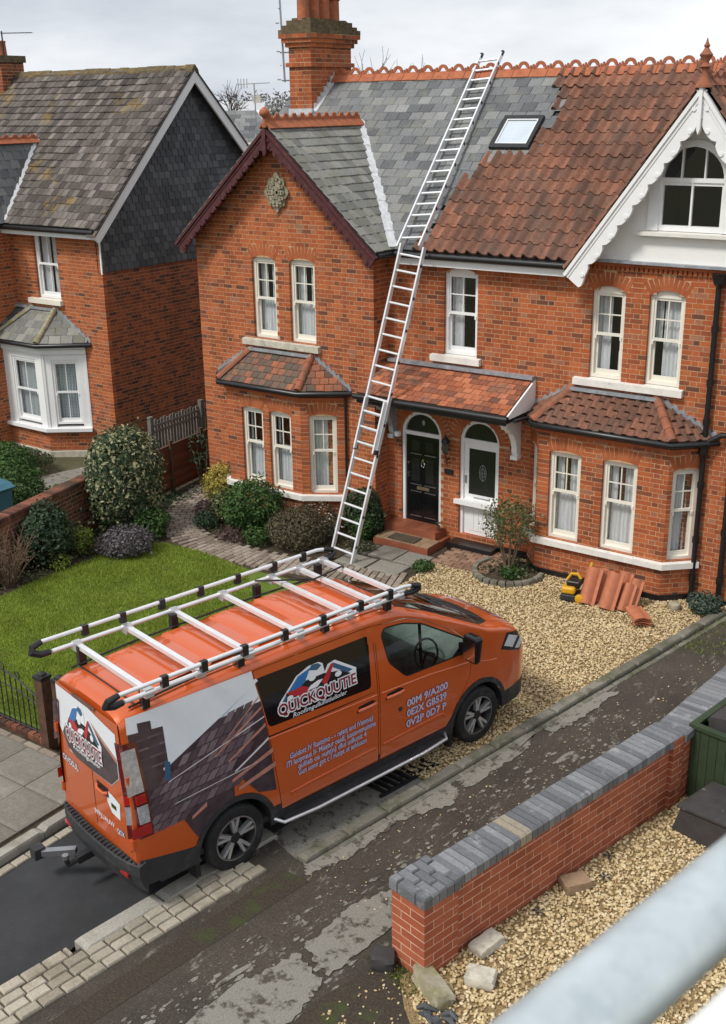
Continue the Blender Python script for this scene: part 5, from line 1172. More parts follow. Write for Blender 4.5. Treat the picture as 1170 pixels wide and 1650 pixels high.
shrub('heather', 'purple brown heather under the yellow shrub', (-14.4, 15.05), .27, .4, 'leaf_purple', 1300, .024, stems=0)
shrub('olive_shrub', 'yellowish olive shrub between the yellow and the rounded green one', (-14.0, 15.15), .36, .62, 'leaf_tree', 1700, .03)
shrub('edging_plant', 'low dark green plant at the bend of the path', (-14.1, 14.62), .22, .32, 'leaf_dark', 800, .026, stems=0)
shrub('box_shrub', 'rounded mid green shrub in front of the left bay', (-13.2, 14.98), .5, .98, 'leaf_box', 4200, .036)
shrub('ground_sedum', 'dusky pink mound along the path edge', (-13.25, 14.42), .3, .22, 'leaf_purple', 900, .022, stems=0)
shrub('edging_plant', 'low glossy green plant in front of the rounded shrub', (-12.75, 14.5), .24, .3, 'leaf_box', 800, .026, stems=0)
shrub('spirea', 'brown olive twiggy mound under the bay window', (-12.05, 14.82), .55, .72, 'leaf_olive', 5200, .024, lump=.12)
shrub('white_heath', 'loose shrub dotted with small white flowers by the bay', (-12.1, 15.45), .52, .55, 'leaf_olive', 2200, .028, flowers=260)
shrub('laurel', 'dark green shrub behind the foot of the ladder', (-11.35, 15.95), .36, .9, 'leaf_dark', 2800, .038)
shrub('laurel_low', 'bright green clipped shrub beside the door steps', (-11.22, 15.75), .22, .55, 'leaf_box', 1100, .03)
shrub('edging_plant', 'low grey green plant at the foot of the ladder', (-10.95, 15.25), .24, .2, 'leaf_ground', 700, .024, stems=0)
shrub('edging_plant', 'small clump of grass by the door slabs', (-9.55, 15.1), .17, .16, 'leaf_box', 500, .026, stems=0)
shrub('corner_plant', 'grey green plant at the foot of the downpipes', (-5.0, 16.05), .24, .32, 'leaf_blue', 900, .03, stems=0)
shrub('hedge', 'clipped olive green hedge beside the blue bin', (-18.2, 13.35), .78, .92, 'leaf_box', 5200, .036, 'hedge', lump=.08, ry=.6)
shrub('hedge', 'clipped hedge under the white bay of the neighbouring house', (-20.0, 14.6), .8, .72, 'leaf_box', 4200, .036, 'hedge', lump=.08, ry=.6)
shrub('neighbour_shrub', 'dark shrub beside the porch of the neighbouring house', (-22.9, 15.9), .5, .8, 'leaf_dark', 1800, .04)
shrub('neighbour_plant', 'low green plants at the foot of the white bay', (-20.3, 15.5), .7, .3, 'leaf_ground', 1800, .03, stems=0, ry=.3)
shrub('neighbour_plant', 'low green plants along the neighbour lawn', (-17.7, 14.4), .6, .18, 'leaf_lime', 1500, .03, stems=0, ry=.35)
shrub('climber', 'sparse climber trailing over the brown fence', (-15.9, 16.5), .28, .9, 'leaf_dark', 260, .04, z0=.35)
# bare twiggy shrub
tw = thing('twiggy_shrub', 'bare brown twiggy shrub at the near end of the garden wall', 'shrub', (-15.0, 10.75, 0)); mb = MB()
for i in range(90):
    an = rng.uniform(0, 2*PI); q = rng.uniform(.1, .62); hh = rng.uniform(.45, .95); b0 = Vector((-15.0+math.cos(an)*.08, 10.75+math.sin(an)*.08, 0)); e = Vector((-15.0+math.cos(an)*q, 10.75+math.sin(an)*q, hh)); m = b0*.45+e*.55+Vector((rng.normal(0, .05), rng.normal(0, .05), .08))
    mb.tube([b0, m, e], [.009, .006, .003], 4, False)
    for k in range(4): s_ = m+(e-m)*rng.uniform(0, .9); mb.tube([s_, s_+Vector((rng.normal(0, .1), rng.normal(0, .1), rng.uniform(.02, .14)))], [.004, .002], 3, False)
mb.build('twig', 'twig', tw)
n = 500; P = np.array([-15.0, 10.75, .45])+rng.normal(0, 1, (n, 3))*np.array([.32, .32, .22]); a = rng.normal(size=(n, 3)); a /= np.linalg.norm(a, axis=1)[:, None]; b = np.cross(a, rng.normal(size=(n, 3))); b /= np.linalg.norm(b, axis=1)[:, None]
link('foliage', np_mesh('foliage', np.stack([P-a*.02, P+b*.012, P+a*.02, P-b*.012], 1).reshape(-1, 3), [np.arange(4*n).reshape(-1, 4)], ['leaf_olive']), tw)
# ground cover in the beds
def cover(name, label, pts, n, h, mat, size=.028):
    a = np.array(pts); P = rng.uniform(a.min(0), a.max(0), (n, 2)); P = P[inside(P, pts)]; n = len(P)
    pn = np.sin(P[:, 0]*5.3+1)*np.cos(P[:, 1]*4.7); P = P[pn > rng.uniform(-1.1, .5, n)]; n = len(P)
    z = rng.uniform(.0, 1, n)**1.5*h; C_ = np.concatenate([P, z[:, None]], 1); nr = rng.normal(0, .6, (n, 3))+np.array([0, 0, 1]); nr /= np.linalg.norm(nr, axis=1)[:, None]
    a = np.cross(nr, rng.normal(size=(n, 3))); a /= np.linalg.norm(a, axis=1)[:, None]; b = np.cross(nr, a); s = size*rng.uniform(.5, 1.3, (n, 1))
    o = link(name, np_mesh(name, np.stack([C_-a*s, C_+b*s*.6, C_+a*s, C_-b*s*.6], 1).reshape(-1, 3), [np.arange(4*n).reshape(-1, 4)], [mat])); o['kind'] = 'stuff'; tag(o, label, 'plants')
cover('bed_cover', 'mixed low planting between the garden wall and the lawn', [(-15.5, 9.5), (-14.75, 9.5), (-14.78, 12.6), (-14.4, 13.5), (-14.8, 14.2), (-15.7, 14.0)], 7000, .14, 'leaf_ground')
cover('bay_cover', 'low planting and leaf litter in the bed below the left bay', [(-14.9, 15.9), (-14.6, 14.95), (-13.9, 14.45), (-12.7, 14.3), (-11.4, 14.85), (-11.0, 15.7), (-11.1, 16.4), (-12, 15.9), (-14.5, 15.6)], 6000, .12, 'leaf_ground')
cover('fence_cover', 'ivy and weeds at the foot of the brown fence', [(-16.1, 14.6), (-15.2, 14.3), (-15.35, 15.1), (-15.6, 16.4), (-16.1, 16.4)], 2600, .16, 'leaf_dark')
# small tree in a round edged bed by the white door
tr = thing('small_tree', 'small multi-stemmed tree with sparse pale leaves by the white door', 'tree', (-8.32, 15.85, 0)); mb = MB(); tips = []
for i in range(7):
    an = 2*PI*i/7+rng.uniform(-.3, .3); b0 = Vector((-8.32+.04*math.cos(an), 15.85+.04*math.sin(an), 0)); m = b0+Vector((.1*math.cos(an), .1*math.sin(an), .45)); e = b0+Vector((.32*math.cos(an), .32*math.sin(an), rng.uniform(.85, 1.2)))
    mb.tube([b0, m, e], [.018, .013, .004], 5); tips.append((m, e))
    for k in range(6): s_ = m+(e-m)*rng.uniform(0, 1); q = s_+Vector((rng.normal(0, .16), rng.normal(0, .16), rng.uniform(.0, .22))); mb.tube([s_, q], [.006, .002], 4, False)
mb.build('trunk', 'twig', tr)
n = 2300; P = rng.normal(size=(n, 3)); P /= np.linalg.norm(P, axis=1)[:, None]; P *= (rng.uniform(.25, 1, (n, 1))**.6)*(1+.25*np.sin(P[:, :1]*6)*np.cos(P[:, 1:2]*7)); P = P*np.array([.5, .5, .42])+np.array([-8.32, 15.85, .93])
a = rng.normal(size=(n, 3)); a /= np.linalg.norm(a, axis=1)[:, None]; b = np.cross(a, rng.normal(size=(n, 3))); b /= np.linalg.norm(b, axis=1)[:, None]; s = rng.uniform(.014, .034, (n, 1))
link('crown', np_mesh('crown', np.stack([P-a*s, P+b*s*.55, P+a*s, P-b*s*.55], 1).reshape(-1, 3), [np.arange(4*n).reshape(-1, 4)], ['leaf_tree']), tr)
pb = sheet('planting_bed', [(-8.3+.48*math.cos(t)*1.0, 15.82+.50*math.sin(t)) for t in np.linspace(0, 2*PI, 24, endpoint=False)], .05, 'soil')
for i in range(17):
    t = PI*.78+2*PI*.62*i/17+.2; c_ = Vector((-8.3+.52*math.cos(t), 15.82+.55*math.sin(t))); d = Vector((-math.sin(t), math.cos(t))); s = Vector((math.cos(t), math.sin(t)))
    piece(pb, 'edging_stone', pb, 'stone', cols((d*.115).to_3d(), (s*.09).to_3d(), (0, 0, .1), (c_.x, c_.y, 0)), 'kerb_dark')
cover('planting_cover', 'green ground cover in the round bed under the small tree', [(-8.75, 15.5), (-7.9, 15.45), (-7.85, 16.2), (-8.7, 16.3)], 1300, .16, 'leaf_ground', .034)
shrub('bed_plant', 'tuft of bright leaves under the small tree', (-8.15, 15.6), .16, .2, 'leaf_box', 350, .03, stems=0)

# ================================================================== FENCES AND GARDEN WALL
gw_ = thing('garden_wall', 'old mossy brick garden wall between the two front gardens', 'wall', (-15.5, 12, 0))
a_, b_ = (-15.16, 10.0), (-15.92, 13.7); th_, ln = canted(a_, b_)
brick_wall(gw_, Fr((*a_, 0), th_), [(0, 0), (ln, 0), (ln, .95), (0, .95)], (), 'wall', 'brick_old', 'mortar_dark')
brick_wall(gw_, Fr((*b_, 0), th_+PI) @ Matrix.Translation((0, -.21, 0)), [(0, 0), (ln, 0), (ln, .95), (0, .95)], (), 'wall_back', 'brick_old', 'mortar_dark')
fg_ = Fr((*a_, 0), th_)
for i in range(int(ln/.085)): piece(gw_, 'coping_brick', gw_, 'stone', fg_ @ cols((.077, 0, 0), (0, .26, 0), (0, 0, .1), (i*.085, -.025, .95)), 'brick_old')
bf = thing('garden_fence', 'reddish brown wooden panel fence between the houses', 'fence', (-16.2, 15.3, 0))
a_, b_ = Vector((-16.08, 15.2, 0)), Vector((-16.55, 18.6, 0)); u_ = (b_-a_).normalized(); L_ = (b_-a_).length; s_ = Vector((u_.y, -u_.x, 0))
for k in range(11):
    z = .05+k*.085
    MB().beam(a_+Vector((0, 0, z+.045))+s_*(.008*(k % 2)), b_+Vector((0, 0, z+.045))+s_*(.008*(k % 2)), .016, .092).build('fence_board', 'wood_brown', bf)
for x in (0.02, .62, 1.7, 2.8): p = a_+u_*x+s_*.04; MB().box(p.x-.035, p.x+.035, p.y-.035, p.y+.035, 0, 1.12).build('fence_post', 'wood_post', bf)
MB().beam(a_+Vector((0, 0, 1.0)), b_+Vector((0, 0, 1.0)), .06, .03).build('capping_rail', 'wood_post', bf)
tl = thing('trellis_fence', 'weathered grey picket fence behind the brown panels', 'fence', (-17.5, 17, 0))
a_, b_ = Vector((-17.3, 16.4, 0)), Vector((-17.55, 19.8, 0)); u_ = (b_-a_).normalized()
for k in range(34): p = a_+u_*(k*.1); MB().box(p.x-.012, p.x+.012, p.y-.03, p.y+.03, .1, 1.18+.02*(k % 3)).build('picket', 'wood_grey', tl)
for z in (.35, .95, 1.08): MB().beam(a_+Vector((.02, 0, z)), b_+Vector((.02, 0, z)), .03, .05).build('rail', 'wood_grey', tl)
for x in (0, 1.7, 3.3): p = a_+u_*x+Vector((.05, 0, 0)); MB().box(p.x-.05, p.x+.05, p.y-.05, p.y+.05, 0, 1.32).build('post', 'wood_grey', tl)
ir = thing('iron_railing', 'black wrought iron railing with curled tops on a low brick kerb', 'railing', (-12, 7.8, 0))
y = 7.76
for i in range(34):
    x = -10.52-i*.105; ph = (i % 14)/14; zt = .62+.22*math.sin(PI*ph)
    MB().tube([(x, y, .13), (x, y, zt+.03)], .008, 6).build('bar', 'iron', ir)
for k in range(3):
    P = [(-10.46-k*1.47-1.47*t, y, .60+.25*math.sin(PI*t)) for t in np.linspace(0, 1, 15)]; MB().tube(P, .011, 6).build('top_rail', 'iron', ir)
    P = [(-10.46-k*1.47-1.47*t, y, .52+.14*math.sin(PI*t)) for t in np.linspace(0, 1, 15)]; MB().tube(P, .008, 6).build('top_rail', 'iron', ir)
    for q in (.3, .5, .7):
        c_ = Vector((-10.46-k*1.47-1.47*q, y, .66+.25*math.sin(PI*q))); MB().tube([c_+Vector((.05*math.cos(t)*(1-t/9), 0, .05*math.sin(t)*(1-t/9))) for t in np.linspace(-1.5, 5, 14)], .008, 5).build('scroll', 'iron', ir)
MB().tube([(-10.45, y, .16), (-14.2, y, .16)], .01, 6).build('bottom_rail', 'iron', ir)
for i in range(34): piece(ir, 'kerb_brick', ir, 'stone', cols((.105, 0, 0), (0, .12, 0), (0, 0, .125), (-10.53-i*.11, y-.06, 0)), 'brick_old')
gp = [thing('gate_post', 'brown square gate post with black cap at the end of the iron railing', 'post', (-10.38, 7.72, 0)), thing('gate_post', 'brown gate post half hidden behind the rear of the van', 'post', (-10.14, 7.76, 0))]
for t_o, x, y_ in ((gp[0], -10.38, 7.74), (gp[1], -10.13, 7.80)):
    MB().box(x-.07, x+.07, y_-.07, y_+.07, 0, .98).build('shaft', 'wood_post', t_o); MB().box(x-.08, x+.08, y_-.08, y_+.08, .98, 1.02).lathe((x, y_, 1.02), [(.06, 0), (.05, .03), (.02, .045)], 10).build('cap', 'iron', t_o)
# neighbour's blue bin
bb = thing('wheelie_bin', 'blue lidded bin behind the garden wall', 'bin', (-17.4, 12.3, 0))
MB().prism([(-.26, 0), (.26, 0), (.3, .82), (-.3, .82)], -.3, .3).build('body', 'bin_blue', bb, inv=False); MB().prism([(-.34, .82), (.34, .82), (.36, .86), (.2, .93), (-.2, .95), (-.36, .86)], -.34, .34).build('lid', 'bin_blue', bb, inv=False)
MB().tube([(-.2, .36, .88), (.2, .36, .88)], .02, 8).build('handle', 'bin_blue', bb, inv=False)

# ================================================================== FAR AWAY
fh = thing('far_house', 'distant house with a grey slate roof and white wall beyond the gap', 'house', (-39.3, 45, 0))
ff = Fr((-39.6, 45.0, 0), YAW)
MB(ff).box(-5, 1.9, 0, 5, 0, 5.9).build('wall', 'render', fh)
fr_ = MB(ff).add([(-6, -.3, 5.8), (2.2, -.3, 5.8), (2.2, 5.3, 5.8), (-6, 5.3, 5.8), (-6, 2.5, 7.25), (.9, 2.5, 7.25)], [(0, 1, 5, 4), (1, 2, 5), (2, 3, 4, 5), (0, 4, 3)]).build('roof', 'deck', fh)
tile_field(fh, fr_, ff @ Vector((-6, -.3, 5.8)), ff @ Vector((2.2, -.3, 5.8)), [ff @ Vector(p) for p in ((-6, -.3, 5.8), (2.2, -.3, 5.8), (.9, 2.5, 7.25), (-6, 2.5, 7.25))], .4, .55, .02, 'slate', 'slate', 'slate')
MB(ff).beam((2.2, -.3, 5.86), (.9, 2.5, 7.3), .14, .06).build('hip', 'white', fh); MB(ff).box(-6, 2.2, -.38, -.3, 5.62, 5.82).build('fascia', 'white', fh)
fh2 = thing('distant_cottage', 'pale distant cottage with two chimneys below the wooded hill', 'house', (-75, 84, 0)); f2 = Fr((-77, 86, 0), YAW)
MB(f2).box(-9, 3.5, 0, 6, 0, 7.0).build('wall', 'render', fh2); MB(f2).prism([(-.5, 7.0), (6.5, 7.0), (3, 8.0)], -9.2, 3.7, 'x').build('roof', 'lead_pale', fh2)
for x in (-2.6, 2.9): MB(f2).box(x-.35, x+.35, 2.4, 3.2, 7.2, 8.5).build('chimney', 'stone', fh2)
# wooded rise behind the roofs
hp_ = [];
hill = MB(); nx = 40; vs = []; fs = []
for i in range(nx+1):
    t = -190+380*i/nx
    for j, (dd, zz) in enumerate(((95, -.1), (140, 3.4), (200, 6.2), (300, 4.0))): q = Vector((-math.sin(YAW), math.cos(YAW), 0))*dd+Vector((math.cos(YAW), math.sin(YAW), 0))*t; vs.append((q.x, q.y, zz+(math.sin(i*.7)+math.sin(i*1.9))*.5*(j > 0)))
for i in range(nx):
    for j in range(3): a = i*4+j; fs.append((a, a+4, a+5, a+1))
ho = hill.add(vs, fs).build('hill', 'ground', smooth=True); ho['kind'] = 'structure'
n = 60000; t = rng.uniform(-150, 150, n); dd = rng.uniform(150, 215, n); top_ = 5.2+3.4*np.abs(np.sin(t*.11+dd*.05))*rng.uniform(.4, 1, n)+1.5*np.sin(t*.031); zz = rng.uniform(.3, 1, n)**.6*top_
P = np.outer(dd, [-math.sin(YAW), math.cos(YAW), 0])+np.outer(t, [math.cos(YAW), math.sin(YAW), 0])+np.outer(zz+2.2, [0, 0, 1])
a = rng.normal(size=(n, 3)); a /= np.linalg.norm(a, axis=1)[:, None]; b = np.cross(a, rng.normal(size=(n, 3))); b /= np.linalg.norm(b, axis=1)[:, None]; s = rng.uniform(.12, .38, (n, 1))
wo_ = link('far_wood', np_mesh('far_wood', np.stack([P-a*s, P+b*s*.5, P+a*s, P-b*s*.5], 1).reshape(-1, 3), [np.arange(4*n).reshape(-1, 4)], ['wood_far'])); wo_['kind'] = 'stuff'; tag(wo_, 'brown leafless wood on the distant rise', 'wood')
def bare_tree(name, label, base, h, spread, seed, levels=4, r=.12):
    t = thing(name, label, 'tree', base); rg = random.Random(seed); tk = MB(); cn = MB()
    def grow(p, d, ln, rad, lv):
        e = p+d*ln; (tk if lv == levels else cn).tube([p, (p+e)/2+Vector((rg.uniform(-1, 1), rg.uniform(-1, 1), 0))*ln*.06, e], [rad, rad*.85, rad*.65], 5, False)
        if lv == 0: return
        for k in range(rg.choice((3, 3, 4))):
            nd = (d+Vector((rg.gauss(0, spread), rg.gauss(0, spread), rg.gauss(.1, spread*.5)))).normalized(); grow(p+d*ln*rg.uniform(.55, 1), nd, ln*rg.uniform(.6, .8), rad*.6, lv-1)
    grow(Vector(base), Vector((0, 0, 1)), h*.36, r, levels); tk.build('trunk', 'bark', t); cn.build('crown', 'bark', t); return t
bare_tree('bare_tree', 'thin leafless tree rising behind the far slate roof', (-60.0, 67.5, 3.8), 6.2, .42, 3, 4, .11)
bare_tree('bare_tree', 'leafless tree showing above the ridge beside the chimney', (-21.0, 29.4, 0), 10.7, .5, 8, 5, .1)
fa = thing('far_aerial', 'thin aerial mast above the far roofs', 'aerial', (-38.9, 45.7, 0))
MB().tube([(-38.9, 45.75, 6.0), (-38.95, 45.75, 8.55)], .03, 6).build('mast', 'steel', fa); MB().tube([(-39.6, 45.3, 8.55), (-38.3, 46.2, 8.6)], .025, 5).build('boom', 'steel', fa)
for q in (0, .12, .24, .36): MB().tube([(-39.6+q, 45.3+q*.7, 8.35), (-39.6+q, 45.3+q*.7, 8.8)], .02, 5).build('element', 'steel', fa)
# ================================================================== THE VAN
VC, VW = .735, .74
van = thing('van', 'orange panel van with printed side panels and a white roof rack', 'van', (-6.86, 7.27, 0), math.radians(90-12.9))
bpy.context.view_layer.update()
def itp(x, pts): return float(np.interp(x, [p[0] for p in pts], [p[1] for p in pts]))
HWZ = [(.28, .965), (.5, .99), (.62, 1), (1.2, 1), (1.35, .99), (1.5, .972), (2.05, .875), (2.2, .845), (2.4, .81)]
HWX = [(-1.15, .955), (-1.1, .978), (-1.0, .992), (-.8, 1), (3.4, 1), (3.95, .99), (4.3, .955), (4.52, .89), (4.68, .78), (4.76, .62)]
ZT = [(-1.15, 2.19), (-1.08, 2.225), (-.9, 2.245), (-.3, 2.285), (1.2, 2.31), (2.1, 2.29), (2.35, 2.26), (2.55, 2.19), (3.0, 1.985), (3.4, 1.785), (3.8, 1.585), (3.9, 1.555), (4.2, 1.47), (4.42, 1.37), (4.58, 1.22), (4.69, 1.0), (4.76, .72)]
SHD = [(-1.15, .17), (2.3, .2), (2.8, .15), (3.7, .12), (4.4, .17), (4.66, .25), (4.76, .2)]
def hw(x, z): return VW*itp(z, HWZ)*itp(x, HWX)
def ring(x):
    zt = itp(x, ZT); zs = zt-itp(x, SHD); zb = itp(x, [(-1.15, .56), (-1.03, .44), (-.9, .30)]); half = []
    lev = [0, .045, .09, .13, .2, .3, .4, .5, .58, .66, .74, .82, .9, 1]
    for f in lev: z = zb+(zs-zb)*f; half.append((hw(x, z), z))
    for t in np.linspace(0, PI/2, 11)[1:]:
        e = .5; half.append((hw(x, zs)*math.cos(t)**(.55) if t < PI/2-1e-6 else 0.0, zs+(zt-zs)*math.sin(t)**.8))
    return [(x, VC-a, b) for a, b in half]+[(x, VC+a, b) for a, b in half[::-1][1:]]
XS = sorted(set([round(float(v), 3) for v in np.concatenate([[-1.15, -1.12, -1.08, -1.03, -.97], np.linspace(-.9, 2.4, 28), np.linspace(2.45, 3.7, 20), np.linspace(3.75, 4.76, 18)])]))
bm = bmesh.new(); rows = [[bm.verts.new(p) for p in ring(x)] for x in XS]
for a, b in zip(rows[:-1], rows[1:]):
    for i in range(len(a)-1): bm.faces.new((a[i], b[i], b[i+1], a[i+1]))
bm.faces.new(rows[0]); bm.faces.new(rows[-1][::-1])
bmesh.ops.recalc_face_normals(bm, faces=bm.faces); bm.normal_update()
def cut_poly(pts, ax, pred):
    """slice the shell along a convex outline and return the faces inside it"""
    k = (0, 2) if ax == 'xz' else (0, 1); lo = [min(p[i] for p in pts)-.02 for i in (0, 1)]; hi = [max(p[i] for p in pts)+.02 for i in (0, 1)]
    area = sum(pts[i][0]*pts[(i+1) % len(pts)][1]-pts[(i+1) % len(pts)][0]*pts[i][1] for i in range(len(pts)))
    P = pts if area > 0 else pts[::-1]
    def near(f): 
        a = [min(v.co[k[j]] for v in f.verts) for j in (0, 1)]; b = [max(v.co[k[j]] for v in f.verts) for j in (0, 1)]
        return len(f.verts) < 12 and all(b[j] >= lo[j] and a[j] <= hi[j] for j in (0, 1)) and pred(f)
    for i in range(len(P)):
        a, b = Vector(P[i]), Vector(P[(i+1) % len(P)]); d = b-a; no = Vector((0, 0, 0)); co = Vector((0, 0, 0))
        no[k[0]], no[k[1]] = d.y, -d.x; co[k[0]], co[k[1]] = a.x, a.y
        fsx = [f for f in bm.faces if near(f)]; g_ = fsx+list({e for f in fsx for e in f.edges})+list({v for f in fsx for v in f.verts})
        bmesh.ops.bisect_plane(bm, geom=g_, plane_co=co, plane_no=no, dist=1e-5)
    out = []
    for f in bm.faces:
        if len(f.verts) > 11 or not pred(f): continue
        c = f.calc_center_median(); q = Vector((c[k[0]], c[k[1]]))
        if all((Vector(P[(i+1) % len(P)])-Vector(P[i])).cross(q-Vector(P[i])) > -1e-6 for i in range(len(P))): out.append(f)
    return out
def vbuild(name, fs_, mat, parent=None, off=0, thick=0, smooth=True, kill=True):
    vs = {}; V = []; F = []
    for f in fs_:
        q = []
        for v in f.verts:
            if v.index not in vs or True:
                key = v
                if key not in vs: vs[key] = len(V); V.append((v.co+v.normal*off)[:])
            q.append(vs[v])
        F.append(tuple(q))
    if kill: bmesh.ops.delete(bm, geom=fs_, context='FACES')
    me = bpy.data.meshes.new(name); me.from_pydata(V, [], F); me.materials.append(M[mat]); smooth_mesh(me, 50) if smooth else None; me.update()
    return link(name, me, parent or van, False)
right = lambda f: f.normal.y < -.35
left = lambda f: f.normal.y > .35
upf = lambda f: f.normal.z > .25 and f.normal.x > .1
def rounded(P, r=.05, n=4):
    out = []; m = len(P)
    for i in range(m):
        p, a, b = Vector(P[i]), Vector(P[i-1]), Vector(P[(i+1) % m]); u, v = (a-p), (b-p); t = min(r, u.length*.45, v.length*.45); s, e = p+u.normalized()*t, p+v.normalized()*t
        for k in range(n+1): q = k/n; out.append(((1-q)**2*s+2*q*(1-q)*p+q*q*e)[:])
    return out
def inset(P, d):
    c = sum((Vector(p) for p in P), Vector((0, 0)))/len(P); out = []; m = len(P)
    area = sum(P[i][0]*P[(i+1) % m][1]-P[(i+1) % m][0]*P[i][1] for i in range(m)); sg = 1 if area > 0 else -1
    for i in range(m):
        p = Vector(P[i]); e1 = (p-Vector(P[i-1])).normalized(); e2 = (Vector(P[(i+1) % m])-p).normalized(); n1 = Vector((-e1.y, e1.x))*sg; n2 = Vector((-e2.y, e2.x))*sg
        nn = (n1+n2); nn = nn/max(.3, nn.dot(n1)); out.append((p+nn*d)[:])
    return out
FD = [(2.015, .44), (3.10, .44), (3.2, .56), (3.34, .76), (3.5, 1.0), (3.52, 1.42), (3.2, 1.69), (2.78, 1.94), (2.5, 2.05), (2.015, 2.105)]
FWN = rounded([(2.44, 1.375), (3.42, 1.335), (3.40, 1.50), (2.74, 1.895), (2.45, 1.99), (2.17, 2.02), (2.125, 1.96), (2.2, 1.62)], .05)
SD = [(.60, .44), (1.995, .44), (1.995, 2.115), (.37, 2.14)]
SWN = rounded([(.485, 1.48), (1.9, 1.41), (1.925, 2.02), (.39, 2.045)], .05)
body_parts = []
for pred, sgn in ((right, 0), (left, 1)):
    # wheel arches
    for cx in (0, 3.672):
        circ = [(cx+.455*math.cos(t), .36+.455*math.sin(t)) for t in np.linspace(0, 2*PI, 28, endpoint=False)]
        ringo = [(cx+.52*math.cos(t), .36+.52*math.sin(t)) for t in np.linspace(0, 2*PI, 28, endpoint=False)]
        f1 = cut_poly(circ, 'xz', pred); bmesh.ops.delete(bm, geom=f1, context='FACES')
        f2 = cut_poly(ringo, 'xz', pred); vbuild('wheel_arch_trim', f2, 'plastic', off=.006)
    # glazing
    f = cut_poly(FWN, 'xz', pred); vbuild('door_window', f, 'glass_car')
    f = cut_poly(inset(FWN, -.018), 'xz', pred); vbuild('window_seal', f, 'black')
    f = cut_poly(SWN, 'xz', pred); sw_ = vbuild('side_window', f, 'glass_tint')
    if sgn == 0: side_window = sw_
    # doors, each inside a recessed dark gap
    for nm, P in (('front_door', FD), ('sliding_door', SD)):
        f = cut_poly(inset(P, .007), 'xz', pred)
        up_ = [q for q in f if q.calc_center_median().z >= .56]; lo_ = [q for q in f if q.calc_center_median().z < .56]
        f3 = cut_poly([(P[0][0]-.1, .3), (P[1][0]+.5, .3), (P[1][0]+.5, .56), (P[0][0]-.3, .56)], 'xz', lambda q, pp=pred, S_=set(): pp(q)) if False else None
        dobj = vbuild(nm, f, 'paint')
        if sgn == 0: body_parts.append((nm, dobj))
        f = cut_poly(P, 'xz', pred); vbuild('door_gap', f, 'black', off=-.012)
# windscreen and cowl
f = cut_poly(rounded([(2.46, VC-.53), (3.74, VC-.63), (3.82, VC), (3.74, VC+.63), (2.46, VC+.53), (2.42, VC)], .06), 'xy', upf); vbuild('windscreen', f, 'glass_screen')
f = cut_poly([(2.42, VC-.555), (3.70, VC-.67), (3.95, VC-.57), (4.02, VC), (3.95, VC+.57), (3.70, VC+.67), (2.42, VC+.555), (2.37, VC)], 'xy', upf); vbuild('windscreen_surround', f, 'black')
# bonnet with its shut line
BN = [(3.99, VC-.59), (4.44, VC-.55), (4.57, VC-.28), (4.60, VC), (4.57, VC+.28), (4.44, VC+.55), (3.99, VC+.59)]
f = cut_poly(inset(BN, .007), 'xy', lambda q: q.normal.z > .25); vbuild('bonnet', f, 'paint')
f = cut_poly(BN, 'xy', lambda q: q.normal.z > .25); vbuild('bonnet_gap', f, 'black', off=-.01)
# lower cladding all round
f = cut_poly([(-1.3, .2), (4.7, .2), (4.7, .53), (-1.3, .53)], 'xz', lambda q: abs(q.normal.y) > .2 or abs(q.normal.x) > .5); vbuild('lower_cladding', f, 'plastic', off=.004)
f = cut_poly([(4.06, 1.14), (4.46, .98), (4.62, 1.08), (4.55, 1.24), (4.17, 1.33)], 'xz', right); vbuild('headlight', f, 'lens_clear', kill=False, off=.008); hl = vbuild('headlight_bowl', f, 'black_gloss')
f = cut_poly([(4.06, 1.14), (4.46, .98), (4.62, 1.08), (4.55, 1.24), (4.17, 1.33)], 'xz', left); vbuild('headlight', f, 'lens_clear', kill=False, off=.008); vbuild('headlight_bowl', f, 'black_gloss')
f = [q for q in bm.faces]; van_body = vbuild('body', f, 'paint', kill=False)
for p in van_body.data.polygons:
    if len(p.vertices) > 11: p.use_smooth = False
bm.free()
def ys(x, z, off=.005): return VC-hw(x, z)-off          # right-hand flank
def vmb(name, mb, mat, parent=None, smooth=False): return mb.build(name, mat, parent or van, smooth, inv=bool(parent) and False)
# chrome inside the headlights

# floor, bulkhead, interior
MB().box(-1.0, 4.3, VC-.67, VC+.67, .34, .40).build('floor', 'dark_in', van, inv=False)
MB().box(1.98, 2.02, VC-.58, VC+.58, .4, 2.15).build('bulkhead', 'dark_in', van, inv=False)
MB().prism([(3.25, .4), (3.25, 1.22), (3.4, 1.34), (3.75, 1.42), (3.75, .4)], VC-.62, VC+.62).build('dashboard', 'dash', van, inv=False)
for s in (-.33, .33):
    st_ = MB().prism([(2.35, .75), (2.85, .78), (2.87, .92), (2.35, .9)], VC+s-.24, VC+s+.24).prism([(2.22, .85), (2.38, .85), (2.28, 1.5), (2.14, 1.5)], VC+s-.23, VC+s+.23).prism([(2.16, 1.52), (2.27, 1.52), (2.25, 1.72), (2.17, 1.72)], VC+s-.13, VC+s+.13).build('seat', 'bin_grey', van, inv=False)
swc = Vector((3.12, VC-.36, 1.28)); ax1, ax2 = Vector((0, 1, 0)), Vector((.42, 0, .9)).normalized()
MB().tube([swc+(ax1*math.cos(t)+ax2*math.sin(t))*.18 for t in np.linspace(0, 2*PI, 19)], .014, 6, False).tube([swc-ax1*.17, swc+ax1*.17], .014, 5).tube([swc, swc-ax2*.17], .014, 5).tube([swc, swc+Vector((.2, 0, -.1))], .03, 6).build('steering_wheel', 'plastic', van, True, inv=False)
MB().beam((2.75, ys(2.75, 1.9)+.02, 1.38), (2.72, ys(2.7, 1.85)+.03, 1.90), .02, .03).build('window_divider', 'black', van, inv=False)
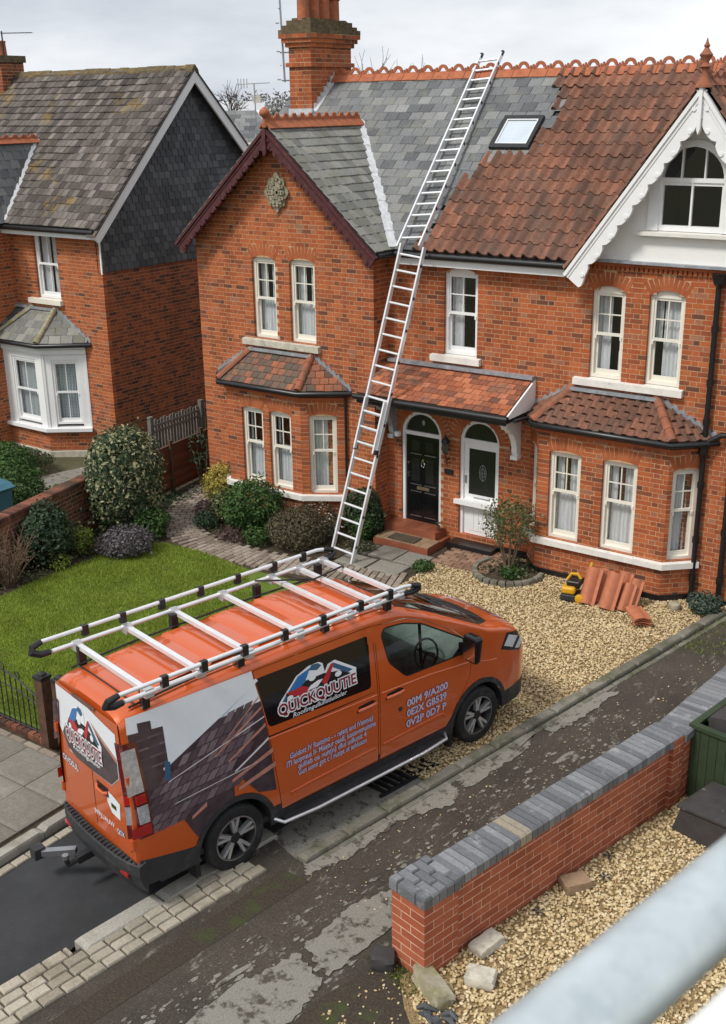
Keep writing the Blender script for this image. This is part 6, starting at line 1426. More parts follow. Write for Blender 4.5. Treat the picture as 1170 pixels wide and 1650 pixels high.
# flank decals: clip a fine grid to an outline and wrap it on the flank
def clip(poly, P):
    out = poly
    for i in range(len(P)):
        a, b = P[i], P[(i+1) % len(P)]; ins = lambda p: (b[0]-a[0])*(p[1]-a[1])-(b[1]-a[1])*(p[0]-a[0]) >= 0; new = []
        for j in range(len(out)):
            p, q = out[j-1], out[j]
            if ins(p) != ins(q):
                d1 = (b[0]-a[0])*(p[1]-a[1])-(b[1]-a[1])*(p[0]-a[0]); d2 = (b[0]-a[0])*(q[1]-a[1])-(b[1]-a[1])*(q[0]-a[0]); t = d1/(d1-d2); new.append((p[0]+(q[0]-p[0])*t, p[1]+(q[1]-p[1])*t))
            if ins(q): new.append(q)
        out = new
        if not out: return []
    return out
def ccw(P): return P if sum(P[i][0]*P[(i+1) % len(P)][1]-P[(i+1) % len(P)][0]*P[i][1] for i in range(len(P))) > 0 else P[::-1]
def flank(name, P, mat, off=.004, parent=None, surf=None, step=.07, clips=()):
    surf = surf or (lambda x, z, o: (x, ys(x, z, o), z)); P = ccw(P); mb = MB(); x0, x1 = min(p[0] for p in P), max(p[0] for p in P); z0, z1 = min(p[1] for p in P), max(p[1] for p in P)
    nx, nz_ = max(1, math.ceil((x1-x0)/step)), max(1, math.ceil((z1-z0)/step))
    for i in range(nx):
        for j in range(nz_):
            c = clip([(x0+(x1-x0)*i/nx, z0+(z1-z0)*j/nz_), (x0+(x1-x0)*(i+1)/nx, z0+(z1-z0)*j/nz_), (x0+(x1-x0)*(i+1)/nx, z0+(z1-z0)*(j+1)/nz_), (x0+(x1-x0)*i/nx, z0+(z1-z0)*(j+1)/nz_)], P)
            for q in clips: c = clip(c, ccw(q)) if c else c
            if len(c) > 2: mb.add([surf(a, b, off) for a, b in c], [tuple(range(len(c)))])
    if not mb.v: return None
    return mb.build(name, mat, parent or van, inv=False)
# printed rear quarter: sky, chimney and a tiled roof
Q = [(-1.045, .98), (-.58, .86), (-.50, .70), (.0, .90), (.5, .66), (.585, .56), (.355, 2.15), (.34, 2.19), (-1.09, 2.19), (-1.10, 1.94), (-1.03, 1.9)]
rear_lim = [(-1.10, .95), (.60, .50), (.36, 2.17), (-1.09, 2.17)]
wr = flank('printed_panel', [(-1.095, 2.0), (.375, 2.0), (.358, 2.145), (-1.085, 2.165)], 'print_white', .004)
wr['label'] = 'printed rear flank with a picture of a tiled roof'
flank('printed_sky', [(-1.09, 1.75), (.42, 1.80), (.377, 2.0), (-1.09, 2.0)], 'print_white', .004, wr)
flank('printed_sky', [(-.70, 1.50), (-.2, 1.72), (.40, 2.02), (-.55, 1.97), (-.74, 1.86)], 'print_sky', .0048, wr)
# dark ground of the picture down to the arch
for P in ([(-1.09, 1.93), (-1.04, .99), (-.62, .90), (-.62, 1.93)], [(-.62, 1.80), (-.62, .90), (-.53, .74), (-.47, .62), (.0, .89), (.0, 1.8)], [(.0, 1.8), (.0, .89), (.30, .80), (.44, .62), (.54, .62), (.42, 1.8)]):
    flank('printed_roof', P, 'print_dark', .0056, wr)
flank('printed_sky', [(-.78, 1.52), (-.1, 1.80), (.42, 2.02), (.40, 2.05), (-.78, 2.05)], 'print_white', .0062, wr)
flank('printed_chimney', [(-1.088, 1.55), (-.72, 1.55), (-.72, 1.96), (-1.09, 2.0)], 'print_dark', .0068, wr)
flank('printed_chimney', [(-.98, 1.97), (-.84, 1.95), (-.84, 2.06), (-.98, 2.08)], 'print_dark', .0068, wr)
for i in range(4): flank('printed_course', [(-1.08, 1.60+i*.1), (-.72, 1.59+i*.1), (-.72, 1.61+i*.1), (-1.08, 1.62+i*.1)], 'print_tile', .0074, wr)
arch_keep = [(-1.05, .99), (-.62, .90), (.02, .90), (.50, 1.0), (.42, 1.9), (-.2, 1.9), (-1.05, 1.6)]
# rows of tiles leaning up to the right
def skew(s, t): return (-1.02+s*1.42+t*.10, .90+t*.92+s*.10*t+s*.0)
row = 0
for r in range(9):
    t0, t1 = r*.105, r*.105+.094
    for c in range(13):
        s0 = c*.077; s1 = s0+.066; lean = .05
        lo_s = max(0, (t0-.72)*2.2)
        if s0 < lo_s or (s0 > .75-.25*(t0) and r < 4) : continue
        P = [skew(s0, t0), skew(s1, t0), skew(s1+lean, t1), skew(s0+lean, t1)]
        if (P[2][1]+P[3][1])/2 > 1.49+((P[2][0]+P[3][0])/2+.78)*.417 or max(p[0] for p in P) > .37 or (abs((P[0][0]+P[1][0])/2) < .54 and P[0][1] < .93 and P[0][0] > -.6): continue
        flank('printed_tile', P, 'print_tile', .0074, wr, step=.2)
for (x0_, z0_, x1_, z1_, w_, mt) in ((-.2, 1.42, .42, 1.72, .03, 'print_pink'), (-.05, 1.30, .44, 1.52, .035, 'print_pink'), (.02, 1.16, .46, 1.36, .03, 'print_pale'), (-.02, 1.06, .50, 1.20, .05, 'print_pink'), (.05, .93, .53, 1.02, .06, 'print_pink'), (-.1, 1.52, .40, 1.84, .018, 'print_pink'), (-.75, 1.38, .44, 1.62, .012, 'print_pale'), (-.7, 1.12, .3, 1.16, .01, 'print_pale'), (-.52, .86, -.34, .93, .05, 'print_pink')):
    flank('printed_batten', [(x0_, z0_), (x1_, z1_), (x1_, z1_+w_), (x0_, z0_+w_*.7)], mt, .0082, wr)
flank('printed_figure', [(-.78, 1.42), (-.72, 1.40), (-.70, 1.58), (-.76, 1.62)], 'blue2', .0084, wr)
# lettering
dg = bpy.context.evaluated_depsgraph_get()
def text_mesh(s, bold=0.0, spacing=1.0):
    cu_ = bpy.data.curves.new('lettering', 'FONT'); cu_.body = s; cu_.offset = bold; cu_.space_character = spacing; cu_.resolution_u = 3
    o = bpy.data.objects.new('lettering', cu_); COL.objects.link(o); bpy.context.view_layer.update()
    me = bpy.data.meshes.new_from_object(o.evaluated_get(bpy.context.evaluated_depsgraph_get())); bpy.data.objects.remove(o); bpy.data.curves.remove(cu_)
    V = np.array([v.co[:] for v in me.vertices]); F = [tuple(p.vertices) for p in me.polygons]; bpy.data.meshes.remove(me); return V, F
def letter(name, s, x0, x1, z0, hgt, mat, bold=0.0, off=.006, parent=None, surf=None, dz=0.0, shear=0.0, spacing=1.0, back=None, bbold=.03):
    surf = surf or (lambda x, z, o: (x, ys(x, z, o), z))
    for (bd, mt, oo) in (([(bbold, back, off)] if back else [])+[(bold, mat, off+(.0015 if back else 0))]):
        V, F = text_mesh(s, bd, spacing); lo, hi = V[:, 0].min(), V[:, 0].max()
        V0, _ = text_mesh(s, bold, spacing); lo, hi = V0[:, 0].min(), V0[:, 0].max(); zh = max(.5, V0[:, 1].max())
        P = []
        for x, z, _ in V:
            f = (x-lo)/(hi-lo); zz = z/zh*hgt; P.append(surf(x0+(x1-x0)*f+zz*shear, z0+zz+dz*f, oo))
        o = MB().add(P, F).build(name, mt, parent or van, inv=False)
    return o
flank('reflector', [(4.12, 1.17), (4.30, 1.09), (4.42, 1.20), (4.22, 1.29)], 'reflector', .003, hl); flank('reflector', [(4.36, 1.05), (4.47, 1.01), (4.57, 1.10), (4.48, 1.16)], 'reflector', .003, hl)
SWO = .004
def logo(surf, par, x0, z0, sx, sz, txt, o=.004):
    T = lambda pts: [(x0+a*sx, z0+b*sz) for a, b in pts]
    def fl(nm, pts, mat, off): return flank(nm, T(pts), mat, off, par, surf, .2)
    fl('logo_ground', [(.5, .2), (1.01, .22), (1.02, .40), (.755, .86), (.66, .82)], 'decal_white', o+.0003); base = fl('logo', [(0, .2), (.64, .2), (.60, .9), (.55, .98), (.42, .98), (.26, .84), (.03, .32)], 'decal_white', o)
    fl('logo_shape', [(.05, .25), (.98, .25), (.82, .5), (.6, .62), (.3, .62), (.12, .48)], 'black_gloss', o+.001)
    fl('logo_roof', [(.14, .50), (.28, .82), (.44, .92), (.36, .60), (.30, .52)], 'blue', o+.002)
    fl('logo_roof', [(.46, .98), (.42, .86), (.52, .78), (.58, .86), (.54, .96)], 'blue2', o+.002)
    fl('logo_roof', [(.11, .5), (.32, .52), (.44, .36), (.30, .26), (.21, .34)], 'red', o+.003)
    fl('logo_roof', [(.56, .40), (.70, .80), (.74, .80), (.66, .42), (.61, .28)], 'red', o+.003)
    fl('logo_roof', [(.735, .80), (.97, .40), (.90, .36), (.72, .68)], 'blue2', o+.003)
    fl('logo_roof', [(.11, .44), (.04, .26), (.075, .26), (.13, .40)], 'blue2', o+.003)
    for (a, b, r) in ((.45, .62, .045), (.16, .34, .04), (.78, .44, .045)): fl('logo_figure', [(a+r*math.cos(t), b+r*1.7*math.sin(t)) for t in np.linspace(0, 2*PI, 10, endpoint=False)], 'decal_white', o+.003)
    fl('logo_figure', [(.37, .33), (.50, .33), (.58, .48), (.52, .5), (.42, .44)], 'decal_white', o+.0035)
    letter('lettering', txt, x0-.0*sx, x0+1.0*sx, z0-.02*sz, .30*sz, 'red_dark', .02, o+.005, par, surf, back='decal_white', bbold=.10)
    return base
logo(None, side_window, .62, 1.565, 1.07, .40, 'QUICKQUUTIE')
letter('lettering', 'Roofimgullulistiulioler', .80, 1.54, 1.475, .05, 'decal_white', .008, .005, side_window, shear=.25)
sd_ = dict(body_parts)
for i, (s, a, b, z) in enumerate((('Guidott IV Rastsino - - ralett and IVsmnia)', .72, 1.90, 1.02), ('ITI luopnsus II- Miastur oaidl, lusosvnmuinina', .67, 1.94, .935), ('quliisb oa nuit(n) dlui udlunit 4', .82, 1.80, .855), ('Gun uonn got c I nusipt ut ashluson', .82, 1.80, .775))):
    letter('lettering', s, a, b, z, .066, 'decal_lilac', .022, .006, sd_['sliding_door'], back='decal_purple', bbold=.055)
for i, (s, a, b, z) in enumerate((('00M 9/A200', 2.43, 3.10, .975), ('0E2X GB539', 2.43, 3.08, .845), ('0V2P 0D7 P', 2.42, 3.08, .71))):
    letter('lettering', s, a, b, z, .092, 'decal_lilac', .03, .006, sd_['front_door'], back='decal_purple', bbold=.06)
MB().prism([(2.33+.028*math.cos(t), .99+.028*math.sin(t)) for t in np.linspace(0, 2*PI, 14, endpoint=False)], ys(2.33, .99, .010), ys(2.33, .99, -.002)).build('fuel_cap', 'plastic', van, inv=False)
# swage lines, handles, runners
def rib(pts, r, mat='paint', par=None, nm='swage_line'): MB().tube([(x, ys(x, z, -r*.35), z) for x, z in pts], r, 8).build(nm, mat, par or van, True, inv=False)
rib([(.72, .60), (1.0, .615), (1.6, .63), (1.94, .635)], .018, par=sd_['sliding_door']); rib([(2.06, .635), (2.5, .645), (2.9, .66), (3.02, .65), (3.08, .61)], .018, par=sd_['front_door'])
rib([(.46, 1.36), (1.2, 1.325), (1.98, 1.30)], .011, par=sd_['sliding_door']); rib([(2.04, 1.295), (2.8, 1.255), (3.48, 1.18)], .011, par=sd_['front_door']); rib([(3.55, 1.16), (3.8, 1.08), (3.98, 1.05)], .011)
for nm, x in (('front_door', 2.13), ('sliding_door', 1.70)):
    z = 1.215; MB().prism([(x-.03, z-.03), (x+.24, z-.035), (x+.25, z+.025), (x+.2, z+.05), (x, z+.04)], ys(x, z, .003), ys(x, z, -.004)).build('handle_recess', 'black', sd_[nm], inv=False)
    MB().tube([(x-.02, ys(x, z, .012), z), (x+.05, ys(x, z, .03), z+.008), (x+.18, ys(x, z, .03), z+.008), (x+.25, ys(x, z, .012), z+.002)], .017, 8).build('door_handle', 'paint', sd_[nm], True, inv=False)
MB().prism([(.42, 1.375), (1.95, 1.335), (1.95, 1.35), (.42, 1.39)], ys(1, 1.36, .001), ys(1, 1.36, -.004)).build('slide_rail', 'black', van, inv=False)
sb_ = MB().tube([(.48, ys(.5, .4, -.04), .37), (.56, ys(.5, .4, .09), .345), (1.0, ys(1, .4, .12), .335), (2.6, ys(2.6, .4, .12), .335), (3.02, ys(3, .4, .09), .345), (3.1, ys(3, .4, -.04), .37)], .02, 10).build('side_step', 'alu', van, True, inv=False)
MB().box(.6, 3.0, ys(1.5, .4, .10), ys(1.5, .4, -.05), .33, .35).build('step_tread', 'plastic', sb_, inv=False)
MB().tube([(.48, 2*VC-ys(.5, .4, -.04), .37), (.9, 2*VC-ys(1, .4, .1), .335), (2.7, 2*VC-ys(2.7, .4, .1), .335), (3.1, 2*VC-ys(3, .4, -.04), .37)], .032, 10).build('side_step', 'alu', van, True, inv=False)
# wing mirrors
for sg in (1, -1):
    fy = (lambda o: ys(3.42, 1.42, o)) if sg == 1 else (lambda o: 2*VC-ys(3.42, 1.42, o))
    ym = fy(.17); mr = MB().add([(3.38+dx*.085*k, ym+dy*.125*k2, 1.46+dz_*1.2) for dx, dy, dz_, k, k2 in ((-1, -1, -.16, .8, .8), (1, -1, -.16, .6, .7), (1, 1, -.16, .6, .8), (-1, 1, -.16, .8, .9), (-1, -1, .14, 1, 1), (1, -1, .14, .7, .9), (1, 1, .14, .7, 1), (-1, 1, .14, 1, 1))], [(3, 2, 1, 0), (4, 5, 6, 7), (0, 1, 5, 4), (1, 2, 6, 5), (2, 3, 7, 6), (3, 0, 4, 7)]).build('wing_mirror', 'black_gloss', van, inv=False)
    bv = mr.modifiers.new('round', 'BEVEL'); bv.width = .05; bv.segments = 4
    MB().beam((3.38, fy(-.02), 1.36), (3.37, fy(.08), 1.38), .07, .06).build('mirror_arm', 'black', mr, inv=False)
    MB().add([(3.296, ym-.09, 1.32), (3.296, ym+.09, 1.32), (3.29, ym+.10, 1.59), (3.29, ym-.10, 1.59)], [(0, 1, 2, 3)]).build('mirror_glass', 'chrome', mr, inv=False)
    MB().prism([(3.3, 1.37), (3.52, 1.37), (3.45, 1.45), (3.3, 1.5)], fy(.004), fy(-.004)).build('mirror_corner', 'black', van, inv=False)
# wipers and bonnet badge
MB().tube([(3.86, VC-.55, 1.575), (3.74, VC-.2, 1.635), (3.66, VC+.1, 1.675)], .012, 5).tube([(3.88, VC+.1, 1.58), (3.78, VC+.35, 1.61), (3.71, VC+.6, 1.63)], .012, 5).build('wiper', 'black', van, inv=False)
def bon(y, x, o): return (x, y, itp(x, ZT)-.02*abs(y-VC)/.5-.012+o)
bs_ = lambda a, b, o: bon(VC+.42-a, 4.40-b*.9, o+.022)
MB().add([bs_(-.02, -.02, .0), bs_(.86, -.02, .0), bs_(.82, .17, .0), bs_(.02, .17, .0)], [(3, 2, 1, 0)]).build('bonnet_badge', 'decal_lilac', van, inv=False)
letter('lettering', 'QUICKQUUTIE', .03, .8, .02, .10, 'decal_purple', .01, .003, van, bs_)
# ---- rear end
RX = -1.152
def rs(y, z, o): return (RX-o-.02*(1-((y-VC)/.74)**2), y, z)
rsf = lambda a, b, o: rs(VC+(.8-a)*.9, b, o)            # a runs from the van's left to its right as read from behind
rd = flank('rear_door', [(.84, .74), (1.52, .74), (1.53, 1.4), (1.47, 2.12), (.84, 2.14)], 'paint', .006, None, rsf, .1); rd2 = flank('rear_door', [(.08, .74), (.825, .74), (.825, 2.14), (.14, 2.12), (.07, 1.4)], 'paint', .006, None, rsf, .1)
wn = flank('rear_window', [(.12, 1.62), (.35, 1.40), (.84, 1.38), (1.25, 1.38), (1.42, 1.52), (1.42, 2.0), (.84, 2.10), (.14, 2.09)], 'print_white', .010, None, rsf, .1); wn['label'] = 'printed rear window with logo'
flank('rear_print', [(.5, 1.38), (1.25, 1.385), (1.41, 1.52), (1.41, 1.68), (.9, 1.92), (.3, 1.7), (.2, 1.56), (.3, 1.43)], 'print_dark', .011, wn, rsf, .1)
flank('rear_print', [(.9, 1.92), (1.41, 1.68), (1.41, 1.73), (.92, 1.95)], 'print_pink', .0115, wn, rsf, .1)
logo(rsf, wn, .30, 1.56, .80, .48, 'QUICKQUUTIE', .013)
letter('lettering', 'Roofimgulluler', .45, 1.05, 1.475, .05, 'decal_white', .008, .014, wn, rsf)
letter('lettering', '9PPJUAUW', .80, 1.22, .88, .055, 'decal_white', .008, .009, rd, rsf); letter('lettering', 'QOX', 1.28, 1.42, .86, .055, 'decal_white', .01, .011, rd, rsf, back='blue2', bbold=.08)
flank('rear_sticker', [(1.12, 1.15), (1.2, 1.05), (1.36, 1.03), (1.38, 1.22), (1.25, 1.26), (1.13, 1.28)], 'print_white', .010, rd, rsf); flank('rear_sticker', [(1.2, 1.12), (1.3, 1.11), (1.3, 1.16), (1.2, 1.17)], 'leaf_box', .0115, rd, rsf)
letter('lettering', 'OIVOSUL', .12, .5, 1.22, .07, 'decal_white', .01, .009, rd2, rsf, back='blue2', bbold=.05)
flank('brake_light', [(.55, 2.10), (1.05, 2.10), (1.05, 2.15), (.55, 2.155)], 'lamp_dark', .016, None, rsf)
MB().tube([rsf(.92, 1.26, .012), rsf(.98, 1.245, .04), rsf(1.1, 1.24, .04), rsf(1.15, 1.25, .012)], .018, 8).build('door_handle', 'paint', rd, True, inv=False)
MB().prism([(VC-.09, 1.21), (VC-.33, 1.2), (VC-.315, 1.30), (VC-.11, 1.31)], RX-.028, RX-.02, 'x').build('handle_recess', 'black', rd, inv=False)
flank('door_gap', [(.826, .74), (.839, .74), (.839, 2.14), (.826, 2.14)], 'black', .004, None, rsf)
for z in (.80, 1.5): MB().tube([(RX-.01, VC-.69, z), (RX-.01, VC-.69, z+.1)], .025, 8).build('hinge', 'paint', rd, True, inv=False); MB().tube([(RX-.01, VC+.69, z), (RX-.01, VC+.69, z+.1)], .025, 8).build('hinge', 'paint', rd2, True, inv=False)
# tail lamps wrap the rear corners
for sg in (1, -1):
    yy = lambda x, z, o: ys(x, z, o) if sg == 1 else 2*VC-ys(x, z, o)
    def lamp(nm, x0_, x1_, za, zb, mat, o):
        m_ = MB(); X_ = [x0_+(x1_-x0_)*i/3 for i in range(4)]; Z_ = np.linspace(za, zb, 7)
        for i in range(3):
            for j in range(6): q = [(X_[i]+(Z_[j]-1.4)*-.06, Z_[j]), (X_[i+1]+(Z_[j]-1.4)*-.06, Z_[j]), (X_[i+1]+(Z_[j+1]-1.4)*-.06, Z_[j+1]), (X_[i]+(Z_[j+1]-1.4)*-.06, Z_[j+1])]; m_.add([(a, yy(a, b, o), b) for a, b in q], [(0, 1, 2, 3)])
        for j in range(6):       # return onto the rear face
            p0, p1 = Z_[j], Z_[j+1]; xa, xb = x0_+(p0-1.4)*-.06, x0_+(p1-1.4)*-.06; q0, q1 = yy(xa, p0, o), yy(xb, p1, o); d_ = (.09 if x0_ < -1.1 else .0)*sg
            m_.add([(xa, q0, p0), (RX-.022-o, q0+d_, p0), (RX-.022-o, q1+d_, p1), (xb, q1, p1)], [(0, 1, 2, 3)])
        return m_.build(nm, mat, van if nm == 'tail_lamp' else tl_, inv=False)
    tl_ = lamp('tail_lamp', -1.125, -.985, .90, 1.92, 'lamp_dark', .010)
    lamp('lamp_lens', -1.10, -1.015, 1.40, 1.86, 'lamp_clear', .015); lamp('lamp_lens', -1.105, -1.01, 1.28, 1.38, 'lamp_red', .015); lamp('lamp_lens', -1.105, -1.005, 1.06, 1.26, 'lamp_clear', .015); lamp('lamp_lens', -1.10, -1.0, .93, 1.045, 'lamp_red', .015)
# bumper with ribbed step, reflectors, tow hitch
bp_ = MB(); prof = [(.0, .29), (-.045, .36), (-.085, .50), (-.08, .61), (.0, .64)]
Yb = np.linspace(-.02, 1.49, 15); cv_ = lambda y: -.05*(1-((y-VC)/.755)**2)+.05*((y-VC)/.755)**6
vs = []; fs = []
for y in Yb:
    for a, b in prof: vs.append((RX+a+cv_(y)+.03, y, b))
for i in range(14):
    for j in range(4): a = i*5+j; fs.append((a, a+1, a+6, a+5))
bp_.add(vs, fs).add([vs[i] for i in range(5)], [(0, 1, 2, 3, 4)]).add([vs[70+i] for i in range(5)], [(4, 3, 2, 1, 0)])
bump = bp_.build('rear_bumper', 'plastic', van, inv=False)
for i in range(24): y = .03+i*.06; MB().box(RX-.065+cv_(y)+.03, RX-.0+cv_(y)+.03, y, y+.036, .618, .645).build('tread_bar', 'plastic', bump, inv=False)
MB().box(RX-.075, RX-.06, .1, .24, .46, .50).build('reflector', 'lamp_red', bump, inv=False); MB().box(RX-.075, RX-.06, 1.22, 1.36, .46, .50).build('reflector', 'lamp_red', bump, inv=False)
MB().prism([(RX+.03, .36), (RX+.03, .66), (RX+.62, .53), (RX+.72, .32)], ys(-1, .5, .012), ys(-1, .5, -.01)).build('bumper_end', 'plastic', bump, inv=False)
th_ = MB().beam((RX, .86, .36), (RX-.22, .86, .34), .08, .08).tube([(RX-.2, .86, .34), (RX-.32, .86, .33), (RX-.34, .86, .42)], .03, 8).build('tow_bar', 'iron', van, inv=False)
MB().tube([(RX-.34, .86, .41), (RX-.34, .86, .455)], .034, 10).build('tow_ball', 'steel', th_, inv=False)
MB().beam((RX-.16, .98, .36), (RX-.42, 1.22, .33), .07, .06).beam((RX-.16, 1.06, .30), (RX-.44, 1.3, .30), .05, .05).build('hitch_arm', 'steel', th_, inv=False)
MB().box(RX-.50, RX-.38, 1.22, 1.34, .26, .38).build('hitch_lock', 'plastic', th_, inv=False)
# roof pressings
rz_ = lambda x, y: itp(x, ZT)-.035*(abs(y-VC)/.66)**4
for x in (-.62, .02, .62, 1.22, 1.78):
    m_ = MB()
    for (xa, xb, ya, yb) in ((x, x+.42, VC-.45, VC+.45),):
        nY = 8; P0 = [(xa, ya+(yb-ya)*i/nY) for i in range(nY+1)]
        for i in range(nY):
            y0_, y1_ = ya+(yb-ya)*i/nY, ya+(yb-ya)*(i+1)/nY; e_ = .012
            m_.add([(xa, y0_, rz_(xa, y0_)+e_), (xb, y0_, rz_(xb, y0_)+e_), (xb, y1_, rz_(xb, y1_)+e_), (xa, y1_, rz_(xa, y1_)+e_), (xa-.03, y0_, rz_(xa, y0_)-.01), (xa-.03, y1_, rz_(xa, y1_)-.01), (xb+.03, y0_, rz_(xb, y0_)-.01), (xb+.03, y1_, rz_(xb, y1_)-.01)], [(0, 1, 2, 3), (4, 0, 3, 5), (1, 6, 7, 2)])
    m_.build('roof_rib', 'paint', van, True, inv=False)
m_ = MB()
for y in (VC-.55, VC+.55): m_.tube([(x, y, rz_(x, y)+.0) for x in np.linspace(-1.0, 2.35, 14)], .012, 6)
m_.tube([(-.93, y, rz_(-.93, y)+.0) for y in np.linspace(VC-.55, VC+.55, 12)], .009, 5)
m_.build('roof_seam', 'black', van, True, inv=False)
# ---- roof rack
rk = MB()
RZ0 = 2.395
for y in (.02, 1.42):
    sgn = -1 if y < .7 else 1
    low = rk = MB().tube([(x, y-(0 if sgn < 0 else 0), RZ0) for x in (-1.12, 0, 1.2, 2.42)], .024, 10).build('rack_rail', 'alu_white', van, True, inv=False)
    MB().tube([(x, y+sgn*.05, RZ0+.115) for x in (-1.22, 0, 1.2, 2.36)]+[(2.5, y+sgn*.05, RZ0+.09)], .022, 10).build('upper_rail', 'alu_white', low, True, inv=False)
    for x in (-.72, -.28, .2, .7, 1.2, 1.72, 2.15):
        MB().box(x-.035, x+.035, y+sgn*.05-.025, y+sgn*.05+.025, RZ0+.03, RZ0+.142).build('clamp', 'black', low, inv=False)
    MB().tube([(-1.14, y, RZ0), (-1.24, y+sgn*.01, RZ0-.0), (-1.33, y+sgn*.03, RZ0+.04), (-1.31, y+sgn*.045, RZ0+.085), (-1.2, y+sgn*.05, RZ0+.115)], [.032, .038, .04, .036, .029], 10).build('end_cap', 'black', low, True, inv=False)
    MB().tube([(2.40, y, RZ0), (2.52, y+sgn*.01, RZ0-.01), (2.62, y+sgn*.03, RZ0+.02), (2.60, y+sgn*.045, RZ0+.06), (2.46, y+sgn*.05, RZ0+.10)], [.032, .036, .036, .033, .028], 10).build('end_cap', 'black', low, True, inv=False)
    for x in (-.86, .24, 1.35, 2.25): MB().box(x-.04, x+.04, y-sgn*.10-.03, y-sgn*.10+.03, rz_(x, y-sgn*.1)-.03, RZ0+.01).build('foot', 'black', low, inv=False)
for x in (-.86, -.28, .30, .94, 1.62, 2.02, 2.38):
    cbar = MB().box(x-.028, x+.028, .02, 1.42, RZ0-.024, RZ0+.02).build('cross_bar', 'alu_white', van, inv=False)
    for y in (.06, 1.38): MB().box(x-.045, x+.045, y-.05, y+.05, RZ0-.055, RZ0+.034).build('bracket', 'alu', cbar, inv=False)
cb_ = MB().tube([(1.36, 1.36, RZ0+.05), (1.5, 1.2, RZ0+.06), (1.9, .95, RZ0+.04), (2.35, 1.0, RZ0+.05), (2.8, 1.2, 2.12), (3.1, 1.5, 1.9)], .012, 6).build('strap', 'black', van, True, inv=False)
# ---- wheels
def tyre_prof(): return [(.245, -.10), (.30, -.115), (.345, -.11), (.365, -.085), (.37, -.04), (.37, .04), (.365, .085), (.345, .11), (.30, .115), (.245, .10)]
def lathe_y(c, prof, n=36):
    m_ = MB(); vs = []; fs = []; c = Vector(c)
    for r, y in prof: vs += [(c.x+r*math.cos(2*PI*k/n), c.y+y, c.z+r*math.sin(2*PI*k/n)) for k in range(n)]
    for i in range(len(prof)-1):
        for k in range(n): a = i*n+k; b = i*n+(k+1) % n; fs.append((a, a+n, b+n, b))
    return m_.add(vs, fs)
def wheel(cx, y, sg):
    c = (cx, y, .37)
    t_o = lathe_y(c, tyre_prof()).build('wheel', 'rubber', van, True, inv=False)
    lathe_y(c, [(.25, -.102*1), (.235, -.085), (.225, .09), (.25, .1)]).build('rim_barrel', 'iron', t_o, True, inv=False)
    lathe_y(c, [(.2515, -sg*-.0+-sg*-.104*-1 if False else -sg*.104), (.235, -sg*.106), (.241, -sg*.096)]).build('rim_edge', 'steel', t_o, True, inv=False)
    for k in range(5):
        a0 = 2*PI*k/5+.3
        for dl in (-.13, .13):
            m_ = MB(); e0, e1 = a0+dl*.5, a0+dl*1.25
            def P(r, an, w): t = Vector((math.cos(an), math.sin(an))); n_ = Vector((-t.y, t.x)); return [(cx+(t*r+n_*w).x, .37+(t*r+n_*w).y), (cx+(t*r-n_*w).x, .37+(t*r-n_*w).y)]
            q0, q1 = P(.05, e0, .016), P(.232, e1, .017); o4 = [q0[0], q0[1], q1[1], q1[0]]
            vs = [(a, y-sg*.085, b) for a, b in o4[:2]]+[(a, y-sg*.100, b) for a, b in o4[2:]]+[(a, y-sg*.04, b) for a, b in o4]
            m_.add(vs, [(0, 1, 2, 3), (0, 4, 5, 1), (1, 5, 6, 2), (2, 6, 7, 3), (3, 7, 4, 0)]).build('spoke', 'alu', t_o, inv=False)
    lathe_y(c, [(.062, -sg*.05), (.06, -sg*.088), (.045, -sg*.094), (.001, -sg*.094)], 16).build('hub_cap', 'iron', t_o, True, inv=False)
    lathe_y(c, [(.17, sg*.0), (.165, -sg*.02), (.06, -sg*.02)], 24).build('brake_disc', 'iron', t_o, True, inv=False)
for cx in (0, 3.672): wheel(cx, .112, 1); wheel(cx, 2*VC-.115, -1)
for cx in (0, 3.672):
    for y0_, y1_ in ((.02, .36), (2*VC-.36, 2*VC-.02)):
        m_ = MB(); A_ = np.linspace(-.1, PI+.1, 17)
        for a, b in zip(A_[:-1], A_[1:]): m_.add([(cx+.46*math.cos(a), y0_, .36+.46*math.sin(a)), (cx+.46*math.cos(b), y0_, .36+.46*math.sin(b)), (cx+.46*math.cos(b), y1_, .36+.46*math.sin(b)), (cx+.46*math.cos(a), y1_, .36+.46*math.sin(a))], [(0, 1, 2, 3)])
        m_.build('wheel_arch_liner', 'dark_in', van, inv=False)
for cx in (0, 3.672): MB().prism([(cx-.50, .12), (cx-.44, .12), (cx-.45, .42), (cx-.50, .42)], .03, .22).build('mud_flap', 'rubber', van, inv=False)

# ================================================================== LADDERS
def ladder(name, label, a, b, wdt, step, first, extra=None, up=Vector((0, -1, .4)), mat='alu_white'):
    t = thing(name, label, 'ladder', tuple(a)); a, b = Vector(a), Vector(b); d = (b-a).normalized(); s = d.cross(up).normalized(); L_ = (b-a).length
    if s.x < 0: s = -s
    for q in (-1, 1):
        MB().beam(a+s*q*wdt/2, b+s*q*wdt/2, .03, .085, up).build('stile', mat, t)
        if name == 'roof_ladder': MB().tube([b+s*q*wdt/2-d*.03, b+s*q*wdt/2+d*.06], .036, 8).build('end_cap', 'black', t)
        else: MB().tube([a+s*q*wdt/2-d*.04, a+s*q*wdt/2+d*.05], .04, 8).build('foot', 'black', t)
    x = first
    while x < L_-.05:
        p = a+d*x; MB().tube([p-s*(wdt/2-.01), p+s*(wdt/2-.01)], .02, 8).build('rung', mat, t); x += step
    x = first+step/2
    while x < L_-.1:
        p = a+d*x+s*(wdt/2+.016); MB().beam(p-d*.025, p+d*.025, .012, .05, up).build('rung_fixing', 'black', t); x += step*2
    return t, d, s
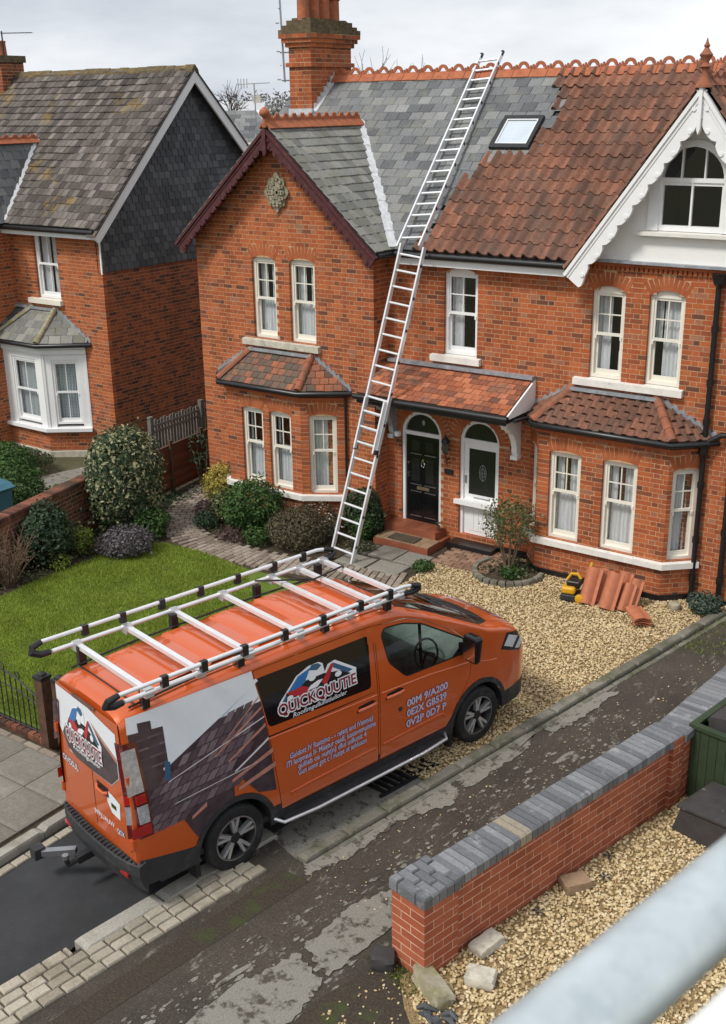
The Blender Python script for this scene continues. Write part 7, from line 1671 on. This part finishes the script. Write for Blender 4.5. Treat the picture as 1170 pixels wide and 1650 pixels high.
LA, LB = Vector((-10.95, 14.64, .02)), Vector((-10.41, 16.10, 5.30))
ladder('ladder', 'long aluminium ladder standing in the front bed and leaning on the eaves', LA, LB, .46, .27, .2)
nz3 = Vector((0, -sl_, 1)).normalized()
ra = Vector((-10.53, 16.22, 5.16))+nz3*.13; rb = Vector((-11.06, RY+.32, RZ+.28))+nz3*.10
rl, rd_, rs_ = ladder('roof_ladder', 'aluminium roof ladder lying on the slates and hooked over the ridge', ra, rb, .42, .26, .22, up=nz3)
# extension overlap on the leaning ladder
e0, e1 = LA, LB; dd_ = (e1-e0).normalized(); off_ = Vector((0, -1, .2)).normalized()*.07
lad = bpy.data.objects['ladder']
for q in (-1, 1):
    s2_ = dd_.cross(Vector((0, -1, .4))).normalized(); s2_ = s2_ if s2_.x > 0 else -s2_
    MB().beam(e0+dd_*2.0+s2_*q*.2+off_, e0+dd_*2.9+s2_*q*.2+off_, .028, .08, (0, -1, .4)).build('extension_stile', 'alu_white', lad)
    MB().beam(e0+dd_*1.98+s2_*q*.22+off_*.5, e0+dd_*2.06+s2_*q*.22+off_*.5, .05, .10, (0, -1, .4)).build('hook', 'black', lad)
for x in (2.12, 2.39, 2.66): MB().tube([e0+dd_*x+off_-s2_*.19, e0+dd_*x+off_+s2_*.19], .019, 8).build('rung', 'alu_white', lad)

# ================================================================== LOW WALL, BINS AND ODDS IN THE YARD
lw = thing('boundary_wall', 'low red brick wall with blue-grey brick coping and end pillar beside the gravel', 'wall', (-4.4, 7.2, 0))
TH = math.radians(90-12.6); fwl = Fr((-4.375, 6.965, 0), TH); nz_ = .82
brick_wall(lw, fwl, [(0, 0), (.44, 0), (.44, nz_), (0, nz_)], (), 'pillar', 'brick_new', 'mortar_pink', ch=.091, bond='stretcher', blen=.24, deep=.09)
brick_wall(lw, fwl @ Matrix.Translation((0, .42, 0)) @ Matrix.Rotation(-PI/2, 4, 'Z'), [(0, 0), (.42, 0), (.42, nz_), (0, nz_)], (), 'pillar', 'brick_new', 'mortar_pink', ch=.091, bond='stretcher', blen=.24, deep=.09)
brick_wall(lw, fwl @ Matrix.Translation((.44, .42, 0)) @ Matrix.Rotation(PI, 4, 'Z'), [(0, 0), (.44, 0), (.44, nz_), (0, nz_)], (), 'pillar', 'brick_new', 'mortar_pink', ch=.091, bond='stretcher', blen=.24, deep=.09)
fw2 = fwl @ Matrix.Translation((.44, .05, 0)); WL = 3.42
brick_wall(lw, fw2, [(0, 0), (WL, 0), (WL, nz_), (0, nz_)], (), 'wall', 'brick_new', 'mortar_pink', ch=.091, bond='stretcher', blen=.24, deep=.09)
brick_wall(lw, fw2 @ Matrix.Translation((WL, .30, 0)) @ Matrix.Rotation(PI, 4, 'Z'), [(0, 0), (WL, 0), (WL, nz_), (0, nz_)], (), 'wall_back', 'brick_new', 'mortar_pink', ch=.091, bond='stretcher', blen=.24, deep=.09)
fw3 = fw2 @ Matrix.Translation((WL, -.05, 0)); nz3_ = nz_
brick_wall(lw, fw3, [(0, 0), (.2, 0), (.2, nz_+.08), (0, nz_+.08)], (), 'pier', 'brick_new', 'mortar_pink', ch=.091, bond='stretcher', blen=.24, deep=.09)
fw4 = fw3 @ Matrix.Translation((.2, .02, 0)) @ Matrix.Rotation(math.radians(7), 4, 'Z')
brick_wall(lw, fw4, [(0, 0), (2.4, 0), (2.4, nz_), (0, nz_)], (), 'wall', 'brick_new', 'mortar_pink', ch=.091, bond='stretcher', blen=.24, deep=.09)
def soldier(fr, x0_, x1_, w0, w1, z, hgt, pitch=.086, split=None):
    x = x0_
    while x < x1_-.02:
        wd_ = min(pitch, x1_-x)
        piece(lw, 'coping_brick', lw, 'stone', fr @ cols((wd_-.007, 0, 0), (0, w1-w0, 0), (0, 0, hgt), (x, w0, z+random.uniform(-.002, .002))), 'blue_brick'); x += pitch
soldier(fw2, 0, WL+.2, -.045, .33, nz_, .115)
soldier(fw4, 0, 2.4, -.045, .33, nz_, .115)
for i in range(5):      # pillar cap in two broken courses
    o_ = -.02+i*.096
    for (ya, yb) in (((-.02, .21), (.215, .44)) if i % 2 else ((-.02, .10), (.105, .33), (.335, .44))):
        piece(lw, 'coping_brick', lw, 'stone', fwl @ cols((.09, 0, 0), (0, yb-ya-.006, 0), (0, 0, .118), (o_, ya, nz_)), 'blue_brick')
MB(fwl).box(.03, .41, .03, .39, 0, nz_-.01).build('core', 'mortar_pink', lw)
def rock(name, label, loc, s, mat, seed, rz=0, cat='stone', blocky=.6, tilt=0):
    t = thing(name, label, cat, loc, rz); rg = np.random.default_rng(seed); b_ = bmesh.new(); bmesh.ops.create_cube(b_, size=2); bmesh.ops.subdivide_edges(b_, edges=b_.edges[:], cuts=3, use_grid_fill=True)
    for v in b_.verts:
        n_ = v.co.normalized(); p = v.co*blocky+n_*1.25*(1-blocky); p += Vector(rg.normal(0, .05, 3)); v.co = Vector((p.x*s[0], p.y*s[1], (p.z+.95)*s[2]))
        if tilt: v.co = Matrix.Rotation(tilt, 3, 'Y') @ v.co
    me = bpy.data.meshes.new('block'); b_.to_mesh(me); b_.free(); me.materials.append(M[mat]); smooth_mesh(me, 45); link('block', me, t, False); return t
rock('mossy_block', 'mossy pale stone block leaning against the foot of the pillar', (-4.25, 6.88, .03), (.085, .23, .075), 'moss_stone', 1, math.radians(60), blocky=.93, tilt=.2)
rock('heart_stone', 'pale heart-shaped stone lying on the gravel', (-3.95, 7.24, .04), (.13, .10, .05), 'stone', 2, .3, blocky=.75)
rock('paver_piece', 'pale broken paver lying beside the wall pillar', (-4.12, 7.66, .04), (.16, .09, .045), 'stone', 3, 1.35, blocky=.9)
rock('dark_stone', 'dark grey stone on the bare earth left of the pillar', (-4.80, 6.93, .03), (.11, .1, .07), 'bin_grey', 4, .5, blocky=.55)
rock('brick_piece', 'orange brown broken brick lying on the gravel', (-3.82, 8.93, .04), (.14, .10, .05), 'sand_tread', 5, 1.0, 'brick', blocky=.92)
cl_ = thing('dark_rag', 'crumpled dark rag at the gravel edge near the mossy block', 'rag', (-4.06, 6.62, .03)); m_ = MB()
for i in range(9): a = rng.uniform(-.16, .16); b = rng.uniform(-.07, .07); m_.tube([(a-.07, b, .03), (a, b+rng.uniform(-.05, .05), .07), (a+.07, b+rng.uniform(-.05, .05), .02)], [.02, .03, .015], 6)
m_.build('cloth', 'slate_dark', cl_, True, inv=False)
for i, (x, y) in enumerate(((-3.72, 9.55), (-3.62, 9.2), (-3.93, 8.35))):
    t_o = thing('leaf_scrap', ('curled black scrap by the base of the wall', 'small black scrap on the gravel beside the broken brick', 'dark leaf scrap on the gravel between brick and pillar')[i], 'debris', (x, y, .06), i*1.1); m_ = MB()
    for k in range(5): a = 2*PI*k/5; m_.add([(0, 0, .01), (.05*math.cos(a-.3), .05*math.sin(a-.3), .03), (.075*math.cos(a), .075*math.sin(a), .012), (.05*math.cos(a+.3), .05*math.sin(a+.3), .025)], [(0, 1, 2, 3)])
    m_.build('scrap', 'iron', t_o, inv=False)
# green slatted bin store and grey box
gb = thing('bin_store', 'dark green boarded bin store behind the low brick wall', 'bin store', (-3.0, 11.4, 0), math.radians(-10))
for i in range(9): MB().box(-.42+i*.105, -.42+i*.105+.1, -.35, -.325, .02, .92).build('board', 'bin_green', gb, inv=False)
for i in range(8): MB().box(-.42, -.395, -.32+i*.105, -.32+i*.105+.1, .02, .92).build('board', 'bin_green', gb, inv=False)
MB().box(-.45, .6, -.38, -.3, .92, .965).box(-.45, -.37, -.3, .55, .92, .965).box(-.41, .56, .52, .55, .02, .92).box(.53, .56, -.32, .52, .02, .92).build('rim', 'bin_green', gb, inv=False)
MB().prism([(-.3, .9), (.5, .9), (.5, 1.05), (.1, 1.12), (-.3, 1.04)], -.22, .45).build('lid', 'bin_grey', gb, inv=False)
MB().beam((-.38, -.1, .93), (.1, -.25, 1.08), .05, .03).build('prop', 'bin_green', gb, inv=False)
gx = thing('grey_box', 'weathered grey box with a sloping lid in front of the green bin store', 'box', (-3.02, 10.62, 0), math.radians(-14))
MB().prism([(-.30, .0), (.45, .0), (.45, .42), (-.20, .36)], -.30, .32).build('body', 'bin_grey', gx, inv=False)
MB().prism([(-.23, .365), (.47, .425), (.47, .45), (-.23, .39)], -.33, .35).build('lid', 'bin_grey', gx, inv=False)
# ---- roof tiles and tool waiting by the right bay
def roof_tile(t, x, y, z, lean, rz, sc=1.0, amp=.085, tl=.42):
    n = 11; prof = [(-.13+.26*i/(n-1)) for i in range(n)]; hz = [amp*math.sin(PI*min(1, i/8.0))**.8 if i < 8 else 0.0 for i in range(n)]; m_ = MB(); vs = []
    for dz in (0, -.014):
        for v in (0, tl): vs += [(a*sc, v*sc, b+dz) for a, b in zip(prof, hz)]
    fs = []
    for i in range(n-1): fs += [(i, i+1, n+i+1, n+i), (2*n+i, 3*n+i, 3*n+i+1, 2*n+i+1), (i, 2*n+i, 2*n+i+1, i+1), (n+i, n+i+1, 3*n+i+1, 3*n+i)]
    fs += [(0, n, 3*n, 2*n), (n-1, 3*n-1, 4*n-1, 2*n-1)]
    Mx = Matrix.Translation((x, y, z)) @ Matrix.Rotation(rz, 4, 'Z') @ Matrix.Rotation(lean, 4, 'X'); m_.fr = Mx
    return m_.add(vs, fs).build(t, 'tile_new', None, True)
labs = ['new clay roof tile leaning beside the yellow tool', 'new clay roof tile leaning behind the one beside the tool', 'wide new clay tile leaning at the middle of the bay plinth', 'new clay tile leaning just right of the wide one', 'new clay tile leaning at the back of the right-hand pair']
labs += ['new clay roof tile at the back of the pair beside the tool', 'new clay tile nearest the wall behind the wide one']
for i, (x, y, z, rz) in enumerate(((-6.66, 15.34, .03, -.02), (-6.58, 15.47, .035, -.05), (-6.32, 15.33, .03, -.12), (-6.07, 15.40, .028, -.05), (-6.02, 15.52, .035, -.1), (-6.56, 15.60, .03, -.05), (-6.24, 15.58, .03, -.08))): tag(roof_tile('clay_tile', x, y, z, math.radians((60, 57, 62, 56, 57, 57, 58)[i]), rz, (1.05, .95, 1.05, .8, .85, .9, .95)[i], .085, .56), labs[i], 'roof tile', 'new roof tiles by the bay')
for k in range(4): tag(roof_tile('clay_tile', -5.60+.02*(k % 2), 15.05-.015*k, .045+k*.042, math.radians(3), .55+.07*k, 1.0, .03), ['clay tile at the bottom of the flat stack on the gravel', 'clay tile second from the bottom of the flat stack', 'clay tile third up in the flat stack on the gravel', 'clay tile on top of the flat stack on the gravel'][k], 'roof tile', 'flat stack of clay tiles')
tl2 = thing('pressure_washer', 'small yellow and black power tool with a handle on the gravel by the bay', 'tool', (-6.93, 15.42, .02), .2)
def rbox(nm, mat, par, x0_, x1_, y0_, y1_, z0_, z1_, r=.02):
    o = MB().box(x0_, x1_, y0_, y1_, z0_, z1_).build(nm, mat, par, inv=False); b = o.modifiers.new('round', 'BEVEL'); b.width = r; b.segments = 3; return o
rbox('base', 'plastic', tl2, -.17, .14, -.16, .14, .02, .12); rbox('motor_cover', 'yellow', tl2, -.16, .06, -.14, .08, .12, .24, .04); rbox('top_cover', 'black', tl2, -.1, .12, -.06, .14, .2, .32, .03)
MB().tube([(-.12, .1, .28), (-.06, .12, .38), (.04, .12, .39), (.1, .1, .32)], .025, 8).build('carry_handle', 'yellow', tl2, True, inv=False)
MB().tube([(.16, .06, .2), (.2, .16, .42), (.24, .22, .58)], .022, 8).build('lance', 'yellow', tl2, True, inv=False); MB().tube([(.12, .0, .06), (.16, .06, .2), (.18, .1, .32)], .03, 8).build('grip', 'black', tl2, True, inv=False)
for (x, y) in ((.14, -.14), (.24, .02)): lathe_y((x, y, .075), [(.001, -.025), (.06, -.025), (.075, -.015), (.075, .015), (.06, .025), (.001, .025)], 16).build('wheel', 'yellow', tl2, True, inv=False)
dm = thing('doormat', 'brown coir doormat on the lower door step', 'doormat', (-10.44, 15.9, .15)); MB().box(-.3, .26, -.13, .15, .0, .018).build('mat', 'mat_coir', dm, inv=False)
pt = thing('plant_pot', 'small pot with leaves on the end of the upper door step', 'plant pot', (-10.02, 16.3, .27)); MB().lathe((0, 0, 0), [(.04, 0), (.055, .08), (.06, .09), (.05, .09)], 12).build('pot', 'terra_dull', pt, inv=False)
m_ = MB()
for i in range(16): a = rng.uniform(0, 2*PI); m_.add([(0, 0, .08), (.04*math.cos(a)-.015*math.sin(a), .04*math.sin(a)+.015*math.cos(a), .14), (.08*math.cos(a), .08*math.sin(a), .15), (.04*math.cos(a)+.015*math.sin(a), .04*math.sin(a)-.015*math.cos(a), .14)], [(0, 1, 2, 3)])
m_.build('leaves', 'leaf_dark', pt, inv=False)
kb = thing('stone_disc', 'small round mossy stone by the downpipe foot', 'stone', (-5.45, 15.95, .02)); MB().lathe((0, 0, 0), [(.09, 0), (.10, .03), (.09, .09), (.05, .11)], 14).build('stone', 'moss_stone', kb, True, inv=False)
mt_ = thing('meter_box', 'small white meter fitting on the wall behind the ladder', 'meter', (-10.98, 16.46, 1.9)); MB().lathe((0, 0, 0), [(.05, -.05), (.07, -.04), (.07, .04), (.05, .05)], 12).build('dial', 'white', mt_, inv=False)

# ================================================================== SCAFFOLD RAIL BY THE CAMERA
sr = thing('scaffold_rail', 'galvanised scaffold tube running past the lens in the foreground', 'railing', (-.19, .6, 7.0))
ds = Vector((.205, .98, 0)).normalized(); c0 = Vector((-.196, .60, 6.974))
MB().tube([c0-ds*2.5, c0+ds*6.0], .0295, 32).build('tube', 'galv', sr, True)
sr2 = thing('guard_rail', 'white painted guard rail in the near corner below the scaffold tube', 'railing', (-.1, .55, 6.97)); c1 = Vector((-.140, .52, 6.965))
MB().tube([c1-ds*2.5, c1+ds*6.0], .026, 32).build('tube', 'rail_white', sr2, True)
finish_pieces()
